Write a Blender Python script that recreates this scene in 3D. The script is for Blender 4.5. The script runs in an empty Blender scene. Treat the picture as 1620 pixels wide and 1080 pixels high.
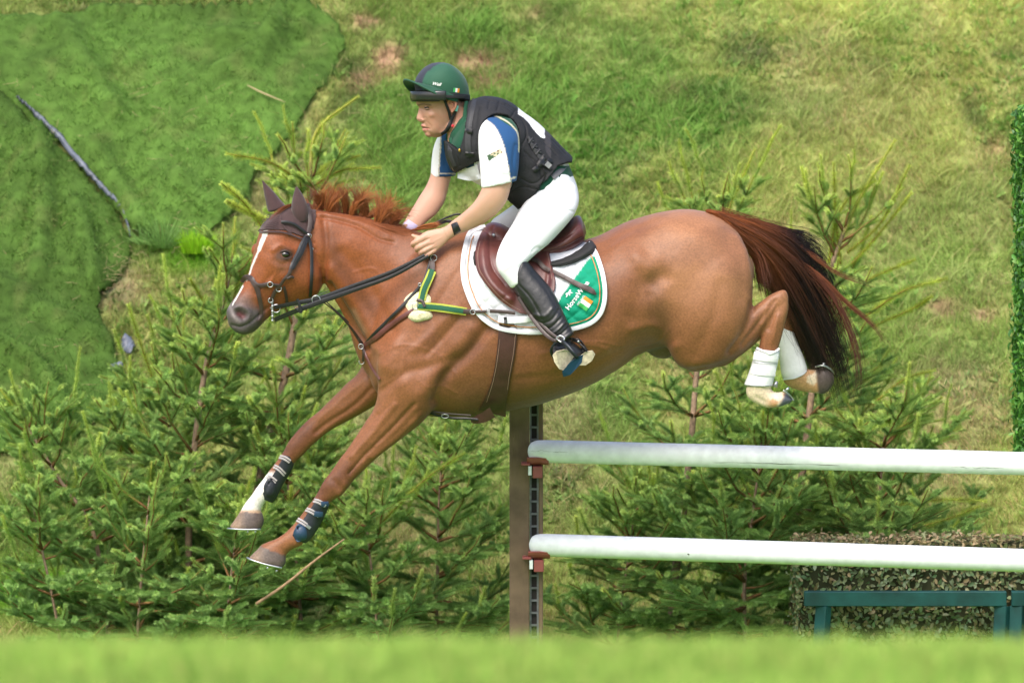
import bpy, math, random
import numpy as np
from mathutils import Vector, Matrix
from mathutils.bvhtree import BVHTree
random.seed(7)
R = math.radians
sc = bpy.context.scene
COL = sc.collection

# ---------------------------------------------------------------- camera, sky, sun, exposure
CAM_Z = 3.1125
HZ = -95.0                       # row of the horizon in the 1620 x 1080 photograph
cam_data = bpy.data.cameras.new('camera')
cam = bpy.data.objects.new('camera', cam_data)
COL.objects.link(cam)
cam.location = (0, -20, CAM_Z)
cam.rotation_euler = (R(90), 0, 0)
cam_data.sensor_width = 36
cam_data.lens = 36 * 20 / 4.05
cam_data.shift_y = -(540 - HZ) / 1620
cam_data.clip_start = 0.2
cam_data.clip_end = 2000
cam_data.dof.use_dof = True
cam_data.dof.focus_distance = 19.9
cam_data.dof.aperture_fstop = 4.5
sc.camera = cam

SUN_EL, SUN_AZ = 52, 205         # azimuth measured clockwise from +Y (behind the camera, a little to the left)
w = bpy.data.worlds.new("World")
sc.world = w
w.use_nodes = True
nt = w.node_tree
nt.nodes.clear()
sky = nt.nodes.new('ShaderNodeTexSky')
sky.sky_type = 'NISHITA'
sky.sun_disc = False
sky.sun_elevation = R(SUN_EL)
sky.sun_rotation = R(SUN_AZ)
sky.air_density = 1.0
sky.dust_density = 4.0
sky.ozone_density = 0.6
bg = nt.nodes.new('ShaderNodeBackground')
bg.inputs['Strength'].default_value = 0.15
wo = nt.nodes.new('ShaderNodeOutputWorld')
nt.links.new(sky.outputs[0], bg.inputs[0])
nt.links.new(bg.outputs[0], wo.inputs[0])
sd = bpy.data.lights.new('sun', 'SUN')
sd.energy = 1.12
sd.angle = R(34)
sd.color = (1.0, 0.985, 0.965)
sun = bpy.data.objects.new('sun', sd)
COL.objects.link(sun)
sv = Vector((math.sin(R(SUN_AZ)) * math.cos(R(SUN_EL)), math.cos(R(SUN_AZ)) * math.cos(R(SUN_EL)), math.sin(R(SUN_EL))))
sun.rotation_euler = sv.to_track_quat('Z', 'Y').to_euler()
sc.view_settings.view_transform = 'Standard'
sc.view_settings.look = 'None'
sc.view_settings.exposure = 0.93
sc.view_settings.gamma = 1
sc.view_settings.use_curve_mapping = False

# ---------------------------------------------------------------- mapping of photo rows/columns at a given depth to points
def P(px, py, y=0.0):
    s = (20 + y) / 8000.0
    return Vector(((px - 810) * s, y, CAM_Z - (py - HZ) * s))
def PN(a):                       # (n,3) world -> px,py
    s = (20 + a[:, 1]) / 8000.0
    return a[:, 0] / s + 810, (CAM_Z - a[:, 2]) / s + HZ

# ---------------------------------------------------------------- noise in numpy
_rs = np.random.RandomState(5)
_lat = _rs.rand(256, 256)
def vnoise(x, y, seed=0):
    x = x + seed * 17.31; y = y + seed * 9.73
    xi = np.floor(x).astype(int); yi = np.floor(y).astype(int)
    fx = x - xi; fy = y - yi
    fx = fx * fx * (3 - 2 * fx); fy = fy * fy * (3 - 2 * fy)
    g = lambda i, j: _lat[i % 256, j % 256]
    return (g(xi, yi) * (1 - fx) * (1 - fy) + g(xi + 1, yi) * fx * (1 - fy) + g(xi, yi + 1) * (1 - fx) * fy + g(xi + 1, yi + 1) * fx * fy)
def fbm(x, y, seed=0, o=4):
    v = 0; a = .5; t = 0
    for i in range(o):
        v = v + a * vnoise(x * 2 ** i, y * 2 ** i, seed + i * 3); t += a; a *= .5
    return v / t
def sstep(a, b, x):
    t = np.clip((x - a) / (b - a), 0, 1)
    return t * t * (3 - 2 * t)

# ---------------------------------------------------------------- materials
MATS = {}
def mat(name, color=(.5, .5, .5), rough=.6, metal=0, spec=.5, attr=None, noise=None, bump=None, coat=0, sheen=0, sss=0, noise_col=None):
    m = bpy.data.materials.new(name)
    m.use_nodes = True
    n = m.node_tree; b = n.nodes['Principled BSDF']
    b.inputs['Roughness'].default_value = rough
    b.inputs['Metallic'].default_value = metal
    b.inputs['Specular IOR Level'].default_value = spec
    b.inputs['Coat Weight'].default_value = coat
    b.inputs['Sheen Weight'].default_value = sheen
    if sss:
        b.inputs['Subsurface Weight'].default_value = sss
        b.inputs['Subsurface Radius'].default_value = (.012, .005, .003)
        b.inputs['Subsurface Scale'].default_value = 1
    src = None
    tc = n.nodes.new('ShaderNodeTexCoord')
    if attr:
        a = n.nodes.new('ShaderNodeAttribute'); a.attribute_name = attr; src = a.outputs['Color']
    if noise:                    # (scale, amount) multiplies the colour
        tx = n.nodes.new('ShaderNodeTexNoise'); tx.inputs['Scale'].default_value = noise[0]; tx.inputs['Detail'].default_value = 5
        n.links.new(tc.outputs['Object'], tx.inputs['Vector'])
        rp = n.nodes.new('ShaderNodeMapRange')
        rp.inputs['From Min'].default_value = .3; rp.inputs['From Max'].default_value = .7
        rp.inputs['To Min'].default_value = 1 - noise[1]; rp.inputs['To Max'].default_value = 1 + noise[1]
        n.links.new(tx.outputs['Fac'], rp.inputs['Value'])
        mx = n.nodes.new('ShaderNodeVectorMath'); mx.operation = 'SCALE'
        if src is None:
            mx.inputs[0].default_value = color
        else:
            n.links.new(src, mx.inputs[0])
        n.links.new(rp.outputs[0], mx.inputs['Scale'])
        src = mx.outputs[0]
    if src is None:
        b.inputs['Base Color'].default_value = (*color, 1)
    else:
        n.links.new(src, b.inputs['Base Color'])
    if bump:                     # (scale, strength, stretch)
        tx = n.nodes.new('ShaderNodeTexNoise'); tx.inputs['Scale'].default_value = bump[0]; tx.inputs['Detail'].default_value = 6
        mp = n.nodes.new('ShaderNodeMapping')
        if len(bump) > 2: mp.inputs['Scale'].default_value = bump[2]
        n.links.new(tc.outputs['Object'], mp.inputs['Vector']); n.links.new(mp.outputs[0], tx.inputs['Vector'])
        bp = n.nodes.new('ShaderNodeBump'); bp.inputs['Strength'].default_value = bump[1]; bp.inputs['Distance'].default_value = .004
        n.links.new(tx.outputs['Fac'], bp.inputs['Height']); n.links.new(bp.outputs[0], b.inputs['Normal'])
    MATS[name] = m
    return m
def leaf_mat(name, inst=False, attr='Col', trans=.35, rough=.55, gloss=.06):
    m = bpy.data.materials.new(name); m.use_nodes = True
    n = m.node_tree; n.nodes.clear()
    out = n.nodes.new('ShaderNodeOutputMaterial')
    a = n.nodes.new('ShaderNodeAttribute'); a.attribute_name = attr
    src = a.outputs['Color']
    if inst:
        a.attribute_type = 'INSTANCER'
        h = n.nodes.new('ShaderNodeAttribute'); h.attribute_name = 'var'
        mx = n.nodes.new('ShaderNodeMix'); mx.data_type = 'RGBA'; mx.blend_type = 'MULTIPLY'; mx.inputs['Factor'].default_value = 1
        n.links.new(src, mx.inputs['A']); n.links.new(h.outputs['Color'], mx.inputs['B'])
        src = mx.outputs['Result']
    d = n.nodes.new('ShaderNodeBsdfDiffuse'); t = n.nodes.new('ShaderNodeBsdfTranslucent'); g = n.nodes.new('ShaderNodeBsdfGlossy')
    g.inputs['Roughness'].default_value = rough
    g.inputs['Color'].default_value = (.8, .85, .8, 1)
    n.links.new(src, d.inputs['Color']); n.links.new(src, t.inputs['Color'])
    m1 = n.nodes.new('ShaderNodeMixShader'); m1.inputs[0].default_value = trans
    m2 = n.nodes.new('ShaderNodeMixShader'); m2.inputs[0].default_value = gloss
    n.links.new(d.outputs[0], m1.inputs[1]); n.links.new(t.outputs[0], m1.inputs[2])
    n.links.new(m1.outputs[0], m2.inputs[1]); n.links.new(g.outputs[0], m2.inputs[2])
    n.links.new(m2.outputs[0], out.inputs[0])
    MATS[name] = m
    return m

# ---------------------------------------------------------------- mesh helpers
def build_mesh(name, V, F, cols=None, attrs=None, smooth=True):
    """V (n,3) array, F list of tuples or an (m,k) int array"""
    V = np.asarray(V, dtype=np.float32)
    me = bpy.data.meshes.new(name)
    if isinstance(F, np.ndarray):
        m, k = F.shape
        me.vertices.add(len(V)); me.vertices.foreach_set('co', V.ravel())
        me.loops.add(m * k); me.loops.foreach_set('vertex_index', F.astype(np.int32).ravel())
        me.polygons.add(m)
        me.polygons.foreach_set('loop_start', np.arange(m, dtype=np.int32) * k)
        me.update(calc_edges=True)
    else:
        me.from_pydata([tuple(map(float, v)) for v in V], [], F)
    me.validate()
    if cols is not None:
        a = me.color_attributes.new('Col', 'FLOAT_COLOR', 'POINT')
        c = np.ones((len(me.vertices), 4), dtype=np.float32); c[:, :3] = cols
        a.data.foreach_set('color', c.ravel())
    for k_, v_ in (attrs or {}).items():
        a = me.attributes.new(k_, 'FLOAT', 'POINT'); a.data.foreach_set('value', np.asarray(v_, dtype=np.float32))
    if smooth: me.polygons.foreach_set('use_smooth', np.ones(len(me.polygons), dtype=bool))
    me.update()
    return me
def obj(name, me, m=None, parent=None):
    o = bpy.data.objects.new(name, me)
    COL.objects.link(o)
    if m is not None:
        for mm in (m if isinstance(m, (list, tuple)) else [m]): me.materials.append(mm)
    if parent is not None: o.parent = parent; o.matrix_parent_inverse = parent.matrix_world.inverted()
    return o
def mo(name, V, F, m=None, parent=None, cols=None, smooth=True, attrs=None):
    return obj(name, build_mesh(name, V, F, cols, attrs, smooth), m, parent)
def tag(o, label=None, cat=None, group=None, kind=None):
    if label: o['label'] = label
    if cat: o['category'] = cat
    if group: o['group'] = group
    if kind: o['kind'] = kind
    return o
def thing(name, loc, label, cat, group=None):
    o = bpy.data.objects.new(name, None); COL.objects.link(o)
    o.location = loc; o.empty_display_size = .1
    o.matrix_world = Matrix.Translation(Vector(loc))
    return tag(o, label, cat, group)
class MB:
    def __init__(s): s.V = []; s.F = []; s.n = 0; s.C = []
    def add(s, V, F, col=None):
        V = np.asarray(V, dtype=float)
        s.V.append(V); s.F += [tuple(i + s.n for i in f) for f in F]
        s.C.append(np.tile(col if col is not None else (1, 1, 1), (len(V), 1))); s.n += len(V)
        return s
    def build(s, name, m=None, parent=None, smooth=True, cols=False):
        return mo(name, np.concatenate(s.V), s.F, m, parent, cols=np.concatenate(s.C) if cols else None, smooth=smooth)
def box(c, h, rot=None, bev=0):
    c = np.array(c, float); h = np.array(h, float)
    if bev:                       # box with chamfered edges: 24 verts
        V = []; idx = {}
        for sx in (-1, 1):
            for sy in (-1, 1):
                for sz in (-1, 1):
                    for ax in range(3):
                        v = h * (sx, sy, sz)
                        for k in range(3):
                            if k != ax: v[k] -= bev * (sx, sy, sz)[k]
                        idx[(sx, sy, sz, ax)] = len(V); V.append(v)
        F = []
        for ax in range(3):
            o = [a for a in range(3) if a != ax]
            for s in (-1, 1):
                q = []
                for a, b_ in ((-1, -1), (1, -1), (1, 1), (-1, 1)):
                    sg = [0, 0, 0]; sg[ax] = s; sg[o[0]] = a; sg[o[1]] = b_
                    q.append(idx[(*sg, ax)])
                if (s > 0) ^ (ax == 1): F.append(tuple(q))
                else: F.append(tuple(q[::-1]))
            for a in (-1, 1):      # edge chamfers running along ax
                for b_ in (-1, 1):
                    s1 = [0, 0, 0]; s2 = [0, 0, 0]
                    s1[ax] = -1; s2[ax] = 1
                    for s_ in (s1, s2): s_[o[0]] = a; s_[o[1]] = b_
                    q = (idx[(*s1, o[0])], idx[(*s2, o[0])], idx[(*s2, o[1])], idx[(*s1, o[1])])
                    F.append(q)
        for sx in (-1, 1):
            for sy in (-1, 1):
                for sz in (-1, 1): F.append(tuple(idx[(sx, sy, sz, a)] for a in range(3)))
    else:
        V = [h * (a, b_, c_) for a in (-1, 1) for b_ in (-1, 1) for c_ in (-1, 1)]
        F = [(0, 1, 3, 2), (4, 6, 7, 5), (0, 4, 5, 1), (2, 3, 7, 6), (0, 2, 6, 4), (1, 5, 7, 3)]
    V = np.array(V)
    if rot is not None: V = V @ np.array(rot.to_3x3()).T
    return V + c, F
def catmull(pts, n):
    pts = np.asarray(pts, float); m = len(pts)
    if m < 3:
        t = np.linspace(0, 1, n * (m - 1) + 1)[:, None]
        return pts[0] * (1 - t) + pts[-1] * t
    out = []
    for i in range(m - 1):
        p1, p2 = pts[i], pts[i + 1]
        p0 = pts[i - 1] if i > 0 else 2 * p1 - p2
        p3 = pts[i + 2] if i < m - 2 else 2 * p2 - p1
        for k in range(n):
            t = k / n
            out.append(.5 * (2 * p1 + (p2 - p0) * t + (2 * p0 - 5 * p1 + 4 * p2 - p3) * t * t + (3 * p1 - p0 - 3 * p2 + p3) * t ** 3))
    out.append(pts[-1])
    return np.array(out)
def tube(pts, rad, n=8, sub=4, cap=True, flat=1.0):
    """tube through 3-D points; rad one value or one per point"""
    pts = np.array([tuple(p) for p in pts], float)
    rad = np.full(len(pts), rad) if np.isscalar(rad) else np.array(rad, float)
    q = catmull(np.column_stack([pts, rad]), sub) if sub > 1 else np.column_stack([pts, rad])
    C = q[:, :3]; r = np.maximum(q[:, 3], 1e-5)
    T = np.gradient(C, axis=0); T /= np.linalg.norm(T, axis=1)[:, None] + 1e-12
    up = np.array((0, 1., 0)) if abs(T[0][1]) < .9 else np.array((1., 0, 0))
    N = up - T[0] * (up @ T[0]); N /= np.linalg.norm(N)
    V = []; F = []
    ang = np.arange(n) * 2 * math.pi / n
    for i in range(len(C)):
        N = N - T[i] * (N @ T[i]); N /= np.linalg.norm(N) + 1e-12
        B = np.cross(T[i], N)
        V.append(C[i] + r[i] * (np.cos(ang)[:, None] * N * flat + np.sin(ang)[:, None] * B))
    V = np.concatenate(V); m = len(C)
    for i in range(m - 1):
        for k in range(n):
            a = i * n + k; b_ = i * n + (k + 1) % n
            F.append((a, b_, b_ + n, a + n))
    if cap:
        F.append(tuple(range(n - 1, -1, -1))); F.append(tuple(range((m - 1) * n, m * n)))
    return V, F
def ellipsoid(c, r, nu=16, nv=10, rot=None):
    V = []; F = []
    for j in range(nv + 1):
        th = math.pi * j / nv
        for i in range(nu):
            ph = 2 * math.pi * i / nu
            V.append((r[0] * math.sin(th) * math.cos(ph), r[1] * math.sin(th) * math.sin(ph), r[2] * math.cos(th)))
    for j in range(nv):
        for i in range(nu):
            a = j * nu + i; b_ = j * nu + (i + 1) % nu
            F.append((a, a + nu, b_ + nu, b_))
    V = np.array(V)
    if rot is not None: V = V @ np.array(rot.to_3x3()).T
    return V + np.array(tuple(c)), F

# ---------------------------------------------------------------- terrain: one sheet out to the horizon
LIP_Y, LIP_Z = -12.66, CAM_Z - 1.045
def zg(X, Y):
    X = np.asarray(X, float); Y = np.asarray(Y, float)
    crest = 2.80 + .30 * sstep(.6, -1.2, X)
    ramp = (Y - 2.55) / 4.35
    sm = np.clip(ramp, 0, 1.0)
    k = .05
    rr = np.where(ramp < k, np.clip(ramp + k, 0, None) ** 2 / (4 * k), ramp)       # rounded foot
    t2 = 1 - rr
    rr = np.where(t2 < k, 1 - np.clip(t2 + k, 0, None) ** 2 / (4 * k), rr)        # rounded crest
    rr = np.clip(rr, 0, 1)
    z = crest * rr
    onb = sstep(2.3, 3.2, Y) * sstep(60, 8, Y)
    near = sstep(12, 6, np.abs(X))
    z = z + onb * near * ((fbm(X * 1.1, Y * 1.1, 2, 3) - .5) * .30 + (fbm(X * 4, Y * 4, 9, 3) - .5) * .09) * np.where(Y > 7.2, .15, 1)
    # gully on the right of the bank
    gx = 2.45 + (5.9 - Y) * .22
    z = z - .10 * np.exp(-((X - gx) / .10) ** 2) * sstep(4.6, 5.2, Y) * sstep(6.6, 6.1, Y)
    z = z + (LIP_Z) * sstep(-8.6, LIP_Y - .0, Y)
    far = sstep(40, 300, np.hypot(X, Y))
    return z + far * (fbm(X * .01, Y * .01, 4, 3) - .4) * 3 * (Y > 0)
xs = np.concatenate([-np.geomspace(400, 5.2, 26), np.arange(-5.0, 5.01, .045), np.geomspace(5.2, 400, 26)])
ys = np.concatenate([-np.geomspace(300, 22, 12), np.arange(-20, -9, .5), np.arange(-9, 2, .25), np.arange(2, 7.6, .045), np.arange(7.7, 12, .3), np.geomspace(12.5, 500, 26)])
ys = np.sort(np.concatenate([ys, np.linspace(LIP_Y - .1, -8.5, 14)]))
XX, YY = np.meshgrid(xs, ys)
V = np.column_stack([XX.ravel(), YY.ravel(), zg(XX, YY).ravel()])
nx, ny = len(xs), len(ys)
ii = (np.arange(ny - 1)[:, None] * nx + np.arange(nx - 1)[None, :]).ravel()
F = np.column_stack([ii, ii + 1, ii + nx + 1, ii + nx])

def bank_hit(px, py):
    """points of the bank seen at photo column/row (arrays)"""
    px = np.atleast_1d(np.asarray(px, float)); py = np.atleast_1d(np.asarray(py, float))
    Yh = np.full(px.shape, 9.0); done = np.zeros(px.shape, bool)
    for Y in np.arange(1.2, 9.5, .02):
        s = (20 + Y) / 8000.0
        X = (px - 810) * s; Z = CAM_Z - (py - HZ) * s
        h = (Z <= zg(X, np.full_like(X, Y))) & ~done
        Yh[h] = Y; done |= h
    s = (20 + Yh) / 8000.0
    X = (px - 810) * s
    return np.column_stack([X, Yh, zg(X, Yh)])

# colours of the bank, painted patch by patch: (px, py, rx, ry, what, amount)
G_GREEN = np.array((.21, .37, .075)); G_YEL = np.array((.40, .48, .13)); G_DRY = np.array((.45, .43, .20)); G_SOIL = np.array((.36, .23, .14)); G_DARK = np.array((.12, .20, .045))
PATCH = [(900, 160, 330, 130, 'green', .9), (620, 60, 130, 60, 'green', .5), (640, 260, 120, 110, 'green', .9), (1000, 60, 170, 50, 'green', .6), (1100, 180, 120, 70, 'green', .8), (1180, 90, 60, 40, 'dark', .5),
         (1530, 560, 110, 30, 'green', .6), (60, 940, 90, 60, 'lush', 1), (300, 400, 60, 30, 'lush', 1.0), (220, 395, 60, 30, 'green', 1), (930, 650, 120, 60, 'green', .7),
         (560, 110, 26, 24, 'dark', 1), (550, 170, 22, 30, 'dark', .8), (1090, 150, 35, 22, 'dark', .6), (870, 40, 50, 25, 'dark', .5), (1220, 90, 40, 20, 'dark', .6), (1540, 190, 20, 25, 'dark', .9), (1600, 90, 30, 14, 'dark', .5),
         (578, 33, 32, 9, 'soil', 1), (612, 95, 22, 28, 'soil', 1), (575, 130, 30, 14, 'soil', .8), (745, 100, 46, 12, 'soil', 1), (780, 132, 24, 9, 'soil', 1), (1575, 235, 26, 20, 'soil', .8), (1490, 488, 26, 14, 'soil', .9), (1560, 500, 26, 12, 'soil', .8), (1070, 145, 14, 9, 'soil', .7), (840, 25, 20, 8, 'soil', .6),
         (185, 452, 35, 30, 'dry', 1), (620, 740, 60, 60, 'dry', .7), (1480, 330, 120, 80, 'dry', .25), (1510, 640, 110, 90, 'dry', .6), (900, 700, 60, 90, 'dry', .55), (1280, 100, 120, 50, 'dry', .3), (1350, 180, 160, 60, 'dry', .25), (1450, 750, 140, 50, 'dry', .5), (470, 330, 60, 90, 'dry', .4), (590, 660, 60, 60, 'dry', .5), (660, 820, 50, 90, 'dry', .4), (1080, 560, 60, 60, 'dry', .4), (1250, 380, 110, 60, 'dry', .25)]
def bank_colour(A):
    px, py = PN(A)
    X, Y = A[:, 0], A[:, 1]
    n1 = fbm(X * 1.6, Y * 1.3, 21, 4)[:, None]; n2 = fbm(X * 7, Y * 7, 31, 3)[:, None]
    c = G_YEL * (1 - sstep(.42, .62, n1)) + (G_YEL * .45 + G_GREEN * .55) * sstep(.42, .62, n1)
    c = c * (.86 + .28 * n2)
    c = c * (1 - .35 * sstep(.58, .7, n2)) + G_DRY * .35 * sstep(.58, .7, n2)
    c = c + np.array((.10, .10, .035)) * sstep(90, 0, py)[:, None] * sstep(200, 900, px)[:, None]
    c = c * (.9 + .2 * sstep(0, .9, (px - 500) / 1100)[:, None])
    mask = np.ones(len(A))
    tall = .35 + .45 * sstep(.5, .6, fbm(X * 2, Y * 2, 44, 2))
    wob = (fbm(X * 5, Y * 5, 77, 3) - .5) * 1.5
    for (cx, cy, rx, ry, k, am) in PATCH:
        d = np.sqrt(((px - cx) / rx) ** 2 + ((py - cy) / ry) ** 2)
        g = (am * sstep(1.25, .55, d + wob))[:, None]
        t = {'green': G_GREEN * (.8 + .5 * n2), 'dark': G_DARK, 'soil': G_SOIL * (.7 + .6 * n2), 'dry': G_DRY * (.8 + .4 * n2), 'lush': np.array((.20, .48, .03)) + 0 * n2}[k]
        c = c * (1 - g) + t * g
        if k == 'soil': mask = mask * (1 - g[:, 0] * .93)
        if k == 'dry': tall = tall * (1 - .5 * g[:, 0])
        if k in ('green', 'lush'): tall = np.maximum(tall, g[:, 0])
    flat = (np.abs(Y) > 9)
    return np.clip(c, 0, 1), mask, tall
c0, m0, _ = bank_colour(V)
gc = c0 * .55 * m0[:, None] + (1 - m0[:, None]) * c0 + G_SOIL * .12
lipm = (V[:, 1] < 2.0)[:, None]
gc = np.where(lipm, np.array((.12, .25, .03)), gc)
mat('ground_soil_grass', attr='Col', rough=.95, spec=.1, noise=(9, .25), bump=(60, .8))
ground = mo('ground', V, F, MATS['ground_soil_grass'], cols=gc)
tag(ground, kind='structure')

# ---------------------------------------------------------------- grass: geometry-node instances of small tufts (ground cover nobody could count)
def tuft(name, n, L, wd, lean, spread, seed, seg=3, leafy=False):
    r = np.random.RandomState(seed)
    V = []; F = []; C = []
    for i in range(n):
        a = r.rand() * 6.283; rr = spread * math.sqrt(r.rand()); bx, by = rr * math.cos(a), rr * math.sin(a)
        l = L * (.55 + .6 * r.rand()); w_ = wd * (.7 + .6 * r.rand())
        d = r.rand() * 6.283; ln = lean * (.3 + r.rand())
        dx, dy = math.cos(d), math.sin(d)
        tone = (.75 + .5 * r.rand()) if L > .045 or leafy else (.5 + 1.0 * r.rand()); yel = r.rand()
        base = len(V)
        for k in range(seg + 1):
            t = k / seg
            z = l * (t - .35 * ln * t * t); o = l * ln * t * t * .8
            ww = w_ * (1 - t) ** .7 if not leafy else w_ * math.sin(math.pi * min(1, .15 + .85 * t)) ** .8
            cx, cy = bx + dx * o, by + dy * o
            if k < seg:
                V.append((cx - dy * ww, cy + dx * ww, z - .01)); V.append((cx + dy * ww, cy - dx * ww, z - .01))
                C += [tone * (.75 + .45 * t)] * 2
            else:
                V.append((cx, cy, z)); C.append(tone * 1.2)
        for k in range(seg - 1):
            b_ = base + 2 * k; F += [(b_, b_ + 1, b_ + 3), (b_, b_ + 3, b_ + 2)]
        b_ = base + 2 * (seg - 1); F.append((b_, b_ + 1, b_ + 2))
        # straw coloured blades here and there
        for q in range(base, len(V)):
            C[q] = (C[q] * (1 + .5 * (yel > .82)), C[q], C[q] * (1 + .6 * (yel > .82)))
    me = build_mesh(name, np.array(V), np.array(F), smooth=False)
    a = me.color_attributes.new('var', 'FLOAT_COLOR', 'POINT')
    c = np.ones((len(V), 4), np.float32); c[:, :3] = np.array(C); a.data.foreach_set('color', c.ravel())
    return me
leaf_mat('grass_blade', inst=True, trans=.42, gloss=.012)
def make_templates(key, specs):
    res = []
    for s in specs:
        me = tuft('grass_tuft_shape', *s); me.materials.append(MATS['grass_blade'])
        res.append(bpy.data.objects.new(key, me))
    return res
def scatter(name, V, F, cols, dens, scl, templates, seed, tilt=.3, parent=None, lean=(0, 0, 0)):
    me = build_mesh(name, V, F, cols=cols, attrs={'dens': dens, 'scl': scl})
    o = obj(name, me, None, parent)
    g = bpy.data.node_groups.new(name + '_nodes', 'GeometryNodeTree')
    g.interface.new_socket('Geometry', in_out='INPUT', socket_type='NodeSocketGeometry')
    g.interface.new_socket('Geometry', in_out='OUTPUT', socket_type='NodeSocketGeometry')
    N = g.nodes; L = g.links
    gi = N.new('NodeGroupInput'); go = N.new('NodeGroupOutput')
    dp = N.new('GeometryNodeDistributePointsOnFaces'); dp.inputs['Seed'].default_value = seed
    da = N.new('GeometryNodeInputNamedAttribute'); da.data_type = 'FLOAT'; da.inputs['Name'].default_value = 'dens'
    sa = N.new('GeometryNodeInputNamedAttribute'); sa.data_type = 'FLOAT'; sa.inputs['Name'].default_value = 'scl'
    L.new(gi.outputs[0], dp.inputs['Mesh']); L.new(da.outputs['Attribute'], dp.inputs['Density'])
    jn = N.new('GeometryNodeGeometryToInstance')
    for t in templates:
        oi = N.new('GeometryNodeObjectInfo'); oi.inputs['Object'].default_value = t
        L.new(oi.outputs['Geometry'], jn.inputs[0])
    ip = N.new('GeometryNodeInstanceOnPoints'); ip.inputs['Pick Instance'].default_value = True
    L.new(dp.outputs['Points'], ip.inputs['Points']); L.new(jn.outputs[0], ip.inputs['Instance'])
    rv = N.new('FunctionNodeRandomValue'); rv.data_type = 'FLOAT_VECTOR'
    rv.inputs['Min'].default_value = (-tilt + lean[0], -tilt + lean[1], 0); rv.inputs['Max'].default_value = (tilt + lean[0], tilt + lean[1], 6.283)
    rv.inputs['Seed'].default_value = seed + 1
    L.new(rv.outputs['Value'], ip.inputs['Rotation'])
    rs = N.new('FunctionNodeRandomValue'); rs.data_type = 'FLOAT'
    rs.inputs[2].default_value = .6; rs.inputs[3].default_value = 1.35; rs.inputs['Seed'].default_value = seed + 2
    ml = N.new('ShaderNodeMath'); ml.operation = 'MULTIPLY'
    L.new(rs.outputs[1], ml.inputs[0]); L.new(sa.outputs['Attribute'], ml.inputs[1]); L.new(ml.outputs[0], ip.inputs['Scale'])
    L.new(ip.outputs[0], go.inputs[0])
    md = o.modifiers.new('grass', 'NODES'); md.node_group = g
    tag(o, kind='stuff')
    return o
def grid_patch(x0, x1, y0, y1, st):
    xs_ = np.arange(x0, x1 + 1e-6, st); ys_ = np.arange(y0, y1 + 1e-6, st)
    A, B = np.meshgrid(xs_, ys_)
    V_ = np.column_stack([A.ravel(), B.ravel(), zg(A, B).ravel()])
    n_ = len(xs_); i_ = (np.arange(len(ys_) - 1)[:, None] * n_ + np.arange(n_ - 1)[None, :]).ravel()
    return V_, np.column_stack([i_, i_ + 1, i_ + n_ + 1, i_ + n_])
# n, length, half width, lean, spread
T_LONG = make_templates('long_grass', [(16, .13, .0022, 1.0, .035, 1), (16, .15, .002, 1.3, .04, 2), (14, .11, .0024, 1.5, .04, 3)])
T_SHORT = make_templates('short_grass', [(18, .05, .0018, .9, .035, 4), (18, .042, .0022, 1.2, .04, 5)])
T_HERB = make_templates('herb_leaves', [(12, .045, .0075, 1.1, .035, 6, 3, True), (10, .035, .006, 1.4, .03, 7, 3, True)])
T_TURF = make_templates('turf_fibre', [(16, .040, .0019, 1.2, .03, 8), (16, .034, .0019, 1.6, .03, 9)])
T_LAWN = make_templates('lawn_grass', [(26, .032, .0016, .8, .04, 10), (26, .026, .0016, 1.0, .04, 11)])
Vp, Fp = grid_patch(-4.2, 4.2, 2.1, 8.4, .09)
cp, mp_, tp = bank_colour(Vp)
# turf mats cover the left of the bank (outlines in photo columns/rows)
MAT_A = [(-260, 20), (60, 38), (98, 48), (130, 30), (300, 27), (480, 14), (528, 40), (545, 85), (522, 118), (480, 190), (425, 258), (402, 290), (385, 335), (330, 372), (300, 388), (215, 388), (190, 345), (142, 285), (100, 240), (58, 205), (0, 150), (-260, -20)]
MAT_B = [(-260, 0), (0, 158), (52, 215), (95, 250), (135, 293), (182, 350), (205, 395), (196, 430), (152, 490), (175, 560), (190, 600), (165, 655), (120, 700), (60, 718), (-60, 730), (-260, 740)]
def inpoly(px, py, poly):
    c = np.zeros(len(px), bool); n = len(poly)
    for i in range(n):
        x1, y1 = poly[i]; x2, y2 = poly[(i + 1) % n]
        cond = ((y1 > py) != (y2 > py)) & (px < (x2 - x1) * (py - y1) / ((y2 - y1) + 1e-9) + x1)
        c ^= cond
    return c
ppx, ppy = PN(Vp)
onmat = inpoly(ppx, ppy, MAT_A) | inpoly(ppx, ppy, MAT_B)
mp2 = mp_ * ~onmat * sstep(8.4, 7.6, Vp[:, 1])
clump = .35 + 1.1 * sstep(.45, .6, fbm(Vp[:, 0] * 6, Vp[:, 1] * 6, 88, 2))
scatter('long_grass', Vp, Fp, cp * 1.12, 520 * mp2 * tp * clump, .55 + .55 * tp, T_LONG, 3, tilt=.35, lean=(-.1, -.45, 0))
scatter('short_grass', Vp, Fp, cp * .95, 1500 * mp2, .9 + 0 * tp, T_SHORT, 5, lean=(.3, 0, 0))
scatter('broad_leaved_weeds', Vp, Fp, cp * np.array((.72, .92, .8)), 420 * mp2 * sstep(.52, .62, fbm(Vp[:, 0] * 2.5, Vp[:, 1] * 2.5, 66, 3)), 1.0 + 0 * tp, T_HERB, 8, lean=(.3, 0, 0))
# foreground lawn on the terrace edge
Vl, Fl = grid_patch(-2.4, 2.4, -14.4, -12.3, .1)
cl = np.tile((.36, .53, .105), (len(Vl), 1)) * (.75 + .5 * fbm(Vl[:, 0] * 3, Vl[:, 1] * 5, 12, 3))[:, None]
scatter('lawn_grass', Vl, Fl, cl, np.full(len(Vl), 1500.), 1.0 + np.zeros(len(Vl)), T_LAWN, 9)

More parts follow.
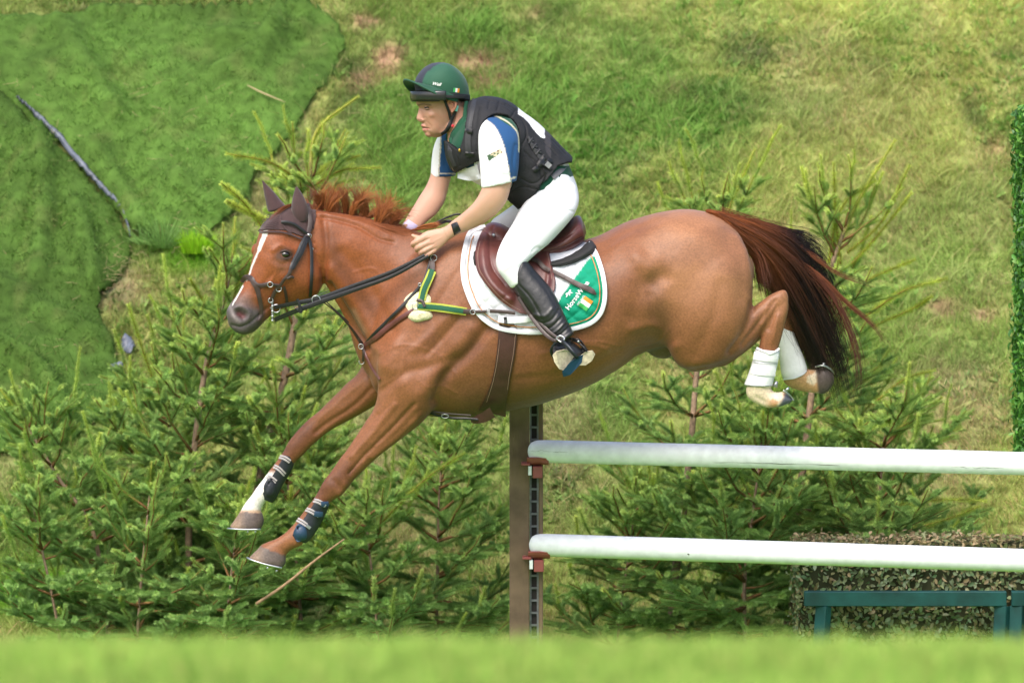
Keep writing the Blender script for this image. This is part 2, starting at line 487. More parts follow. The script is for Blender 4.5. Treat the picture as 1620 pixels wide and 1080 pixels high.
# ---------------------------------------------------------------- turf mats on the bank
mat('turf_backing', attr='Col', rough=.9, spec=.1, noise=(14, .3), bump=(120, .6))
mat('black_plastic', (.11, .125, .16), rough=.45, noise=(20, .3), bump=(35, .5))
def turf_mat(poly, label, lift, seed, folds):
    px0, px1 = min(p[0] for p in poly), max(p[0] for p in poly); py0, py1 = min(p[1] for p in poly), max(p[1] for p in poly)
    st = 9
    gx = np.arange(px0, px1 + st, st); gy = np.arange(py0, py1 + st, st)
    A, B = np.meshgrid(gx, gy); a = A.ravel(); b_ = B.ravel()
    ins = inpoly(a, b_, poly)
    # snap the cells outside to the outline so that the edge is clean
    pl = np.array(poly, float); seg = []
    for i in range(len(pl)):
        p, q = pl[i], pl[(i + 1) % len(pl)]; n = max(2, int(np.hypot(*(q - p)) / 3)); t = np.linspace(0, 1, n, endpoint=False)[:, None]; seg.append(p * (1 - t) + q * t)
    seg = np.concatenate(seg)
    seg = seg + np.column_stack([vnoise(seg[:, 0] * .08 + seg[:, 1] * .05, seg[:, 1] * .08, 3) - .5, vnoise(seg[:, 0] * .08, seg[:, 1] * .08 - seg[:, 0] * .05, 6) - .5]) * 11
    D = np.hypot(a[:, None] - seg[None, :, 0], b_[:, None] - seg[None, :, 1])
    near = D.argmin(1); dist = D.min(1)
    out = ~ins
    keep_v = ins | (dist < st * 1.6)
    a2 = a.copy(); b2 = b_.copy(); a2[out] = seg[near[out], 0]; b2[out] = seg[near[out], 1]
    H = bank_hit(a2, b2)
    edge = np.where(out, 0, np.clip(dist / 20, 0, 1))
    z = lift * (.35 + .65 * edge) + .03 * (fbm(H[:, 0] * 3, H[:, 1] * 3, seed, 3) - .4)
    for (pts, r_, am) in folds:
        pp = np.array(pts, float)
        q = catmull(pp, 10)
        d = np.hypot(a2[:, None] - q[None, :, 0], b2[:, None] - q[None, :, 1]).min(1)
        z = z + am * np.exp(-(d / r_) ** 2)
    Vt = H + np.column_stack([0 * z, -.55 * z, .85 * z])
    n_ = len(gx); i_ = (np.arange(len(gy) - 1)[:, None] * n_ + np.arange(n_ - 1)[None, :]).ravel()
    Fq = np.column_stack([i_, i_ + n_, i_ + n_ + 1, i_ + 1])
    ok = keep_v[Fq].all(1) & (ins[Fq].any(1))
    Fq = Fq[ok][:, ::-1]
    used = np.unique(Fq); rem = -np.ones(len(Vt), int); rem[used] = np.arange(len(used)); Vt = Vt[used]; Fq = rem[Fq]
    v = fbm(Vt[:, 0] * 2.2, Vt[:, 1] * 2.2, seed + 5, 4)[:, None]
    c = np.array((.125, .240, .044)) * (.60 + .80 * v) * (.80 if seed == 61 else 1.0); s2 = fbm(Vt[:, 0] * 9, Vt[:, 1] * 9, seed + 8, 3)[:, None]  # lower mat darker: shade among its folds put into the fibre colour
    c = c * (1 - .22 * sstep(.62, .75, s2)) + np.array((.26, .27, .09)) * .22 * sstep(.62, .75, s2)
    root = thing('turf_mat', tuple(Vt.mean(0)), label, 'turf mat', 'artificial turf mats laid on the bank')
    back = mo('backing', Vt, Fq, MATS['turf_backing'], root, cols=c * .6)
    md = back.modifiers.new('thickness', 'SOLIDIFY'); md.thickness = .018; md.offset = -1
    f = scatter('pile', Vt, Fq, c, np.full(len(Vt), 1300.), np.full(len(Vt), 1.0) * (.6 + .8 * v[:, 0]), T_TURF, seed + 2, parent=root, lean=(.6, .15, 0), tilt=.6)
    return root
turf_mat(MAT_A, 'upper sheet of green artificial turf reaching right to the bare soil on the bank', .035, 51,
         [([(95, 50), (130, 120), (180, 190)], 20, .07), ([(225, 388), (205, 345), (170, 290), (150, 250)], 16, .07), ([(250, 330), (330, 290), (400, 300)], 18, .05), ([(440, 40), (420, 90), (350, 130)], 12, .07), ([(150, 32), (300, 32), (480, 22)], 8, .06), ([(250, 290), (330, 340), (380, 330)], 16, .05), ([(300, 70), (400, 75), (480, 60)], 10, .05)])
turf_mat(MAT_B, 'lower sheet of green artificial turf left of the dark plastic seam', .05, 61,
         [([(62, 230), (70, 330), (60, 450)], 14, .08), ([(120, 350), (140, 420), (150, 470)], 13, .08), ([(0, 575), (60, 610), (100, 670)], 13, .10), ([(0, 470), (80, 520), (170, 560)], 15, .05), ([(20, 200), (40, 300), (20, 380)], 14, .05)])
def strip_on_bank(name, pts, wd, m, lift, parent=None):
    q = catmull(np.array([(x, y, w_) for (x, y), w_ in zip(pts, wd)], float), 8)
    d = np.gradient(q[:, :2], axis=0); d /= np.linalg.norm(d, axis=1)[:, None]; nrm = np.column_stack([-d[:, 1], d[:, 0]])
    L_ = q[:, :2] + nrm * q[:, 2:3] / 2; R_ = q[:, :2] - nrm * q[:, 2:3] / 2
    A = bank_hit(L_[:, 0], L_[:, 1]); B = bank_hit(R_[:, 0], R_[:, 1]); M = bank_hit(q[:, 0], q[:, 1])
    off = np.array((0, -.55, .85)) * lift
    wv = .004 * np.sin(np.arange(len(q)) * 1.3)[:, None] * off / lift
    V_ = np.concatenate([A + off, M + off * 1.25 + wv, B + off]); n_ = len(q)
    F_ = [(i, i + 1, n_ + i + 1, n_ + i) for i in range(n_ - 1)] + [(n_ + i, n_ + i + 1, 2 * n_ + i + 1, 2 * n_ + i) for i in range(n_ - 1)]
    o = mo(name, V_, F_, m, parent)
    md = o.modifiers.new('thickness', 'SOLIDIFY'); md.thickness = .004
    return o
o = strip_on_bank('plastic_sheet', [(28, 174), (46, 190), (72, 214), (100, 242), (135, 285), (165, 318), (192, 348), (207, 392)], [2, 3, 8, 9, 9, 7, 6, 3], MATS['black_plastic'], .066)
tag(o, 'strip of grey-black plastic showing in the seam between two turf sheets', 'plastic sheet')
for (pp, ww, lb) in (([(198, 555), (204, 566), (212, 572)], [12, 22, 12], 'upper scrap of dark plastic at the edge of the turf above the spruces'),
                     ([(175, 604), (186, 600), (196, 594)], [7, 14, 6], 'lower scrap of dark plastic at the edge of the turf above the spruces')):
    tag(strip_on_bank('plastic_scrap', pp, ww, MATS['black_plastic'], .07), lb, 'plastic scrap', 'scraps of plastic')
mat('straw', (.42, .33, .17), rough=.8)
strw = MB(); rs_ = np.random.RandomState(3)
sp = [(rs_.uniform(0, 420), rs_.uniform(120, 660)) for _ in range(150)] + [(rs_.normal(185, 25), rs_.normal(452, 20)) for _ in range(70)] + [(rs_.uniform(400, 1600), rs_.uniform(20, 700)) for _ in range(220)]
hp = bank_hit([p[0] for p in sp], [p[1] for p in sp])
for h in hp:
    a = rs_.uniform(0, 3.14); l = rs_.uniform(.01, .045); dv = np.array((math.cos(a) * l, -.1 * l, math.sin(a) * l * .7)); c = h + (0, -.045, .065)
    strw.add(*tube([c - dv, c + rs_.normal(0, .003, 3), c + dv], [.0006, .0013, .0004], n=3, sub=1))
tag(strw.build('straw_litter', MATS['straw']), kind='stuff')
q = bank_hit([392, 415, 452], [157, 170, 182]) + np.array((0, -.06, .06))
tag(mo('dry_stem', *tube(q, [.002, .005, .002], n=5), MATS['straw']), 'long dry stem lying on the upper turf sheet right of centre', 'stem')

# ---------------------------------------------------------------- spruces
leaf_mat('spruce_needles', trans=.3, gloss=.02, rough=.5)
mat('spruce_bark', attr='Col', rough=.85, noise=(60, .35), bump=(90, 1.0))
rt = np.random.RandomState(11)
NEW = np.array((.62, .70, .13)); MID = np.array((.28, .45, .12)); OLD = np.array((.085, .185, .065))
def brush_shape(name, n, r0, seed):
    """one needle-covered piece of twig, one unit long, pointing up"""
    r = np.random.RandomState(seed); V = []; F = []; C = []
    z = (np.arange(n) + r.rand(n)) / n * 1.06 - .03; a = np.arange(n) * 2.39996 + r.normal(0, .3, n)
    for k in range(n):
        d = np.array((math.cos(a[k]), math.sin(a[k]), 0)); s_ = np.array((-d[1], d[0], 0)); l = r0 * r.uniform(.7, 1.1); fw = .20 * r.uniform(.7, 1.3)
        b = np.array((0, 0, z[k])) + d * .0012; w_ = .00095
        V += [b + s_ * w_ + (0, 0, -.012), b - s_ * w_ + (0, 0, .012), b + d * l * .55 + np.array((0, 0, fw * .6)) - s_ * w_, b + d * l + np.array((0, 0, fw)), b + d * l * .55 + np.array((0, 0, fw * .6)) + s_ * w_]
        q = 5 * k; F += [(q, q + 1, q + 2), (q, q + 2, q + 4), (q + 4, q + 2, q + 3)]
        t_ = r.uniform(.75, 1.25); C += [t_ * .8, t_ * .8, t_ * 1.05, t_ * 1.2, t_ * 1.05]
    me = build_mesh(name, np.array(V), np.array(F), smooth=False)
    at = me.color_attributes.new('var', 'FLOAT_COLOR', 'POINT'); c = np.ones((len(V), 4), np.float32); c[:, :3] = np.array(C)[:, None]; at.data.foreach_set('color', c.ravel())
    me.materials.append(MATS['spruce_foliage'])
    return bpy.data.objects.new(name, me)
leaf_mat('spruce_foliage', inst=True, trans=.28, gloss=.02, rough=.5)
BRUSH = [brush_shape('needle_twig', 105, .0180, 40 + k) for k in range(3)]
def brush_nodes():
    g = bpy.data.node_groups.new('needle_nodes', 'GeometryNodeTree')
    g.interface.new_socket('Geometry', in_out='INPUT', socket_type='NodeSocketGeometry'); g.interface.new_socket('Geometry', in_out='OUTPUT', socket_type='NodeSocketGeometry')
    N = g.nodes; L = g.links; gi = N.new('NodeGroupInput'); go = N.new('NodeGroupOutput'); jn = N.new('GeometryNodeGeometryToInstance')
    for t in BRUSH:
        oi = N.new('GeometryNodeObjectInfo'); oi.inputs['Object'].default_value = t; L.new(oi.outputs['Geometry'], jn.inputs[0])
    ip = N.new('GeometryNodeInstanceOnPoints'); ip.inputs['Pick Instance'].default_value = True
    L.new(gi.outputs[0], ip.inputs['Points']); L.new(jn.outputs[0], ip.inputs['Instance'])
    for nm, so in (('rot', 'Rotation'), ('size', 'Scale')):
        a = N.new('GeometryNodeInputNamedAttribute'); a.data_type = 'FLOAT_VECTOR'; a.inputs['Name'].default_value = nm; L.new(a.outputs['Attribute'], ip.inputs[so])
    L.new(ip.outputs[0], go.inputs[0])
    return g
BNODES = brush_nodes()
class Crown:
    def __init__(s): s.seg = []          # (p0, p1, tone0, tone1, fullness)
    def shoot(s, pts, tone, full=1.0, wood=None):
        for i in range(len(pts) - 1): s.seg.append((pts[i], pts[i + 1], tone[i], tone[i + 1], full * (.72 if i == len(pts) - 2 and len(pts) > 2 else 1)))
    def build(s, parent):
        P0 = []; D = []; C = []; S = []
        for a, b, t0, t1, fl in s.seg:
            a = np.array(a); b = np.array(b); L = np.linalg.norm(b - a); k = max(1, int(round(L / .05)))
            for i in range(k):
                P0.append(a + (b - a) * i / k); D.append((b - a) / L); tn = np.clip(t0 + (t1 - t0) * (i + .5) / k + rt.normal(0, .05), 0, 1)
                c = (OLD * (1 - tn * 2) + MID * tn * 2) if tn < .5 else (MID * (2 - 2 * tn) + NEW * (2 * tn - 1))
                C.append(c * rt.uniform(.85, 1.15)); f = fl * rt.uniform(.85, 1.12); S.append((f, f, L / k))
        P0 = np.array(P0); D = np.array(D)
        me = bpy.data.meshes.new('needles'); me.from_pydata([tuple(v) for v in P0], [], [])
        eul = np.column_stack([np.zeros(len(D)), np.arccos(np.clip(D[:, 2], -1, 1)), np.arctan2(D[:, 1], D[:, 0])])
        for nm, arr in (('rot', eul), ('size', np.array(S))):
            at = me.attributes.new(nm, 'FLOAT_VECTOR', 'POINT'); at.data.foreach_set('vector', np.asarray(arr, np.float32).ravel())
        at = me.attributes.new('Col', 'FLOAT_COLOR', 'POINT'); c = np.ones((len(P0), 4), np.float32); c[:, :3] = np.array(C); at.data.foreach_set('color', c.ravel())
        o = obj('needles', me, None, parent); o.modifiers.new('needles', 'NODES').node_group = BNODES
        return tag(o, kind='stuff')
def spruce(path, label, Lmax=.55, top_long=.25, whorls=8, dens=1.0, yellow=.5, bare=.07, name='spruce_tree', up=1.0, extra=None):
    """path: (px,py,y) points from the foot to the tip of the leader"""
    pts = np.array([tuple(P(*p)) for p in path]); f = pts[0].copy(); f[2] = 0
    if path[0][1] >= 985: pts = np.vstack([f, pts])
    q = catmull(pts, 8); L = np.concatenate([[0], np.cumsum(np.linalg.norm(np.diff(q, axis=0), axis=1))]); H = L[-1]
    at = lambda d: np.array([np.interp(d, L, q[:, k]) for k in range(3)])
    root = thing(name, tuple(q[0]), label, 'spruce', 'young spruces planted in front of the bank')
    rad = .016 * (H / 1.6)
    tr = MB(); rr = np.interp(np.linspace(0, 1, len(q)), [0, .7, 1], [rad, rad * .45, .0035])
    bark = np.array((.30, .20, .13)); twig = np.array((.25, .13, .045))
    tr.add(*tube(q, rr, n=8, sub=1), col=bark)
    hh_ = np.repeat(np.linspace(0, 1, len(q)), 8)[:, None]; g_ = sstep(1 - top_long * 1.3, 1 - top_long * .8, hh_); tr.C[-1] = tr.C[-1] * (1 - g_) + np.array((.34, .33, .06)) * g_
    C = Crown()
    nl = top_long * H
    tp = [at(H - nl * (1 - k / 5)) for k in range(6)]
    C.shoot(tp, [.6 + .4 * yellow] * 6, 1.2)
    z0 = bare * H
    br = MB()
    levels = [H - nl * (1 - 0.0)] + list(np.linspace(H - nl - .08, z0, int(whorls * 1.15)))
    for wi, d in enumerate(levels):
        t = d / H
        nb = 5 if wi == 0 else int(rt.randint(4, 7) * (1.05 if t < .45 else .9) + .5)
        for b in range(nb):
            az = 2 * math.pi * (b + rt.uniform(-.3, .3)) / nb + wi * 1.3
            k = (1 - t)
            l = Lmax * min(1, (.48 + .75 * k)) * rt.choice([.55, .8, 1.0, 1.05, 1.2])
            if wi == 0: l = nl * rt.uniform(.5, .85)
            el = R(np.interp(k, [0, .25, .6, 1], [62, 48, 28, 12])) * up + rt.normal(0, .2)
            o = at(d + rt.uniform(-.03, .03))
            hd = np.array((math.cos(az), math.sin(az), 0))
            n = 6; bp = [o]
            for s in range(n):
                e = el + (.10 * (s - 1) if k < .5 else .09 * (s - 1) - .05)
                bp.append(bp[-1] + (hd * math.cos(e) + np.array((0, 0, math.sin(e)))) * l / n + rt.normal(0, .006, 3))
            bp = np.array(bp)
            br.add(*tube(bp, np.linspace(.0065 * (l / .5) + .002, .0018, n + 1), n=4, sub=1), col=twig)
            ty = yellow if t > .55 else yellow * .75
            tn = np.interp(np.linspace(0, 1, n + 1), [0, .5, 1], [.22 + .35 * t, .35 + .35 * t, .55 + .45 * ty])
            C.shoot(list(bp[1:]), list(tn[1:]), 1.0)
            if rt.rand() < .45 and l > .2:          # a long new shoot standing up from the branch
                e0 = bp[-1] if rt.rand() < .5 else bp[4]; hgt = rt.uniform(.09, .24) * (.5 + .6 * t); lean_ = hd * rt.uniform(.1, .6)
                sp_ = [e0 + (np.array((0, 0, 1.0)) + lean_) * hgt * i / 3 + rt.normal(0, .004, 3) for i in range(4)]
                C.shoot(sp_, [.5 + .2 * t, .6 + .25 * ty, .7 + .3 * ty, .75 + .25 * ty], 1.1)
            # side shoots
            pitch = .086 if wi else .11
            cnt = int(l / pitch)
            for s in range(1, cnt):
                u = s / cnt
                if u < .12: continue
                p0 = np.array([np.interp(u * n, range(n + 1), bp[:, c_]) for c_ in range(3)])
                T = bp[min(n, int(u * n) + 1)] - bp[int(u * n)]; T /= np.linalg.norm(T)
                for sg in (-1, 1):
                    if rt.rand() < .12: continue
                    sd_ = np.cross(T, (0, 0, 1)); sd_ /= np.linalg.norm(sd_) + 1e-9
                    dr = T * .72 + sd_ * sg * rt.uniform(.55, .8) + np.array((0, 0, rt.uniform(-.12, .22)))
                    dr /= np.linalg.norm(dr)
                    sl = min(l * .5 * (1 - u) + .085, .28) * rt.uniform(.75, 1.2)
                    if wi == 0: sl *= .35
                    m_ = 3; sp_ = [p0 + dr * sl * i / m_ + np.array((0, 0, -.10 * sl * (i / m_) ** 2)) for i in range(m_ + 1)]
                    b0 = .2 + .33 * t; b1 = .40 + .25 * t + .35 * ty * rt.uniform(.3, 1)
                    C.shoot(sp_, list(np.linspace(b0, b1, m_ + 1)), 1.0)
                    if sl > .13:
                        br.add(*tube([sp_[0], sp_[-1]], [.002, .001], n=3, sub=1), col=twig)
                        for s2 in (.45,):
                            for g2 in (-1, 1):
                                q0 = p0 + dr * sl * s2; sd2 = np.cross(dr, (0, 0, 1)); d2 = dr * .7 + sd2 * g2 * .65 + np.array((0, 0, rt.uniform(-.15, .1)))
                                l2 = (sl * .34 + .03) * rt.uniform(.8, 1.2)
                                C.shoot([q0, q0 + d2 * l2 * .5, q0 + d2 * l2 + np.array((0, 0, -.06 * l2))], [b0, (b0 + b1) / 2, b1], 1.0)
    if extra:                        # particular long shoots the photograph shows: lists of (px,py,y)
        for e in extra:
            ep = catmull(np.array([tuple(P(*p)) for p in e]), 5)
            br.add(*tube(ep, np.linspace(.0045, .002, len(ep)), n=5, sub=1), col=np.array((.30, .20, .05)))
            C.shoot(list(ep), [.72 + .28 * yellow] * len(ep), 1.3)
    tr.build('trunk', MATS['spruce_bark'], root, cols=True)
    br.build('branches', MATS['spruce_bark'], root, cols=True)
    C.build(root)
    return root
spruce([(150, 1040, 2.0), (215, 830, 2.05), (262, 700, 2.1), (288, 590, 2.15), (290, 500, 2.15)], 'spruce leaning right with a bare stretch of trunk, left of the horse muzzle', Lmax=.50, yellow=.5,
       extra=[[(250, 620, 2.1), (228, 560, 2.1), (203, 482, 2.1)], [(190, 720, 2.0), (195, 670, 2.0), (168, 640, 2.0)]])
spruce([(375, 1040, 1.75), (385, 910, 1.75), (420, 715, 1.8), (452, 590, 1.85), (475, 450, 1.9), (490, 300, 1.9), (500, 210, 1.9), (566, 153, 1.85)], 'tallest spruce, its yellow-green leader rising above the horse ears', Lmax=.5, yellow=1.0, top_long=.19, whorls=10,
       extra=[[(490, 300, 1.9), (430, 258, 1.85), (358, 243, 1.8)], [(492, 296, 1.9), (540, 270, 1.85), (602, 265, 1.85)], [(488, 292, 1.9), (520, 262, 2), (570, 246, 2)], [(430, 380, 1.8), (385, 320, 1.75), (350, 290, 1.7)], [(425, 350, 1.8), (390, 335, 1.75), (358, 318, 1.7)]])
spruce([(300, 1040, 1.6), (300, 800, 1.6), (322, 600, 1.6), (345, 510, 1.6), (366, 420, 1.6), (372, 345, 1.6)], 'slender spruce with an orange-brown stem just in front of the horse muzzle', Lmax=.46, yellow=.65, top_long=.13, whorls=9,
       extra=[[(345, 510, 1.6), (318, 470, 1.6), (300, 440, 1.6)], [(350, 480, 1.6), (400, 420, 1.6), (408, 400, 1.6)]])
spruce([(175, 1040, 1.55), (150, 850, 1.55), (92, 755, 1.6), (40, 670, 1.6), (0, 615, 1.6)], 'spruce leaning left across the turf at the left edge', Lmax=.42, yellow=.4, top_long=.15)
spruce([(98, 1040, 1.3), (86, 960, 1.3), (60, 840, 1.3), (50, 790, 1.3), (30, 745, 1.3)], 'lowest spruce at the far left, in front of the leaning one', Lmax=.34, yellow=.3, top_long=.15, whorls=5, bare=.08)
spruce([(215, 1040, 1.2), (225, 900, 1.2), (235, 800, 1.2), (240, 730, 1.2)], 'short bushy spruce in front of the leaning trunks on the left', Lmax=.38, yellow=.3, top_long=.12, whorls=6, bare=.06)
spruce([(355, 1040, 1.15), (362, 950, 1.15), (372, 860, 1.15), (395, 760, 1.2)], 'small spruce with a straight reddish stem under the white front foot', Lmax=.36, yellow=.35, top_long=.12, whorls=6, bare=.08)
spruce([(480, 1040, 1.6), (470, 900, 1.6), (455, 760, 1.6), (445, 640, 1.65)], 'spruce filling the gap between the two front legs of the horse', Lmax=.46, yellow=.4, top_long=.12, whorls=8)
spruce([(690, 1040, 1.7), (692, 900, 1.7), (695, 780, 1.7), (705, 670, 1.7)], 'dark drooping spruce just left of the wooden jump post', Lmax=.44, yellow=.18, top_long=.1, whorls=8, up=.6)
spruce([(600, 1040, 1.35), (590, 920, 1.35), (580, 830, 1.35), (578, 760, 1.35)], 'spruce below the booted front leg nearest the camera', Lmax=.42, yellow=.35, top_long=.12, whorls=6,
       extra=[[(600, 830, 1.3), (670, 760, 1.3), (735, 716, 1.3)]])
spruce([(1060, 1040, 1.8), (1066, 930, 1.8), (1082, 800, 1.8), (1094, 690, 1.85), (1103, 585, 1.9), (1125, 450, 1.95), (1150, 340, 2.0), (1194, 236, 2.0)], 'spruce whose pale trunk rises behind the horse belly right of the post', Lmax=.46, yellow=.85, top_long=.17, whorls=9)
spruce([(1245, 1040, 1.9), (1252, 900, 1.9), (1268, 760, 1.9), (1282, 640, 1.95), (1300, 480, 2.0), (1330, 380, 2.0), (1362, 310, 2.0), (1416, 222, 2.0)], 'tall spruce with long upright yellow shoots behind the horse tail', Lmax=.5, yellow=.85, top_long=.2, whorls=9,
       extra=[[(1330, 420, 2.0), (1322, 340, 2), (1319, 258, 2)], [(1340, 400, 2.0), (1395, 350, 2), (1438, 262, 2)], [(1345, 420, 2), (1390, 370, 2), (1442, 305, 2)], [(1370, 500, 2), (1430, 460, 1.9), (1498, 440, 1.9)], [(1360, 450, 2), (1400, 430, 2), (1448, 410, 2)], [(1310, 420, 2), (1330, 330, 2), (1385, 285, 2)], [(1370, 520, 2), (1440, 490, 2), (1475, 468, 2)]])
spruce([(1180, 1040, 1.4), (1178, 920, 1.4), (1190, 820, 1.4), (1205, 700, 1.4), (1208, 640, 1.4)], 'bushy green spruce between the two pale trunks behind the rails', Lmax=.48, yellow=.35, top_long=.12, whorls=8)
spruce([(1380, 1040, 1.6), (1385, 900, 1.6), (1392, 780, 1.6), (1400, 690, 1.6), (1415, 640, 1.6)], 'wide spruce reaching right behind the leafy hedge', Lmax=.56, yellow=.5, top_long=.1, whorls=8,
       extra=[[(1420, 800, 1.5), (1490, 790, 1.5), (1560, 792, 1.5)], [(1400, 690, 1.6), (1450, 660, 1.6), (1490, 628, 1.6)], [(1430, 840, 1.4), (1500, 820, 1.4), (1550, 800, 1.4)], [(1380, 640, 1.6), (1430, 600, 1.6), (1480, 585, 1.6)]])
spruce([(975, 1040, 1.7), (985, 940, 1.7), (1000, 840, 1.7), (1008, 740, 1.7)], 'small spruce right of the wooden jump post behind the lower rail', Lmax=.36, yellow=.35, top_long=.12, whorls=6)
mat('dead_twig', (.33, .21, .12), rough=.85, noise=(50, .3))
tag(mo('dead_branch', *tube([P(405, 955, 1.0), P(450, 925, 1.0), P(500, 885, 1.0), P(545, 852, 1.0)], [.008, .007, .006, .003], n=6), MATS['dead_twig']), 'bare pinkish brown dead branch leaning in the spruces below the near front hoof', 'branch')
def tussock(px, py, n, L, col_, label, seed, spread=.05, lean=.6):
    h = bank_hit(px, py)[0] + np.array((0, -.03, .03)); r = np.random.RandomState(seed); V = []; F = []; C = []
    for i in range(n):
        a = r.rand() * 6.28; o = np.array((math.cos(a), math.sin(a) * .6, 0)); b = h + o * spread * math.sqrt(r.rand()); l = L * r.uniform(.5, 1.1); ln = lean * r.rand()
        d = np.array((math.cos(a) * ln + r.normal(0, .15), math.sin(a) * ln - .15, 1.0)); d /= np.linalg.norm(d); s_ = np.cross(d, r.normal(size=3)); s_ /= np.linalg.norm(s_)
        k = len(V); w_ = .0024
        for t in (0, .35, .7):
            c = b + d * l * t - np.array((0, 0, .35 * l * ln * t * t)); V += [c + s_ * w_ * (1 - t * .6), c - s_ * w_ * (1 - t * .6)]
        V.append(b + d * l - np.array((0, 0, .35 * l * ln))); F += [(k, k + 1, k + 3), (k, k + 3, k + 2), (k + 2, k + 3, k + 5), (k + 2, k + 5, k + 4), (k + 4, k + 5, k + 6)]; C += [np.array(col_) * r.uniform(.7, 1.3)] * 7
    tag(mo('grass_tussock', V, np.array(F), MATS['spruce_needles'], cols=np.array(C), smooth=False), label, 'grass tuft', 'grass tufts at the foot of the turf')
tussock(312, 412, 420, .13, (.34, .60, .03), 'bright lime green grass tuft at the lower edge of the turf near the horse ears', 1, .07)
tussock(258, 408, 150, .22, (.20, .36, .09), 'long-bladed grey-green tuft of grass at the lower end of the turf seam', 2, .05, 1.3)
tussock(228, 400, 60, .16, (.20, .36, .09), 'thin tuft of grass leaning left over the end of the plastic strip', 3, .03, 1.5)
# ---------------------------------------------------------------- hedges and brush fence
leaf_mat('hedge_leaf', trans=.3, gloss=.045, rough=.45)
def leaf_cloud(pts, nrm, size, cols, seed, curl=.25):
    r = np.random.RandomState(seed); m = len(pts)
    n = nrm + r.normal(0, .55, (m, 3)); n /= np.linalg.norm(n, axis=1)[:, None]
    t = np.cross(n, r.normal(size=(m, 3))); t /= np.linalg.norm(t, axis=1)[:, None]; b = np.cross(n, t)
    s = (size * (.6 + .8 * r.rand(m)))[:, None]
    prof = [(-1, 0), (-.45, .42), (.25, .48), (1, 0), (.25, -.48), (-.45, -.42)]
    vs = [pts + t * s * a + b * s * c + n * s * (curl * c * c - .15 * a * a) for a, c in prof]
    V = np.stack(vs, 1).reshape(-1, 3); i = np.arange(m) * 6
    F = np.concatenate([np.column_stack([i, i + 1, i + 2, i + 3]), np.column_stack([i, i + 3, i + 4, i + 5])])
    return V, F, np.repeat(cols, 6, axis=0)
def hedge_block(c, h, n, size, palette, seed, rot=0, bulge=.02):
    r = np.random.RandomState(seed)
    area = np.array([h[1] * h[2], h[0] * h[2], h[0] * h[1]]); pr = area / area.sum()
    ax = r.choice(3, n, p=pr); sg = r.choice([-1, 1], n)
    u = r.uniform(-1, 1, (n, 3)); nr = np.zeros((n, 3))
    u[np.arange(n), ax] = sg; nr[np.arange(n), ax] = sg
    p = u * h
    lump = (fbm(p[:, 0] * 9 + 5, p[:, 2] * 9 + p[:, 1] * 7, seed, 3) - .4) * bulge * 3
    p = p + nr * (lump + r.normal(-.008, .010, n))[:, None]
    ca, sa = math.cos(rot), math.sin(rot); M = np.array([[ca, -sa, 0], [sa, ca, 0], [0, 0, 1]])
    p = p @ M.T + np.array(c); nr = nr @ M.T
    pal = np.array(palette); c_ = pal[r.choice(len(pal), n)] * (.7 + .6 * r.rand(n))[:, None]
    return p, nr, c_
mat('hedge_core', (.05, .055, .03), rough=1, spec=0)
mat('green_paint', (.006, .066, .064), rough=.55, noise=(12, .4), bump=(40, .15, (1, 1, 6)))
# low hedge panel of dry beech leaves
hb_c = P(1470, 1010, .95); hb_c.x += .12
hz0, hz1 = 0.0, P(1400, 852, .95).z
hx0, hx1 = P(1258, 900, .95).x, 3.1
root = thing('brush_fence', ((hx0 + hx1) / 2, .95, 0), 'low brush fence of brown-green clipped leaves behind the lower rail', 'hedge')
hc = ((hx0 + hx1) / 2, .97, (hz0 + hz1) / 2); hh = np.array(((hx1 - hx0) / 2, .13, (hz1 - hz0) / 2))
mo('core', *box(hc, hh * (.985, .8, .97)), MATS['hedge_core'], root, smooth=False)
pp, nn, cc = hedge_block(hc, hh, 20000, .011, [(.24, .28, .12), (.19, .25, .11), (.31, .30, .14), (.34, .26, .14), (.16, .26, .12), (.26, .33, .19)], 4, bulge=.012)
topm = pp[:, 2] > hz1 - .045
cc[topm] = np.array([(.50, .36, .21), (.38, .30, .15), (.24, .27, .11)])[np.random.RandomState(2).choice(3, topm.sum())] * (.7 + .5 * np.random.RandomState(3).rand(topm.sum()))[:, None]
Vh, Fh, Ch = leaf_cloud(pp, nn, .0125, cc, 5)
tag(mo('leaves', Vh, Fh, MATS['hedge_leaf'], root, cols=Ch, smooth=False), kind='stuff')
# green timber frames in front of it
def frame(name, px0, px1, y, label, legs):
    root = thing(name, (P((px0 + px1) / 2, 945, y).x, y, 0), label, 'fence frame', 'green timber frames of the brush fence')
    a, b = P(px0, 946, y), P(px1, 944, y)
    V_, F_ = box(((a.x + b.x) / 2, y, a.z), ((b.x - a.x) / 2, .022, .030), bev=.003)
    mo('top_rail', V_, F_, MATS['green_paint'], root, smooth=False)
    for (tx, bx) in legs:
        t = P(tx, 958, y); bt = Vector((P(bx, 1150, y).x, y - .03, 0.0))
        d = (t - bt); ln = d.length; rot = d.to_track_quat('Z', 'Y').to_matrix()
        V_, F_ = box((t + bt) / 2 + Vector((0, .003, 0)), (.028, .020, ln / 2), rot=rot, bev=.003)
        mo('leg', V_, F_, MATS['green_paint'], root, smooth=False)
    return root
frame('fence_frame', 1272, 1592, .74, 'green painted timber frame left of the join in front of the leafy hedge', [(1303, 1292), (1586, 1578)])
frame('fence_frame', 1600, 1900, .74, 'green painted timber frame right of the join, cut off by the edge of the photo', [(1610, 1604), (1880, 1880)])
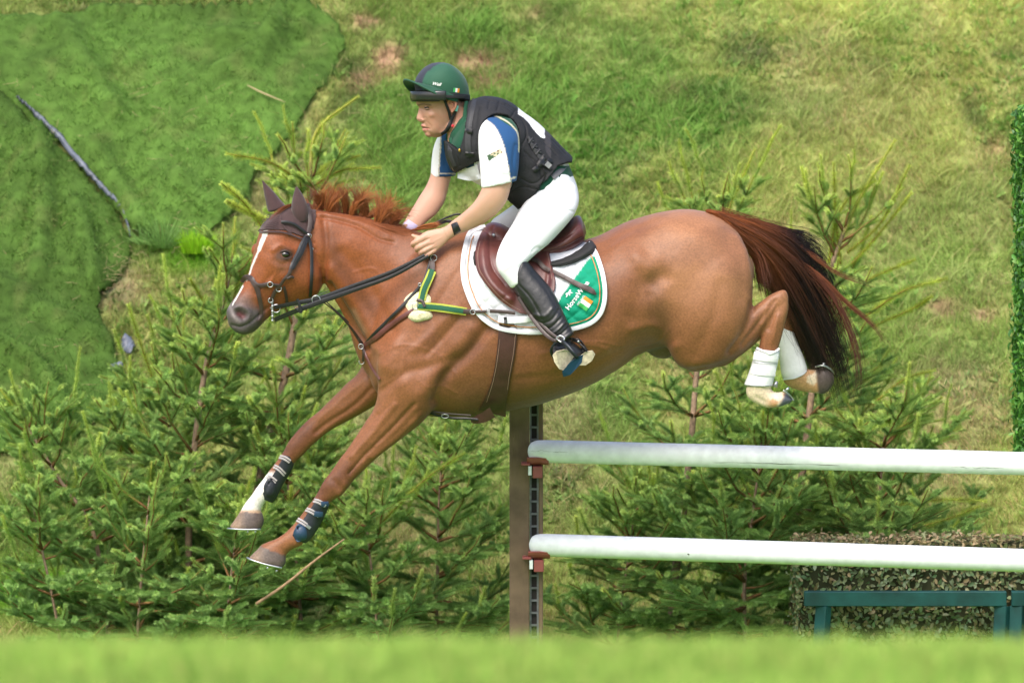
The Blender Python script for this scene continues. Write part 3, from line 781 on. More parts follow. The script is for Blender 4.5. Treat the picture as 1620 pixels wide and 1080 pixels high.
# tall clipped green hedge at the right edge
gx0 = P(1614, 400, .1).x
rt_ = thing('tall_hedge', (gx0 + .3, .1, 0), 'tall narrow clipped hedge of bright glossy green leaves cut off by the right edge', 'hedge')
hz_top, hz_bot = P(1607, 178, .1).z, P(1607, 735, .1).z
hc2 = (gx0 + .27, .12, (hz_top + hz_bot) / 2); hh2 = np.array((.27, .20, (hz_top - hz_bot) / 2))
mo('core', *box(hc2, hh2 * (.93, .93, .985)), MATS['hedge_core'], rt_, smooth=False)
pp, nn, cc = hedge_block(hc2, hh2, 15000, .013, [(.07, .22, .03), (.10, .30, .04), (.05, .15, .03), (.16, .34, .05)], 14, bulge=.014)
Vh, Fh, Ch = leaf_cloud(pp, nn, .015, cc, 15)
tag(mo('leaves', Vh, Fh, MATS['hedge_leaf'], rt_, cols=Ch, smooth=False), kind='stuff')
mat('dark_wood', (.12, .085, .055), rough=.8, noise=(30, .3))
mo('stem', *box((gx0 + .27, .12, hz_bot / 2), (.05, .05, hz_bot / 2 + .01)), MATS['dark_wood'], rt_, smooth=False)
# far dark hedge beyond the crest, top right
pf = P(1500, -3, 9.2)
fz = float(zg(np.array([pf.x]), np.array([9.2]))[0])
rf = thing('far_hedge', (3.4, 9.4, fz), 'dark hedge strip on the crest at the top right corner', 'hedge')
hcf = (3.4, 9.6, fz + .3); hhf = np.array((1.55, .25, .3))
mo('core', *box(hcf, hhf * .95), MATS['hedge_core'], rf, smooth=False)
pp, nn, cc = hedge_block(hcf, hhf, 3000, .03, [(.05, .10, .03), (.04, .07, .02)], 24, bulge=.02)
Vh, Fh, Ch = leaf_cloud(pp, nn, .03, cc, 25)
tag(mo('leaves', Vh, Fh, MATS['hedge_leaf'], rf, cols=Ch, smooth=False), kind='stuff')

# ---------------------------------------------------------------- the jump: two posts, two poles
mat('post_wood', (.165, .108, .068), rough=.85, noise=(9, .35), bump=(30, .5, (8, 8, 1)))
mat('galvanised_track', (.17, .175, .185), rough=.55, metal=.3, noise=(40, .3))
mat('slot_dark', (.035, .03, .028), rough=.9)
mat('white_paint', (.80, .82, .85), rough=.5, noise=(26, .10), bump=(16, .3, (.3, 1, 1)))
mat('red_plastic', (.30, .075, .07), rough=.45, noise=(20, .15))
mat('crack_dark', (.06, .05, .05), rough=.9)
def jump_post(px, y, label, top_py=592):
    root = thing('jump_post', (P(px, 700, y).x, y, 0), label, 'jump post', 'posts holding the poles')
    zt = P(px, top_py, y).z; a = P(px - 26, 800, y).x; k = (20 + y) / 8000
    m_ = MB()
    def bb(x0, x1, y0, y1, bev=.003): return box(((x0 + x1) / 2, (y0 + y1) / 2, zt / 2), ((x1 - x0) / 2, (y1 - y0) / 2, zt / 2), bev=bev)
    mo('board', *bb(a, a + 31.5 * k, y - .055, y + .06), MATS['post_wood'], root, smooth=False)
    mo('board', *bb(a + 46.5 * k, a + 53 * k, y - .045, y + .06), MATS['post_wood'], root, smooth=False)
    x0, x1 = a + 31.8 * k, a + 46.2 * k
    mo('keyhole_track', *bb(x0 + .0005, x1 - .0005, y - .012, y + .05, .001), MATS['slot_dark'], root, smooth=False)
    tr = MB()
    w_ = 3.0 * k
    for q0, q1 in ((x0, x0 + w_), (x1 - w_, x1)):
        tr.add(*box(((q0 + q1) / 2, y - .022, zt / 2), ((q1 - q0) / 2, .008, zt / 2 - .001)))
    z = .04
    while z < zt - .03:
        tr.add(*box(((x0 + x1) / 2, y - .021, z), ((x1 - x0) / 2 - w_, .006, .004)))
        z += .050
    tr.build('track_plate', MATS['galvanised_track'], root, smooth=False)
    return root
jump_post(832, .50, 'brown wooden jump post with a slotted metal track, behind the horse girth')
pr = P(1620, 733, -.1); pl_ = P(836, 713, .42)
dirp = (pr - pl_); slope = dirp / dirp.x
def pole(lx, ly, rx, ry, label, seed, marks):
    a = P(lx, ly, .42); b = P(rx, ry, -.10); d = (b - a).normalized(); b2 = a + d * 3.55
    root = thing('jump_pole', tuple(a), label, 'pole', 'white poles of the jump')
    r = .0455
    L = (b2 - a).length
    st = [0, .004, .012, .025, .04, .07] + list(np.linspace(.2, L - .2, 24)) + [L - .07, L - .04, L - .025, L - .012, L - .004, L]
    rr = [r * .25, r * .5, r * .75, r * .90, r * .97, r] + [r * (1 + .008 * math.sin(i * 1.7 + seed)) for i in range(24)] + [r, r * .97, r * .90, r * .75, r * .5, r * .25]
    pts = [a + d * s for s in st]
    V_, F_ = tube(pts, rr, n=40, sub=1)
    mo('body', V_, F_, MATS['white_paint'], root)
    side = Vector((0, 0, 1)).cross(d).normalized(); upv = d.cross(side)
    for (px_a, px_b, ang, th) in marks:
        s0 = (P(px_a, ly, .2).x - a.x) / d.x; s1 = (P(px_b, ly, .2).x - a.x) / d.x
        n = 14; c = []
        rs2 = np.random.RandomState(int(px_a))
        for i in range(n):
            s = s0 + (s1 - s0) * i / (n - 1); an = R(ang + rs2.normal(0, 2.0))
            c.append(a + d * s - side * math.cos(an) * r * -1 * -1 * 1.0 + upv * math.sin(an) * r)
        V2, F2 = tube([(p - (a + d * ((p - a).dot(d)))).normalized() * (r * 1.001) + (a + d * ((p - a).dot(d))) for p in c], [.0002] + [th * rs2.uniform(.3, 1.2) for _ in range(n - 2)] + [.0002], n=5, sub=2)
        mo('crack', V2, F2, MATS['crack_dark'], root)
    # cup under the left end
    return root, a, d
def cup(a, d, label, r=.0455):
    c = Vector(a) + d * .035
    root = thing('jump_cup', tuple(c + Vector((0, 0, -.09))), label, 'jump cup', 'red cups holding the poles')
    V_ = []; F_ = []; n = 10; R1, R2 = r + .002, r + .010
    xs_ = (-.040, .048)
    for xx in xs_:
        for R_ in (R1, R2):
            for i in range(n + 1):
                an = R(205 + 130 * i / n)
                V_.append((c.x + xx + (.015 if xx > 0 and i in (0, n) else 0), c.y + R_ * math.cos(an), c.z - abs(xx) * 0 + R_ * math.sin(an)))
    k = n + 1
    for i in range(n):
        F_ += [(i, i + 1, k + i + 1, k + i), (2 * k + i, 3 * k + i, 3 * k + i + 1, 2 * k + i + 1), (i, 2 * k + i, 2 * k + i + 1, i + 1), (k + i, k + i + 1, 3 * k + i + 1, 3 * k + i)]
    F_ += [(0, k, 3 * k, 2 * k), (n, 2 * k + n, 3 * k + n, k + n)]
    mo('dish', V_, F_, MATS['red_plastic'], root, smooth=False)
    mo('block', *box((c.x + .003, c.y - .01, c.z - r - .036), (.020, .026, .024), bev=.003), MATS['red_plastic'], root, smooth=False)
    mo('flange', *box((c.x - .045, c.y - .012, c.z - r - .004), (.018, .030, .005), bev=.002), MATS['red_plastic'], root, smooth=False)
    mo('pin_plate', *box((c.x - .028, c.y - .012, c.z - r - .030), (.007, .024, .018), bev=.001), MATS['white_paint'], root, smooth=False)
    return root
_, a1, d1 = pole(836, 713, 1620, 733, 'upper white pole of the jump with fine cracks in its paint', 1, [(842, 905, 4, .0006), (1130, 1330, -28, .0012), (1500, 1580, -20, .0009)])
_, a2, d2 = pole(838, 861, 1620, 886, 'lower white pole of the jump, in front of the low hedge', 2, [(1092, 1095, -15, .002)])
cup(a1, d1, 'red plastic cup under the end of the upper pole')
cup(a2, d2, 'red plastic cup under the end of the lower pole')

# ================================================================ the horse
CAMV = Vector((0, -20, CAM_Z))
def loft(secs, n=36, sub=5, ex=2.2, cap=.35):
    """sections (ax,ay, bx,by, w, y[, dy]): two outline points in the plane at depth y (a nearer the viewer by dy), half depth w"""
    S = []
    for s in secs:
        ax, ay, bx, by, w_, y = s[:6]; dy = s[6] if len(s) > 6 else 0
        a = np.array(tuple(P(ax, ay, y))); b = np.array(tuple(P(bx, by, y)))
        a[1] -= dy; b[1] += dy
        S.append(np.concatenate([a, b, [w_]]))
    q = catmull(np.array(S), sub)
    A, B, W = q[:, :3], q[:, 3:6], np.maximum(q[:, 6], .002)
    C = (A + B) / 2; H = (A - B) / 2
    Yv = np.array((0, 1., 0)); u = H / (np.linalg.norm(H, axis=1)[:, None] + 1e-9)
    D = Yv - u * (u @ Yv)[:, None]; D /= np.linalg.norm(D, axis=1)[:, None]
    ang = np.arange(n) * 2 * math.pi / n
    ca, sa = np.cos(ang), np.sin(ang)
    ca = np.sign(ca) * np.abs(ca) ** (2 / ex); sa = np.sign(sa) * np.abs(sa) ** (2 / ex)
    rings = [C[i] + ca[:, None] * H[i] + sa[:, None] * D[i] * W[i] for i in range(len(C))]
    # rounded caps
    def capring(i, j, f):
        return [C[i] + (C[i] - C[j]) * 0 + (rings[i] - C[i]) * f + (C[i] - C[j]) / (np.linalg.norm(C[i] - C[j]) + 1e-9) * min(np.linalg.norm(H[i]), W[i]) * cap * g for f, g in ((.85, .5), (.5, .87), (.15, 1.0))]
    st = capring(0, 1, 0)[::-1]; en = capring(-1, -2, 0)
    rings = st + rings + en
    V = np.concatenate(rings); m = len(rings); F = []
    for i in range(m - 1):
        for k in range(n):
            a = i * n + k; b = i * n + (k + 1) % n
            F.append((a, b, b + n, a + n))
    F.append(tuple(range(n - 1, -1, -1))); F.append(tuple(range((m - 1) * n, m * n)))
    return V, F
def fuse(parts, voxel, smooth=6, factor=.5):
    """one continuous surface out of overlapping closed lofts"""
    b = MB()
    for V_, F_ in parts: b.add(V_, F_)
    me = bpy.data.meshes.new('shape'); me.from_pydata([tuple(v) for v in np.concatenate(b.V)], [], b.F)
    import bmesh
    bm = bmesh.new(); bm.from_mesh(me); bmesh.ops.recalc_face_normals(bm, faces=bm.faces); bm.to_mesh(me); bm.free()
    o = bpy.data.objects.new('shape', me); COL.objects.link(o)
    r = o.modifiers.new('r', 'REMESH'); r.mode = 'VOXEL'; r.voxel_size = voxel; r.adaptivity = 0
    s = o.modifiers.new('s', 'SMOOTH'); s.factor = factor; s.iterations = smooth
    dg = bpy.context.evaluated_depsgraph_get(); ev = o.evaluated_get(dg); m2 = ev.to_mesh()
    V_ = np.zeros(len(m2.vertices) * 3); m2.vertices.foreach_get('co', V_)
    F_ = [tuple(p.vertices) for p in m2.polygons]
    ev.to_mesh_clear(); bpy.data.objects.remove(o); bpy.data.meshes.remove(me)
    return V_.reshape(-1, 3), np.array([f for f in F_ if len(f) == 4])
def vnormals(V, F):
    a = V[F[:, 1]] - V[F[:, 0]]; b = V[F[:, 2]] - V[F[:, 0]]
    n = np.cross(a, b); N = np.zeros_like(V)
    for k in range(F.shape[1]): np.add.at(N, F[:, k], n)
    return N / (np.linalg.norm(N, axis=1)[:, None] + 1e-12)
def segdist(px, py, pts):
    q = catmull(np.array(pts, float), 22) if len(pts) > 2 else np.array([np.array(pts[0]) * (1 - t) + np.array(pts[-1]) * t for t in np.linspace(0, 1, 80)], float) if len(pts) == 2 else np.array(pts, float)
    d = np.full(len(px), 1e9)
    x0, x1 = q[:, 0].min() - 90, q[:, 0].max() + 90; y0, y1 = q[:, 1].min() - 90, q[:, 1].max() + 90
    m = (px > x0) & (px < x1) & (py > y0) & (py < y1)
    if m.any(): d[m] = np.hypot(px[m][:, None] - q[None, :, 0], py[m][:, None] - q[None, :, 1]).min(1)
    return d
GAIN = True
def sculpt(V, F, strokes):
    for (pts, r_, am, *cond) in strokes:
        N = vnormals(V, F) if cond and cond[0] == 'renormal' else sculpt.N
        px, py = PN(V)
        d = segdist(px, py, pts)
        wt = np.exp(-(d / r_) ** 2) * sstep(.05, .4, np.abs(N[:, 1]))
        if cond and cond[0] == 'near': wt = wt * (N[:, 1] < 0) * (V[:, 1] < .03)
        if cond and cond[0] == 'far': wt = wt * (V[:, 1] > .0)
        if cond and cond[0] == 'nearleg': wt = wt * (V[:, 1] < .0)
        V += N * (am * wt * (1.4 if GAIN and np.mean([p[0] for p in pts]) > 520 else 1))[:, None]
    return V

YN, YF = -.135, .135
HORSE = []
HORSE.append(loft([(590, 470, 583, 585, .07, 0), (612, 430, 590, 612, .15, 0), (650, 392, 620, 640, .195, 0), (690, 372, 668, 655, .22, 0), (740, 363, 735, 660, .245, 0), (790, 368, 795, 652, .27, 0), (850, 380, 860, 637, .295, 0), (900, 384, 925, 614, .30, 0), (945, 374, 968, 590, .295, 0), (990, 352, 1008, 562, .285, 0), (1040, 337, 1048, 548, .275, 0), (1090, 331, 1095, 540, .265, 0), (1135, 341, 1140, 520, .235, 0), (1168, 367, 1172, 490, .18, 0), (1185, 405, 1186, 450, .09, 0)], n=48))
# neck
HORSE.append(loft([(492, 333, 507, 428, .058, -.04), (512, 335, 516, 450, .068, -.03), (548, 338, 530, 474, .078, -.02), (592, 347, 545, 503, .088, -.01), (636, 359, 556, 533, .105, 0), (682, 371, 566, 566, .13, 0), (735, 380, 586, 600, .16, 0), (785, 392, 625, 628, .18, 0)], n=40))
# thighs, gaskins, hocks
def hindleg(y, far=False):
    o = []
    o.append(loft([(1005, 395, 1172, 368, .07, y * .8), (1020, 425, 1188, 408, .115, y), (1030, 465, 1191, 455, .135, y * 1.05), (1040, 505, 1188, 500, .135, y * 1.05), (1052, 545, 1182, 533, .12, y), (1072, 576, 1165, 562, .09, y), (1090, 584, 1140, 574, .055, y)], n=40))
    if not far:
        o.append(loft([(1085, 575, 1120, 470, .10, y), (1130, 580, 1160, 478, .095, y), (1163, 567, 1182, 489, .075, y), (1188, 547, 1202, 478, .052, y), (1201, 531, 1219, 466, .040, y), (1207, 522, 1239, 458, .034, y), (1209, 520, 1246, 463, .03, y)], n=32))
        o.append(loft([(1207, 515, 1247, 466, .028, y), (1206, 524, 1247, 490, .036, y), (1203, 538, 1240, 520, .033, y), (1199, 556, 1231, 552, .026, y), (1192, 580, 1223, 582, .025, y), (1186, 600, 1220, 603, .030, y), (1180, 614, 1220, 614, .034, y), (1182, 628, 1224, 620, .032, y), (1194, 638, 1230, 620, .029, y), (1207, 643, 1236, 620, .031, y), (1216, 645, 1241, 622, .036, y)], n=28))
        o.append(loft([(1214, 645, 1238, 619, .036, y), (1228, 644, 1243, 622, .043, y), (1243, 640, 1248, 626, .040, y), (1254, 634, 1253, 629, .030, y)], n=28, ex=2.6))
    else:
        y2 = y + .02
        o.append(loft([(1090, 575, 1125, 470, .10, y2), (1140, 580, 1170, 478, .09, y2), (1175, 560, 1195, 485, .07, y2), (1205, 535, 1225, 482, .045, y2), (1222, 528, 1250, 484, .034, y2)], n=32))
        o.append(loft([(1220, 515, 1254, 485, .030, y2), (1224, 530, 1256, 510, .034, y2), (1229, 548, 1257, 538, .026, y2), (1238, 575, 1270, 566, .025, y2), (1238, 598, 1276, 582, .030, y2), (1246, 610, 1284, 584, .034, y2), (1262, 617, 1292, 584, .032, y2), (1277, 620, 1297, 582, .031, y2), (1290, 622, 1300, 580, .036, y2)], n=28))
        o.append(loft([(1286, 621, 1298, 581, .036, y2), (1300, 623, 1303, 580, .043, y2), (1311, 618, 1310, 580, .040, y2), (1316, 610, 1316, 588, .03, y2)], n=28, ex=2.6))
    return o
HORSE += hindleg(YN) + hindleg(YF, True)
# near foreleg (attached at the shoulder) and far foreleg
y = -.15
HORSE.append(loft([(640, 440, 715, 440, .05, -.12), (615, 490, 725, 500, .085, -.135), (600, 540, 728, 555, .10, -.14), (597, 585, 712, 605, .10, y), (598, 622, 692, 640, .09, y), (590, 648, 668, 668, .070, y), (575, 672, 643, 687, .058, y), (557, 698, 608, 714, .047, y), (538, 724, 580, 738, .040, y), (522, 746, 560, 756, .037, y), (511, 762, 551, 768, .038, y), (504, 776, 540, 782, .035, y), (496, 789, 523, 793, .028, y), (484, 804, 511, 812, .024, y), (471, 821, 499, 830, .025, y), (459, 834, 487, 848, .029, y), (449, 844, 478, 862, .034, y), (437, 852, 465, 868, .031, y), (425, 857, 457, 873, .031, y), (413, 863, 452, 880, .037, y)], n=36))
HORSE.append(loft([(415, 862, 452, 878, .038, y), (405, 872, 453, 887, .044, y), (394, 882, 449, 897, .050, y)], n=30, ex=2.5, cap=.06))
y = .12
HORSE.append(loft([(600, 500, 690, 520, .07, .11), (580, 560, 680, 585, .085, .12), (566, 590, 650, 615, .085, y), (551, 604, 608, 634, .070, y), (535, 620, 584, 648, .058, y), (508, 646, 550, 667, .047, y), (486, 665, 523, 682, .040, y), (468, 683, 502, 698, .038, y), (456, 699, 491, 708, .037, y), (449, 713, 480, 720, .033, y), (439, 727, 466, 733, .027, y), (427, 744, 453, 751, .024, y), (415, 760, 440, 768, .026, y), (403, 774, 430, 784, .033, y), (393, 788, 418, 796, .029, y), (384, 801, 413, 806, .030, y), (378, 812, 415, 812, .036, y)], n=36))
HORSE.append(loft([(378, 811, 415, 811, .037, y), (371, 822, 418, 822, .044, y), (362, 834, 414, 835, .050, y)], n=30, ex=2.5, cap=.06))
# head, turned a little towards the camera
hy = lambda px: -.02 - (500 - px) * .00085
HORSE.append(loft([(478, 320, 508, 395, .062, hy(500), .01), (447, 333, 511, 425, .085, hy(478), .025), (419, 355, 509, 450, .098, hy(462), .04), (407, 385, 497, 466, .100, hy(450), .045), (400, 412, 474, 478, .082, hy(438), .042), (391, 438, 449, 487, .064, hy(420), .035), (379, 460, 430, 498, .054, hy(404), .03), (366, 480, 415, 510, .054, hy(390), .025), (359, 494, 402, 520, .052, hy(380), .02), (361, 510, 390, 527, .040, hy(375), .012)], n=44, ex=2.35))
HORSE.append(loft([(368, 508, 372, 524, .030, hy(375)), (384, 505, 385, 529, .036, hy(385)), (400, 500, 402, 524, .034, hy(400)), (414, 495, 420, 508, .028, hy(410))], n=24))
# eye socket rise and jaw
eye_c = P(450, 402, hy(450) - .093)
HORSE.append(ellipsoid(P(448, 399, hy(450) - .065), (.042, .032, .034)))
HORSE.append(ellipsoid(P(409, 396, hy(450) + .055), (.030, .030, .030)))
HORSE.append(ellipsoid(P(480, 430, hy(475) - .04), (.068, .045, .075)))
# ears
def ear(b, t, yb, yt, w_, dp):
    c = [(b[0] * (1 - k) + t[0] * k, b[1] * (1 - k) + t[1] * k, yb * (1 - k) + yt * k, w_ * s) for k, s in ((0, .7), (.2, .98), (.42, 1.0), (.68, .70), (.88, .33), (1, .08))]
    dx, dy_ = t[0] - b[0], t[1] - b[1]; L_ = math.hypot(dx, dy_); nx_, ny_ = -dy_ / L_, dx / L_
    return loft([(x - nx_ * ww, y_ - ny_ * ww, x + nx_ * ww, y_ + ny_ * ww, dp * ww / w_, yy) for x, y_, yy, ww in c], n=20, sub=4)
HORSE.append(ear((475, 342), (471, 312), hy(490) - .055, hy(490) - .055, 8, .015))
# sheath between the thighs, dock of the tail
HORSE.append(loft([(1012, 530, 1018, 552, .03, 0), (1030, 530, 1036, 565, .045, 0), (1050, 530, 1056, 568, .045, 0), (1072, 530, 1072, 556, .03, 0)], n=20))
HORSE.append(loft([(1120, 336, 1115, 352, .03, 0), (1150, 344, 1142, 366, .032, 0), (1174, 356, 1166, 376, .022, 0), (1188, 366, 1182, 378, .010, 0)], n=16))
HV, HF = fuse(HORSE, .0062, 7)
def relax(V, F, wt, it=30):
    E = np.concatenate([F[:, [0, 1]], F[:, [1, 2]], F[:, [2, 3]], F[:, [3, 0]]])
    deg = np.zeros(len(V)); np.add.at(deg, E[:, 0], 1); np.add.at(deg, E[:, 1], 1)
    for _ in range(it):
        S = np.column_stack([np.bincount(E[:, 0], V[E[:, 1], k], len(V)) + np.bincount(E[:, 1], V[E[:, 0], k], len(V)) for k in range(3)]) / deg[:, None]
        V = V + (S - V) * .6 * wt[:, None]
    return V
px, py = PN(HV); side = sstep(.02, .09, np.abs(HV[:, 1]))
wr = np.zeros(len(HV))
for pts, r_ in (([(1040, 370), (1010, 430), (1020, 500), (1050, 545)], 26), ([(1172, 370), (1190, 405)], 16), ([(1050, 375), (1120, 362), (1170, 380)], 24), ([(640, 430), (620, 500), (606, 560)], 20), ([(700, 420), (728, 470), (735, 540), (720, 590), (700, 640)], 26), ([(700, 385), (740, 400)], 25), ([(600, 590), (660, 640)], 16), ([(1130, 372), (1100, 400), (1075, 440), (1062, 490), (1062, 540)], 26), ([(490, 330), (510, 380)], 8), ([(1150, 560), (1180, 520)], 10)):
    wr = np.maximum(wr, np.exp(-(segdist(px, py, pts) / r_) ** 2))
HV = relax(HV, HF, np.clip(wr * side, 0, 1), 70)
sculpt.N = vnormals(HV, HF)
HV = sculpt(HV, HF, [
    # girth groove behind the triceps, shoulder
    ([(770, 520), (748, 550), (720, 578), (702, 600), (690, 632)], 9, -.012), ([(745, 520), (715, 553), (690, 585), (668, 620)], 12, .006),
    ([(730, 500), (700, 535), (675, 560)], 5, -.004), ([(720, 490), (680, 530), (655, 552)], 7, .004),
    ([(690, 400), (655, 450), (628, 500), (606, 545)], 12, -.006), ([(622, 548), (612, 575)], 18, .010),
    ([(735, 415), (705, 460), (680, 500)], 7, -.004), ([(760, 400), (748, 440)], 14, -.005),
    ([(605, 616), (640, 590), (680, 580), (720, 565)], 8, -.005), ([(640, 610), (660, 640)], 14, .006),
    # neck
    ([(512, 345), (516, 380), (514, 420), (512, 445)], 5, -.010), ([(522, 452), (545, 490), (566, 525), (580, 552)], 6, -.014), ([(525, 425), (556, 470), (585, 520), (596, 550)], 10, .007),
    ([(540, 400), (570, 430), (600, 480), (620, 520)], 9, -.004), ([(502, 341), (560, 356), (600, 378), (622, 383)], 2.6, -.005), ([(510, 338), (565, 350), (615, 372)], 4, .003),
    ([(560, 380), (620, 410), (660, 430)], 20, .005),
    ([(545, 495), (560, 520), (572, 535)], 5, -.004),
    # head
    ([(437, 432), (426, 447), (415, 458)], 3, .003), ([(448, 428), (425, 440), (405, 465)], 5, -.003), ([(432, 396), (446, 388), (460, 395)], 4, .005), ([(458, 380), (466, 384)], 7, -.005),
    ([(434, 412), (445, 418), (460, 414)], 4, -.0035), ([(480, 425), (492, 440)], 16, .003), ([(420, 400), (410, 430), (395, 460)], 8, -.002),
    ([(377, 493), (384, 499)], 5.5, -.020), ([(372, 488), (384, 486), (394, 494), (392, 505)], 3.5, .005), ([(367, 514), (380, 517), (396, 510), (424, 487)], 2.0, -.006), ([(370, 526), (390, 524)], 4, .003),
    ([(402, 478), (414, 488)], 7, -.003), ([(505, 438), (497, 460), (480, 474)], 5, .003),
    # barrel and flank
    ([(1034, 448), (1046, 438)], 16, -.014), ([(1008, 408), (1024, 424)], 14, .009), ([(1030, 470), (1042, 510), (1060, 540)], 9, -.006), ([(1000, 520), (1040, 515), (1070, 545)], 8, .005),
    ([(1020, 430), (1010, 470), (1000, 500)], 16, -.006), ([(1180, 395), (1186, 440), (1184, 500)], 7, .003), ([(1150, 370), (1168, 410), (1172, 470)], 12, -.003),
    ([(1060, 360), (1120, 380), (1150, 430)], 26, .005), ([(1100, 560), (1130, 500), (1140, 450)], 10, -.003), ([(1155, 556), (1180, 520), (1190, 480)], 5, -.006, 'nearleg'),
    ([(945, 400), (985, 372), (1040, 350)], 7, -.003),
    *[([(x - 6, 500), (x - 14, 540), (x - 34, 585)], 7, -.0011) for x in (898, 924, 950)],
    ([(820, 600), (900, 590), (980, 555)], 7, -.0025), ([(855, 560), (930, 545), (960, 552)], 4, .002),
    # hock and gaskin
    ([(1175, 545), (1205, 505), (1226, 476)], 4, -.005, 'nearleg'), ([(1214, 488), (1205, 512)], 4, .004, 'nearleg'), ([(1229, 484), (1222, 505), (1216, 520)], 4, -.004, 'nearleg'), ([(1230, 500), (1222, 540)], 3, .003, 'nearleg'),
    # forearms, knees, tendons
    ([(655, 640), (615, 682), (575, 722), (553, 748)], 3.5, -.006, 'nearleg'), ([(625, 640), (592, 682), (556, 722)], 4, .004, 'nearleg'), ([(665, 655), (630, 690), (590, 722)], 4, .004, 'nearleg'), ([(598, 655), (570, 690), (545, 722)], 3, -.003, 'nearleg'),
    ([(528, 760), (540, 772)], 5, -.003, 'nearleg'), ([(520, 756), (512, 770)], 6, .003, 'nearleg'), ([(546, 764), (536, 780)], 4, .004, 'nearleg'),
    ([(596, 605), (562, 640), (520, 668), (500, 684)], 4, -.005, 'far'), ([(575, 600), (540, 630), (505, 660)], 5, .003, 'far'),
    ([(1190, 612), (1212, 606)], 4, .002, 'nearleg'), ([(1196, 628), (1210, 636)], 3, -.003, 'nearleg'),
])
GAIN = False
# fine veins and skin
N_ = vnormals(HV, HF); px, py = PN(HV)
HV += N_ * ((fbm(HV[:, 0] * 14, HV[:, 2] * 14 + HV[:, 1] * 6, 3, 4) - .5) * .0035 + (fbm(HV[:, 0] * 5 + HV[:, 2] * 4, HV[:, 2] * 7 - HV[:, 0] * 4 + HV[:, 1] * 6, 13, 3) - .5) * .010 * sstep(1.0, .9, px / 1160))[:, None]
for pts in ([(600, 560), (640, 545), (690, 560), (720, 590)], [(660, 600), (676, 612), (700, 610), (722, 622)], [(560, 430), (590, 425), (610, 440), (640, 436)], [(880, 560), (930, 540), (985, 548)], [(1060, 520), (1040, 540), (1005, 548)], [(640, 560), (634, 590), (600, 612)], [(612, 650), (600, 668), (585, 676)]):
    px, py = PN(HV); d = segdist(px, py, pts); HV += N_ * (.0022 * np.exp(-(d / 1.6) ** 2) * (N_[:, 1] < -.3))[:, None]
# colours of the coat, with some light and shade painted in
px, py = PN(HV); yy = HV[:, 1]
nz = fbm(HV[:, 0] * 4, HV[:, 2] * 4 + yy * 3, 8, 4)[:, None]; nf = fbm(HV[:, 0] * 30, HV[:, 2] * 30 + yy * 20, 18, 3)[:, None]
CH = np.array((.235, .092, .040)); CH_D = np.array((.105, .036, .018)); GREYS = np.array((.085, .070, .068)); WHT = np.array((.72, .68, .62)); CREAM = np.array((.62, .50, .36)); TAN = np.array((.42, .22, .09))
col = CH * (.85 + .3 * nz) * (.94 + .12 * nf)
def paint(c, g): 
    global col
    g = np.clip(g, 0, 1)[:, None]; col = col * (1 - g) + c * g
paint(np.array((.36, .165, .080)), .9 * sstep(980, 1080, px) * sstep(560, 420, py))  # tan rump, the brightness of its lit top painted in
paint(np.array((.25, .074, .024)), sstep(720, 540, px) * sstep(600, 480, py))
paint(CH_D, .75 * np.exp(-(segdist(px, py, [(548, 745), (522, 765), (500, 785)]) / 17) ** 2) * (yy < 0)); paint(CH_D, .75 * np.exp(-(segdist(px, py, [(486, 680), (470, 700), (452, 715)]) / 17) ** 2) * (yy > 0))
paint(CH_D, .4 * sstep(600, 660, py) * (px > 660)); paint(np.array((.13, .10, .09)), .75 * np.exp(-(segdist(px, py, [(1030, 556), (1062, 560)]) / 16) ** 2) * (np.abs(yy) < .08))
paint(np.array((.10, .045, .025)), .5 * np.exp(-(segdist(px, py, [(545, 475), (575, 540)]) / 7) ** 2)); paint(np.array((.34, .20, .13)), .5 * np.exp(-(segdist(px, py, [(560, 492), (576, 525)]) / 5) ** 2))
paint(np.array((.075, .032, .018)), .50 * np.exp(-(segdist(px, py, [(520, 372), (532, 410), (556, 448), (584, 482)]) / 13) ** 2)); paint(np.array((.10, .045, .028)), .45 * np.exp(-(segdist(px, py, [(752, 545), (722, 575), (704, 600)]) / 12) ** 2)); paint(np.array((.11, .055, .035)), .4 * np.exp(-(segdist(px, py, [(1034, 448), (1040, 480), (1052, 520)]) / 14) ** 2))  # sweat and shading painted into the coat: neck base, behind elbow, flank hollow
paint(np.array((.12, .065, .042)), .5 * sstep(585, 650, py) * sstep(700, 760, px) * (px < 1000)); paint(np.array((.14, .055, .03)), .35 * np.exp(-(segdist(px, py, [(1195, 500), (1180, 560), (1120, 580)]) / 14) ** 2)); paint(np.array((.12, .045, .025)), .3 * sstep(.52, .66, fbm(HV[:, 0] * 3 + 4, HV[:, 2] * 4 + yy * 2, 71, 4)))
paint(np.array((.13, .040, .016)), .95 * (np.exp(-(segdist(px, py, [(1135, 346), (1165, 358), (1200, 378), (1225, 392)]) / 9) ** 2) > .3) * (np.abs(yy) < .036) * (px > 1128))
# muzzle
mz = sstep(26, 8, (px - 385) * .55 - (py - 492) * .83 + 13)
paint(GREYS, sstep(-6, 14, (py - 470) - (px - 368) * .30 + 0) * (px < 432) * sstep(428, 408, px) * (yy < .3) * sstep(600, 560, py))
paint(np.array((.14, .10, .09)), .6 * np.exp(-(segdist(px, py, [(372, 470), (392, 476)]) / 9) ** 2)); paint(np.array((.10, .03, .03)), np.exp(-(segdist(px, py, [(378, 496), (384, 500)]) / 4.5) ** 2)); paint(np.array((.30, .25, .23)), .5 * np.exp(-(segdist(px, py, [(362, 480), (370, 500), (378, 508)]) / 3) ** 2))
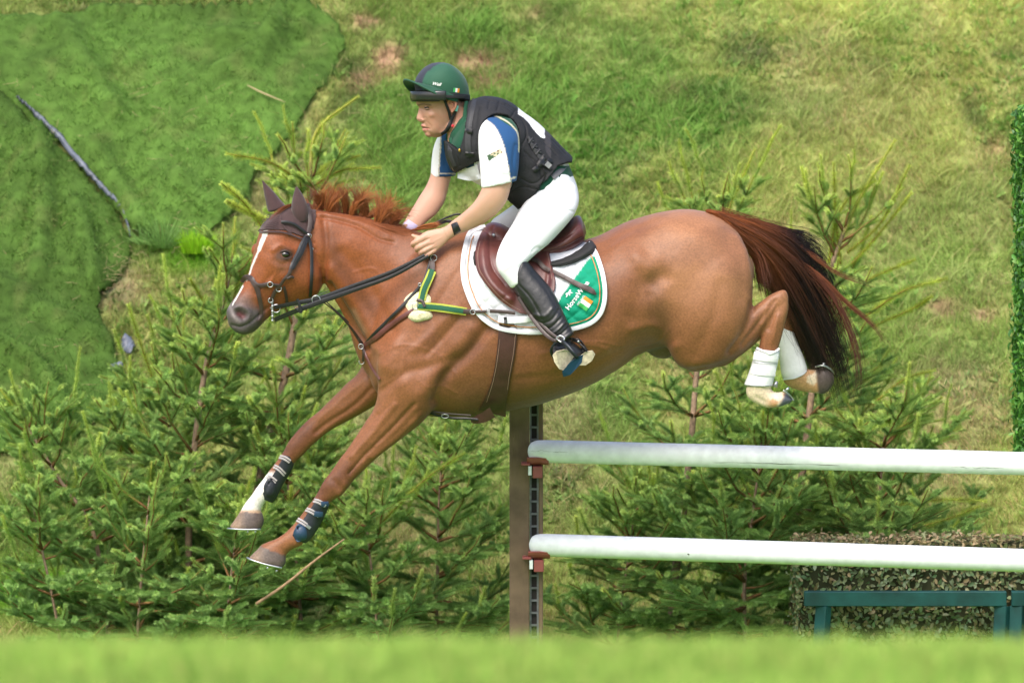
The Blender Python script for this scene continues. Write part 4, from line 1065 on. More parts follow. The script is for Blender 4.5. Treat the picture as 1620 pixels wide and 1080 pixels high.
# eye surround
paint(np.array((.06, .035, .028)), .85 * np.exp(-(segdist(px, py, [(440, 404), (451, 396), (461, 402), (452, 409), (440, 406)]) / 5) ** 2) * (yy < 0)); paint(np.array((.13, .07, .045)), .45 * np.exp(-(segdist(px, py, [(440, 412), (447, 424), (458, 420)]) / 9) ** 2))
# blaze: widest under the forelock, running down the middle of the face to the nose
def face_line(pts):
    Q = catmull(np.array([tuple(P(x, y_, z_)) + (w_,) for x, y_, z_, w_ in pts]), 10)
    m = (px < 470) & (py < 540) & (py > 300)
    d = np.full(len(px), 9.0); idx = np.where(m)[0]
    D = np.linalg.norm(HV[idx][:, None, :] - Q[None, :, :3], axis=2) / Q[None, :, 3]
    d[idx] = D.min(1); return d
wig = .75 + .5 * fbm(HV[:, 0] * 60, HV[:, 2] * 60, 40, 2)
front = (px < 470) & (py < 500) & (N_[:, 1] < .5)
for pts, w0, w1 in (([(420, 368), (415, 381), (410, 394)], 7.0, 4.6), ([(411, 392), (405, 406), (399, 420), (394, 436), (391, 443)], 3.0, 1.9), ([(384, 452), (378, 464), (370, 478), (368, 482)], 2.6, 1.6)):
    d = segdist(px, py, pts); tt = np.clip((py - pts[0][1]) / (pts[-1][1] - pts[0][1]), 0, 1); wd_ = (w0 * (1 - tt) + w1 * tt) * .62
    paint(WHT, sstep(1.2, .75, d / wd_ * wig) * front)
# white far foreleg below the boot, hind pasterns, hooves
far = yy > .02; near = yy < -.02
foreL = (px < 520) & (py > 640)
paint(WHT, foreL * far * sstep(742, 752, py + 0 * px)); paint(TAN, foreL * far * sstep(803, 809, py) * .8)
HOOF = np.array((.095, .070, .060)); HOOF_L = np.array((.27, .18, .12)); nz = nz * .4 + .9 * fbm(HV[:, 0] * 55, HV[:, 2] * 70, 82, 3)[:, None]
hf = foreL * far * sstep(809, 812, py + (fbm(px * .2, py * .2, 7, 2) - .5) * 6)
paint(HOOF * (.8 + .5 * nz) , hf); paint(HOOF_L, hf * sstep(392, 372, px))
ax_ = (px - 432) * .42 + (py - 872) * .91        # across the coronet of the near hoof
hn = foreL * near * sstep(-1, 1.5, (py - 863) * .93 - (px - 413) * .40 + (fbm(px * .2, py * .2, 7, 2) - .5) * 5)
paint(HOOF * (.8 + .5 * nz), hn); paint(HOOF_L, hn * sstep(425, 402, px) * .8)
for (c_, r0) in (((430, 868), 3),): pass
hindf = (px > 1165) & (py > 560)
spot = fbm(HV[:, 0] * 28, HV[:, 2] * 28, 60, 3)
hnn = hindf * near * sstep(596, 606, py)
paint(CREAM * 1.1, hnn); paint(TAN, hnn * sstep(.45, .6, spot) * sstep(1205, 1225, px) * .9); paint(np.array((.07, .08, .095)), hnn * sstep(1234, 1242, px + (py - 630) * .5))
hff = hindf * far * sstep(590, 597, py + (px - 1250) * .25) * (px > 1232)
paint(CREAM, hff); paint(TAN, hff * sstep(.42, .58, spot) * .9); paint(HOOF * .8, hff * sstep(1289, 1295, px + (600 - py) * .12))
# horse shoe line colour kept to the separate shoes
m = mat('horse_coat', attr='Col', rough=.45, spec=.34, bump=(420, .16, (1, 1, 1)), sheen=.06, noise=(130, .20))
m.node_tree.nodes['Principled BSDF'].inputs['Sheen Roughness'].default_value = .4
horse = thing('horse', (P(860, 500, 0).x, 0, P(860, 660, 0).z), 'chestnut horse with a thin white blaze leaping left over the poles', 'horse')
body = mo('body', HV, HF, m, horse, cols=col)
BVH = BVHTree.FromPolygons([tuple(v) for v in HV], [tuple(map(int, f)) for f in HF])
def hit(px_, py_, bvh=None, default=None, y0=-1.2):
    """where the line of sight through a photo point meets a surface"""
    t = P(px_, py_, 0); d = (t - CAMV).normalized()
    r = (bvh or BVH).ray_cast(CAMV, d, 40)
    if r[0] is None: return None, None
    return r[0], r[1]
def drape(pts, off=.004, bvh=None, n=6, dflt=None):
    """curve laid on a surface through photo points; gaps are bridged"""
    q = catmull(np.array(pts, float), n) if len(pts) > 2 else np.array([np.array(pts[0]) * (1 - t) + np.array(pts[1]) * t for t in np.linspace(0, 1, 2 * n)], float)
    Y = []
    for x, y_ in q[:, :2]:
        p, nn_ = hit(x, y_, bvh)
        Y.append(np.nan if p is None else p.y - off)
    Y = np.array(Y); ok = ~np.isnan(Y)
    if not ok.any(): Y[:] = dflt if dflt is not None else 0
    else: Y = np.interp(np.arange(len(Y)), np.where(ok)[0], Y[ok])
    return q, Y
def strap(name, pts, wpx, m_, parent, off=.006, th=.004, bvh=None, n=6, ysm=3, push=None, flatw=True, ret=False):
    """leather strap: a band laid on the surface, wpx wide in photo pixels, th thick"""
    wl = wpx if isinstance(wpx, (list, tuple)) else [wpx] * len(pts)
    pw = [(x, y_, w_) for (x, y_), w_ in zip(pts, wl)]
    q, _ = drape(pw, off, bvh, n)
    d = np.gradient(q[:, :2], axis=0); d /= np.linalg.norm(d, axis=1)[:, None] + 1e-9; nr = np.column_stack([-d[:, 1], d[:, 0]])
    rows = []
    for k in (-.5, -.17, .17, .5):
        pp_ = q[:, :2] + nr * q[:, 2:3] * k
        Y = np.array([(lambda r_: np.nan if r_[0] is None else r_[0].y - off)(hit(x, y_, bvh)) for x, y_ in pp_])
        rows.append((pp_, Y))
    Ys = np.array([r_[1] for r_ in rows])
    for j in range(Ys.shape[1]):
        c = Ys[:, j]; ok = ~np.isnan(c)
        if ok.any(): c[~ok] = np.nanmax(c)
    cm = np.isnan(Ys).all(0)
    for i in range(4):
        if cm.all(): Ys[i] = 0 if push is None else 0
        elif cm.any(): Ys[i][cm] = np.interp(np.where(cm)[0], np.where(~cm)[0], Ys[i][~cm])
    for _ in range(ysm):
        Ys[:, 1:-1] = (Ys[:, :-2] + Ys[:, 1:-1] * 2 + Ys[:, 2:]) / 4
    mean = Ys.min(0)
    Ys = .4 * Ys + .6 * mean if flatw else Ys
    if push is not None: Ys = np.interp(np.linspace(0, 1, Ys.shape[1]), np.linspace(0, 1, len(push)), push)[None, :] + 0 * Ys
    m1 = Ys.shape[1]; V_ = []; 
    for i in range(4):
        pp_ = rows[i][0]
        V_ += [tuple(P(pp_[j, 0], pp_[j, 1], Ys[i, j])) for j in range(m1)]
    for i in range(4):
        pp_ = rows[i][0]
        V_ += [tuple(P(pp_[j, 0], pp_[j, 1], Ys[i, j] - (th if i in (1, 2) else th * .7))) for j in range(m1)]
    F_ = []
    for j in range(m1 - 1):
        for i in range(3):
            F_.append((i * m1 + j, i * m1 + j + 1, (i + 1) * m1 + j + 1, (i + 1) * m1 + j))
            o_ = 4 * m1; F_.append((o_ + i * m1 + j, o_ + (i + 1) * m1 + j, o_ + (i + 1) * m1 + j + 1, o_ + i * m1 + j + 1))
        F_.append((j, 4 * m1 + j, 4 * m1 + j + 1, j + 1)); F_.append((3 * m1 + j, 3 * m1 + j + 1, 7 * m1 + j + 1, 7 * m1 + j))
    for j in (0, m1 - 1):
        for i in range(3): F_.append((i * m1 + j, (i + 1) * m1 + j, (i + 5) * m1 + j, (i + 4) * m1 + j))
    o = mo(name, V_, F_, m_, parent, smooth=False)
    return o
def ring(name, c, rpx, m_, parent, th=.0022, sq=1.0, rot=0, bvh=None, off=.012, y=None, arc=(0, 360)):
    if y is None:
        p, _ = hit(c[0], c[1], bvh); y = (p.y if p is not None else 0) - off
    a0, a1 = R(arc[0]), R(arc[1]); n = 20
    pts = []
    for i in range(n + 1):
        a = a0 + (a1 - a0) * i / n
        x_, y_ = rpx * math.cos(a), rpx * sq * math.sin(a)
        pts.append(P(c[0] + x_ * math.cos(rot) - y_ * math.sin(rot), c[1] + x_ * math.sin(rot) + y_ * math.cos(rot), y))
    return mo(name, *tube(pts, th, n=6, sub=1, cap=arc != (0, 360)), m_, parent)

# eyes
mat('eye_dark', (.012, .008, .007), rough=.06, spec=.7, coat=.6)
V_, F_ = ellipsoid(P(451, 402.5, 0), (.019, .013, .0135), 24, 16)
p_, n__ = hit(451, 402.5)
V_[:, 1] += p_.y + .0065; V_[:, 0] *= 1
eo = P(451, 402.5, p_.y + .0065) - P(451, 402.5, 0); V_ = V_ + np.array((eo.x, 0, eo.z))
mo('eye', V_, F_, MATS['eye_dark'], horse)
e2 = P(405, 397, hy(450) + .075); mo('eye', *ellipsoid(e2, (.014, .012, .012)), MATS['eye_dark'], horse)
mat('eyelid', (.045, .025, .02), rough=.5)
yl = p_.y - .004
mo('eyelid', *tube([P(441, 404, yl + .006), P(445, 398.5, yl), P(452, 396.3, yl - .001), P(459, 399.5, yl), P(462.5, 404.5, yl + .006)], [.0008, .0026, .0032, .0026, .0008], n=8), MATS['eyelid'], horse)
mo('eyelid', *tube([P(441, 404, yl + .006), P(446, 408, yl + .002), P(453, 409.2, yl + .001), P(459, 407.5, yl + .002), P(462.5, 404.5, yl + .006)], [.0006, .0016, .0018, .0016, .0006], n=8), MATS['eyelid'], horse)

# strands of hair
def strands(name, guides, n, seed, parent, m_, spread, c0, c1, rad=.0012, jitter=1.0, tipcurl=.01, lenr=(.75, 1.0), seg=9, cpow=1.0):
    """guides: photo-space polylines (x,y,depth) of equal length; hairs are blends of neighbouring guides"""
    r = np.random.RandomState(seed); G = [catmull(np.array(g, float), 6) for g in guides]
    K = 24; G = [np.column_stack([np.interp(np.linspace(0, len(g) - 1, K), np.arange(len(g)), g[:, k]) for k in range(3)]) for g in G]
    V = []; F = []; C = []; nb = 0
    clump = r.rand(60) * (len(G) - 1) if len(G) > 1 else np.zeros(60); coff = r.normal(0, 1, (60, 3)); cw = r.rand(60)
    for i in range(n):
        ci = r.randint(60)
        u = np.clip(clump[ci] + r.normal(0, .16), 0, len(G) - 1.001) if len(G) > 1 else 0; a = int(u); f = u - a
        g = G[a] * (1 - f) + (G[a + 1] if a + 1 < len(G) else G[a]) * f
        t = np.linspace(0, 1, seg) * r.uniform(*lenr); k = t * (K - 1)
        q = np.column_stack([np.interp(k, np.arange(K), g[:, j]) for j in range(3)])
        amp = (.25 + 1.0 * t)[:, None]
        off = (coff[ci] * .8 + r.normal(0, .45, 3)) * np.array((spread[0], spread[0], spread[1]))
        ph = r.rand(3) * 6.28; wob = np.column_stack([np.sin(t * 7 + ph[0]), np.sin(t * 6 + ph[1]), np.sin(t * 5 + ph[2])]) * np.array((spread[0], spread[0], spread[1])) * .18 * jitter * (t[:, None] ** 1.3)
        q = q + off * amp + wob * 2.0
        p3 = np.array([tuple(P(*v)) for v in q])
        T = np.gradient(p3, axis=0); T /= np.linalg.norm(T, axis=1)[:, None] + 1e-9
        s1 = np.cross(T, np.array((.2, 1, .1))); s1 /= np.linalg.norm(s1, axis=1)[:, None] + 1e-9; s2 = np.cross(T, s1)
        rr = rad * r.uniform(.6, 1.3) * np.interp(t / max(t[-1], 1e-6), [0, .6, 1], [1, .8, .12])
        ring_ = np.stack([p3 + (s1 * math.cos(a_) + s2 * math.sin(a_)) * rr[:, None] for a_ in (0, 2.094, 4.189)], 1).reshape(-1, 3)
        V.append(ring_)
        tone = .7 + .6 * r.rand()
        kk = (t[:, None] ** cpow if cpow > 0 else sstep(.12, -cpow, t)[:, None]); cc = (np.array(c0)[None, :] * (1 - kk) + np.array(c1)[None, :] * kk) * tone
        C.append(np.repeat(cc, 3, axis=0))
        b_ = nb + np.arange(seg - 1)[:, None] * 3
        for e in range(3):
            e2_ = (e + 1) % 3; F.append(np.column_stack([b_ + e, b_ + e2_, b_ + e2_ + 3, b_ + e + 3]))
        nb += seg * 3
    return mo(name, np.concatenate(V), np.concatenate(F), m_, parent, cols=np.concatenate(C))
hm = mat('horse_hair', attr='Col', rough=.38, spec=.5)
RUST, RUSTL, BLK = (.28, .080, .022), (.42, .14, .036), (.013, .007, .008)
# mane thrown up and back
mg = []
rm = np.random.RandomState(4)
mane = [((498, 334), (505, 322), (512, 308), (522, 302)), ((508, 336), (506, 318), (500, 306), (492, 300)), ((518, 338), (524, 320), (534, 306), (545, 300)), ((530, 340), (530, 322), (524, 306), (516, 294)), ((545, 344), (548, 328), (546, 310), (538, 292)), ((555, 346), (562, 326), (580, 312), (600, 310)), ((566, 349), (576, 332), (572, 312), (584, 298)), ((580, 352), (578, 330), (566, 312), (556, 296)), ((592, 355), (600, 338), (598, 320), (592, 306)), ((604, 358), (612, 340), (614, 322), (612, 304)), ((612, 360), (622, 346), (634, 338), (650, 336)), ((598, 357), (606, 340), (618, 326), (630, 320)), ((570, 350), (590, 338), (612, 332), (628, 340))]
gset = [[(x, y_, -.01 + .012 * math.sin(i * 2.1 + j)) for j, (x, y_) in enumerate(g)] for i, g in enumerate(mane)]
for i, g in enumerate(gset):
    dark = i % 3 == 1
    strands('mane', [g], 110, 100 + i, horse, hm, (6.0, .018), (.15, .045, .018) if dark else RUST, RUST if dark else RUSTL, rad=.0011, lenr=(.5, 1.22), jitter=1.6, seg=7)
crest = catmull(np.array([(492, 334), (530, 342), (570, 350), (612, 360), (628, 363)], float), 12)
for i in range(26):
    b_ = crest[rm.randint(len(crest))]; a_ = rm.uniform(-2.3, -.5); l_ = rm.uniform(14, 34); cu_ = rm.uniform(-.9, .9)
    strands('mane', [[(b_[0], b_[1] + 2, -.01), (b_[0] + math.cos(a_) * l_ * .4, b_[1] + math.sin(a_) * l_ * .4, .0), (b_[0] + math.cos(a_ + cu_ * .5) * l_ * .75, b_[1] + math.sin(a_ + cu_ * .5) * l_ * .75, .01), (b_[0] + math.cos(a_ + cu_) * l_, b_[1] + math.sin(a_ + cu_) * l_, .01)]], 34, 300 + i, horse, hm, (3.2, .012), (.17, .05, .018) if i % 2 else RUST, RUSTL, rad=.0010, lenr=(.5, 1.1), jitter=1.6, seg=6)
strands('mane', [[(494, 332, -.03), (560, 343, -.025), (620, 358, -.02), (665, 364, -.02)], [(494, 336, -.02), (560, 350, -.04), (610, 366, -.05), (640, 375, -.06)]], 260, 91, horse, hm, (1.6, .010), (.17, .05, .018), RUST, rad=.0011, seg=9)
strands('mane', [[(660, 362, -.04), (672, 356, -.06), (688, 353, -.08), (700, 350, -.09)], [(650, 364, -.02), (668, 362, -.05), (684, 360, -.07), (694, 358, -.08)]], 90, 92, horse, hm, (1.5, .010), RUST, RUSTL, rad=.001, seg=7)
strands('forelock', [[(468, 322, -.07), (455, 326, -.08), (440, 335, -.1), (425, 348, -.12)]], 40, 93, horse, hm, (2, .01), RUST, RUST, rad=.001)
# tail
TG = [[(1118, 334, -.02), (1180, 347, -.02), (1240, 364, 0), (1275, 372, 0), (1296, 388, 0), (1310, 420, 0)],
      [(1124, 336, -.03), (1190, 356, -.03), (1250, 385, -.02), (1300, 440, 0), (1332, 520, 0), (1350, 612, 0)],
      [(1132, 340, -.035), (1198, 372, -.04), (1250, 415, -.03), (1292, 490, -.02), (1318, 560, -.02), (1335, 628, -.02)],
      [(1142, 347, -.035), (1205, 392, -.04), (1245, 450, -.03), (1275, 520, -.03), (1302, 580, -.03), (1322, 632, -.03)],
      [(1155, 358, -.035), (1207, 405, -.03), (1236, 460, -.01), (1262, 515, 0), (1290, 570, .0), (1308, 618, .01)],
      [(1165, 370, -.02), (1202, 415, .0), (1222, 460, .03), (1245, 500, .05), (1265, 545, .06), (1282, 585, .07)]]
TG = [[(x, y_, z_ + .24 * (k / 5) ** .8) for k, (x, y_, z_) in enumerate(g)] for g in TG]
strands('tail', TG, 2300, 7, horse, hm, (8.5, .034), (.27, .078, .022), BLK, rad=.0011, seg=13, cpow=-.50, lenr=(.62, 1.04), jitter=1.7)
strands('tail', TG[2:], 600, 17, horse, hm, (15, .06), (.22, .065, .02), BLK, rad=.0009, seg=13, cpow=.5, lenr=(.5, 1.0), jitter=2.4)
strands('tail', [[(1150, 350, 0), (1200, 395, .02), (1215, 430, .03), (1218, 455, .03)], [(1150, 352, .02), (1192, 400, .04), (1200, 440, .05), (1205, 468, .05)]], 420, 8, horse, hm, (5, .03), (.20, .06, .02), (.09, .03, .015), rad=.0012, seg=8)
strands('tail', [[(1130, 338, .0), (1200, 362, .12), (1262, 388, .12), (1318, 428, .12), (1358, 444, .12), (1404, 455, .12)]], 22, 9, horse, hm, (2.4, .02), RUST, (.10, .035, .02), rad=.001, seg=12)
strands('tail', [[(1140, 345, .0), (1220, 385, .12), (1290, 430, .12), (1335, 475, .12), (1382, 515, .12), (1412, 556, .12)]], 50, 10, horse, hm, (2.0, .02), RUST, (.09, .03, .02), rad=.0011, seg=12)
strands('tail', [[(1150, 350, .0), (1240, 400, .12), (1310, 460, .12), (1345, 530, .12), (1358, 590, .12), (1352, 640, .12)]], 60, 12, horse, hm, (5, .02), (.2, .06, .03), (.07, .025, .02), rad=.0010, seg=12)

# shoes
mat('steel', (.55, .56, .58), rough=.3, metal=.9)
mat('steel_dull', (.35, .36, .38), rough=.4, metal=.8)
def shoe(pts, r_=.004):
    s = mo('horseshoe', *tube([P(*p) for p in pts], r_, n=8, sub=4, flat=1.6), MATS['steel'], horse)
    return s
y = -.15
shoe([(446, 898, y - .045), (420, 892, y - .045), (398, 885, y - .03), (392, 882, y), (398, 885, y + .03), (420, 892, y + .045), (446, 898, y + .04)])
y = .12
shoe([(412, 837, y - .045), (385, 837, y - .045), (366, 836, y - .03), (361, 835.5, y), (366, 836, y + .03), (385, 837, y + .045), (412, 837, y + .04)])
for c_ in ((424, 896, -.19), (438, 901, -.18)): mo('stud', *tube([P(*c_), P(c_[0] - 1.5, c_[1] + 4, c_[2])], [.005, .003], n=8, sub=1), MATS['steel'], horse)
for c_ in ((392, 839, .08), (404, 839, .08)): mo('stud', *tube([P(*c_), P(c_[0], c_[1] + 4, c_[2])], [.005, .003], n=8, sub=1), MATS['steel'], horse)
y = YN
shoe([(1239, 617, y - .040), (1246, 622, y - .038), (1252, 628, y - .025), (1255, 632, y), (1252, 628, y + .025), (1243, 620, y + .04)], .003)
mo('stud', *tube([P(1226, 612, y - .01), P(1229, 603, y - .01)], [.010, .006], n=8, sub=1), MATS['steel_dull'], horse)
mo('stud', *tube([P(1243, 618, y - .04), P(1248, 613, y - .04)], [.006, .004], n=8, sub=1), MATS['steel'], horse)
y = YF + .02
shoe([(1290, 580, y - .03), (1302, 578, y - .042), (1313, 583, y - .03), (1318, 590, y), (1313, 583, y + .03), (1302, 578, y + .042), (1290, 580, y + .03)])
mo('stud', *tube([P(1303, 579, y - .042), P(1303, 574, y - .042)], [.005, .006], n=8, sub=1), MATS['steel'], horse)

# ================================================================ tack
mat('brown_leather', (.115, .034, .029), rough=.38, spec=.5, noise=(22, .2), bump=(180, .25))
mat('girth_leather', (.062, .024, .022), rough=.42, noise=(22, .2), bump=(180, .25))
mat('dark_leather', (.045, .026, .022), rough=.4, noise=(30, .2), bump=(200, .2))
mat('black_leather', (.014, .013, .014), rough=.36, noise=(30, .2), bump=(150, .2))
mat('bonnet_knit', (.062, .030, .030), rough=.85, sheen=.25, noise=(40, .15), bump=(300, .8))
mat('sheepskin', (.72, .66, .42), rough=.95, sheen=.4, noise=(60, .12), bump=(140, 1.0))
mat('green_webbing', (.012, .10, .05), rough=.75, bump=(300, .5))
mat('lime_webbing', (.42, .46, .05), rough=.7, bump=(300, .5))
mat('white_strap', (.72, .72, .76), rough=.6, bump=(120, .4))

# ear bonnet: a knitted shell over the poll and forehead
def shell(V, F, keep, off, th):
    N = vnormals(V, F); k = keep(V, N); Fk = F[k[F].all(1)]; used = np.unique(Fk); rem = -np.ones(len(V), int); rem[used] = np.arange(len(used))
    return (V + N * (off if np.isscalar(off) else off[:, None]))[used], rem[Fk]
BON = [(404, 360), (412, 345), (424, 333), (440, 325), (470, 315), (500, 314), (502, 340), (500, 358), (493, 372), (486, 378), (474, 376), (462, 371), (446, 367), (420, 366), (408, 367)]
def keepb(V, N):
    x, y_ = PN(V); return inpoly(x, y_, BON) | ((x > 405) & (x < 485) & (y_ < 342))
V_, F_ = shell(HV, HF, keepb, .005, .004)
sx, sy = PN(V_)
V_ = relax(V_, F_, np.full(len(V_), .8), 4)
bon = thing('ear_bonnet', tuple(V_.mean(0)), 'brown knitted ear bonnet with ribbed forehead flap on the horse head', 'ear bonnet')
bo = mo('cap', V_, F_, MATS['bonnet_knit'], bon)
md = bo.modifiers.new('thickness', 'SOLIDIFY'); md.thickness = .004; md.offset = -1
def earcup(b, t, yb, yt, w_, dp, off=.0):
    return ear(b, t, yb, yt, w_, dp)
V_, F_ = fuse([ear((477, 350), (469, 294.5), hy(490) - .062, hy(490) - .062, 13, .026)], .0035, 3); mo('ear_cover', V_, F_, MATS['bonnet_knit'], bon)
V_, F_ = fuse([loft([(424, 335, 452, 325, .022, .06), (421, 322, 443, 315, .022, .065), (418, 308, 433, 303, .016, .065), (416, 296, 424, 294, .009, .065), (414, 285, 416, 285, .002, .065)], n=20)], .0035, 3); mo('ear_cover', V_, F_, MATS['bonnet_knit'], bon)
for i in range(8):               # ribs of the forehead flap
    yy_ = 341 + i * 3.1
    strap('rib', [(414 + abs(i - 4) * .6 + (5 if i < 2 else 0), yy_ + 1), (427, yy_ - 2), (441, yy_ + 1.5)], .9, MATS['bonnet_knit'], bon, off=.010, th=.002, ysm=2)
pts = [(409, 364), (414, 367), (430, 366.5), (446, 367.5), (462, 372), (474, 377), (486, 378)]
strap('hem', pts, 3.2, MATS['bonnet_knit'], bon, off=.008, th=.004)
strap('seam', [(444, 328), (443, 340), (445, 352), (452, 362), (462, 371)], 2.6, MATS['bonnet_knit'], bon, off=.008, th=.003)

# bridle
bri = thing('bridle', tuple(P(450, 430, -.15)), 'dark leather bridle with silver rings on the horse head', 'bridle')
DL, BL, ST = MATS['dark_leather'], MATS['black_leather'], MATS['steel']
strap('browband', [(445, 351), (455, 351.5), (466, 355), (476, 362), (486, 370)], 4.5, BL, bri, off=.014)
strap('headpiece', [(486, 322), (489, 335), (491, 350), (489, 364), (486, 374)], 7, DL, bri, off=.014)
strap('cheekpiece', [(486, 374), (480, 386), (474, 400), (466, 415), (461, 425)], [9, 11, 11, 10, 8], BL, bri, off=.008, th=.006)
strap('cheekpiece', [(461, 423), (457, 434), (449, 443), (443, 452)], [6, 6, 5, 5], DL, bri, off=.009)
strap('keeper', [(454, 441), (461, 438), (465, 440)], 4, DL, bri, off=.012)
strap('throat_lash', [(487, 374), (491, 385), (493, 400), (493, 430), (492, 455), (491, 470)], 5.2, BL, bri, off=.008)
strap('noseband', [(382, 446), (388, 439), (397, 440), (404, 449), (412, 451.5), (425, 449)], [6, 8.5, 8, 6.5, 6.5, 6], DL, bri, off=.006)
strap('noseband', [(428, 450), (436, 451), (445, 452)], 5, DL, bri, off=.007)
strap('chin_strap', [(398, 444), (406, 455), (410, 470), (413, 485), (413, 500), (409, 508)], [6, 8, 7, 6.5, 5.5, 5], DL, bri, off=.006)
strap('cheek_strap', [(449, 453), (452, 465), (454, 478), (452, 484)], 4.5, DL, bri, off=.006)
strap('cheek_strap', [(443, 452), (436, 460), (431, 470), (428, 476)], 6, DL, bri, off=.007)
for c_, r_ in (((427.5, 450), 4.2), ((441, 457), 4.2), ((428, 475), 3.6), ((489, 373), 3.6)): ring('ring', c_, r_, ST, bri, th=.0018)
p0, _ = hit(488, 371); mo('stud', *ellipsoid(P(488, 372, p0.y - .02), (.007, .004, .007)), ST, bri)
ring('buckle', (493, 394), 2.6, ST, bri, th=.0014, sq=.7)
# bit: ring and lever
yb = hit(432, 484)[0].y - .014 if hit(432, 484)[0] is not None else -.22
ring('bit_ring', (437, 488), 6.2, ST, bri, th=.0026, y=yb)
mo('bit_shank', *tube([P(431, 474, yb), P(431, 490, yb), P(431, 508, yb)], [.004, .005, .004], n=8), MATS['steel_dull'], bri)
for z_ in (476, 484, 492, 500, 507): mo('bit_shank', *ellipsoid(P(431, z_, yb - .004), (.006, .003, .0035), 10, 6), ST, bri)
mo('mouthpiece', *tube([P(424, 487, yb + .03), P(431, 487, yb)], .004, n=8, sub=1), ST, bri)
# reins: from the bit to the hands
yh = -.21
strap('rein', [(434, 486), (470, 479), (505, 472), (560, 452), (620, 430), (672, 404)], [6, 7, 7.5, 7, 6.5, 6], BL, bri, push=[yb, -.23, -.22, -.20, -.20, -.20], th=.004)
strap('rein', [(434, 506), (470, 491), (510, 476), (562, 458), (622, 436), (678, 405)], [7, 8, 8.5, 7, 6, 5], BL, bri, push=[yb, -.235, -.23, -.215, -.215, -.215], th=.004)
strap('rein', [(520, 460), (500, 468), (480, 478), (460, 488)], 1.6, MATS['white_strap'], bri, push=[.04, .02, -.02, -.04], th=.003)
strap('rein', [(673, 361), (690, 352), (712, 342), (726, 339), (738, 345)], 3.0, BL, bri, push=[-.05, -.02, .0, .0, -.05], th=.003)
strap('rein', [(676, 358), (692, 355), (706, 350), (716, 352), (716, 356)], 5.0, BL, bri, push=[-.05, -.02, .0, .0, -.02], th=.003)
strap('rein', [(500, 440), (560, 420), (610, 392), (642, 366)], 5, BL, bri, push=[.10, .12, .13, .12], th=.004)
strap('rein_stop', [(470, 473), (474, 484), (476, 495)], 5, BL, bri, push=[-.245, -.245, -.245], th=.006)
ring('martingale_ring', (500, 474), 6.5, ST, bri, th=.002, y=-.232)

# breastplate
bp_ = thing('breastplate', tuple(P(640, 500, -.25)), 'brown and green webbing breastplate with cream sheepskin patch on the horse chest', 'breastplate')
O = .007
def patch_blob(name, c, rx, ry, off, th, m_, parent, bvh=None, lump=.0, seed=1, n=26, holes=None):
    r = np.random.RandomState(seed); ph = r.rand(3) * 6
    V = []; F = []; rings_ = 7
    for j in range(rings_ + 1):
        f = j / rings_
        for i in range(n):
            a = 2 * math.pi * i / n; w_ = 1 + .06 * math.sin(3 * a + ph[0]) + .04 * math.sin(5 * a + ph[1])
            x, y_ = c[0] + rx * f * w_ * math.cos(a), c[1] + ry * f * w_ * math.sin(a)
            p, _ = hit(x, y_, bvh); yy_ = (p.y if p is not None else hit(c[0], c[1], bvh)[0].y)
            V.append(tuple(P(x, y_, yy_ - off - th * math.sqrt(max(0, 1 - f * f)) * (1 + lump * r.normal()))))
    for j in range(rings_):
        for i in range(n):
            a = j * n + i; b = j * n + (i + 1) % n; F.append((a, b, b + n, a + n))
    return mo(name, V, F, m_, parent)
patch_blob('sheepskin_pad', (661, 480), 21, 20, .002, .016, MATS['sheepskin'], bp_, lump=.06, seed=3)
patch_blob('sheepskin_pad', (664, 498), 20, 11, .002, .019, MATS['sheepskin'], bp_, lump=.06, seed=5)
strap('webbing', [(684, 428), (679, 440), (671, 458), (667, 474)], [13, 13, 13, 12], MATS['lime_webbing'], bp_, off=.016, th=.003)
strap('webbing_band', [(684, 426), (679, 440), (671, 458), (667, 474)], [7.5, 7.5, 7.5, 7], MATS['green_webbing'], bp_, off=.020, th=.003)
strap('webbing', [(662, 484), (690, 486), (720, 490), (738, 493)], [12, 13, 13, 12], MATS['lime_webbing'], bp_, off=.017, th=.003)
strap('webbing_band', [(660, 484), (690, 486), (720, 490), (738, 493)], 7.5, MATS['green_webbing'], bp_, off=.021, th=.003)
strap('strap', [(681, 402), (683, 414), (684, 428)], [9, 9, 8], DL, bp_, off=.018)
strap('strap', [(733, 492), (742, 493), (749, 493)], [8, 8, 6], DL, bp_, off=.021)
strap('strap', [(752, 493), (762, 493), (770, 492.5)], 5, DL, bp_, off=.025)
strap('strap', [(775, 492), (795, 493), (815, 495)], 6, DL, bp_, off=.032)
strap('knot', [(659, 474), (668, 477), (672, 485)], 5, DL, bp_, off=.026, th=.005)
strap('strap', [(659, 487), (640, 499), (615, 516), (594, 534), (574, 548)], [6, 7, 7.5, 7.5, 7], MATS['brown_leather'], bp_, off=O, th=.006)
strap('strap', [(683, 404), (672, 440), (663, 454), (640, 480), (612, 508), (592, 528), (578, 544)], [4, 4, 4.5, 5, 5, 5, 5], BL, bp_, off=.010, th=.004)
strap('strap', [(512, 478), (530, 492), (550, 512), (566, 534), (573, 545)], [2, 2.5, 3.5, 5, 6], DL, bp_, push=[-.16, -.13, -.10, -.07, -.06], th=.005)
strap('strap', [(506, 468), (528, 488), (552, 510)], 1.8, BL, bp_, push=[-.10, -.09, -.08], th=.003)
strap('strap', [(573, 548), (578, 562), (588, 582), (600, 600)], [5, 4, 4, 4], MATS['brown_leather'], bp_, off=.010, th=.004)
strap('strap', [(570, 546), (575, 556), (574, 572)], 4, DL, bp_, off=.016, th=.004)
for c_, r_ in (((686, 408), 5), ((657, 484), 5), ((748, 493), 4.2), ((772, 492), 4.2), ((571, 548), 4), ((664, 450), 2.4)): ring('ring', c_, r_, ST, bp_, th=.0018, off=.026)
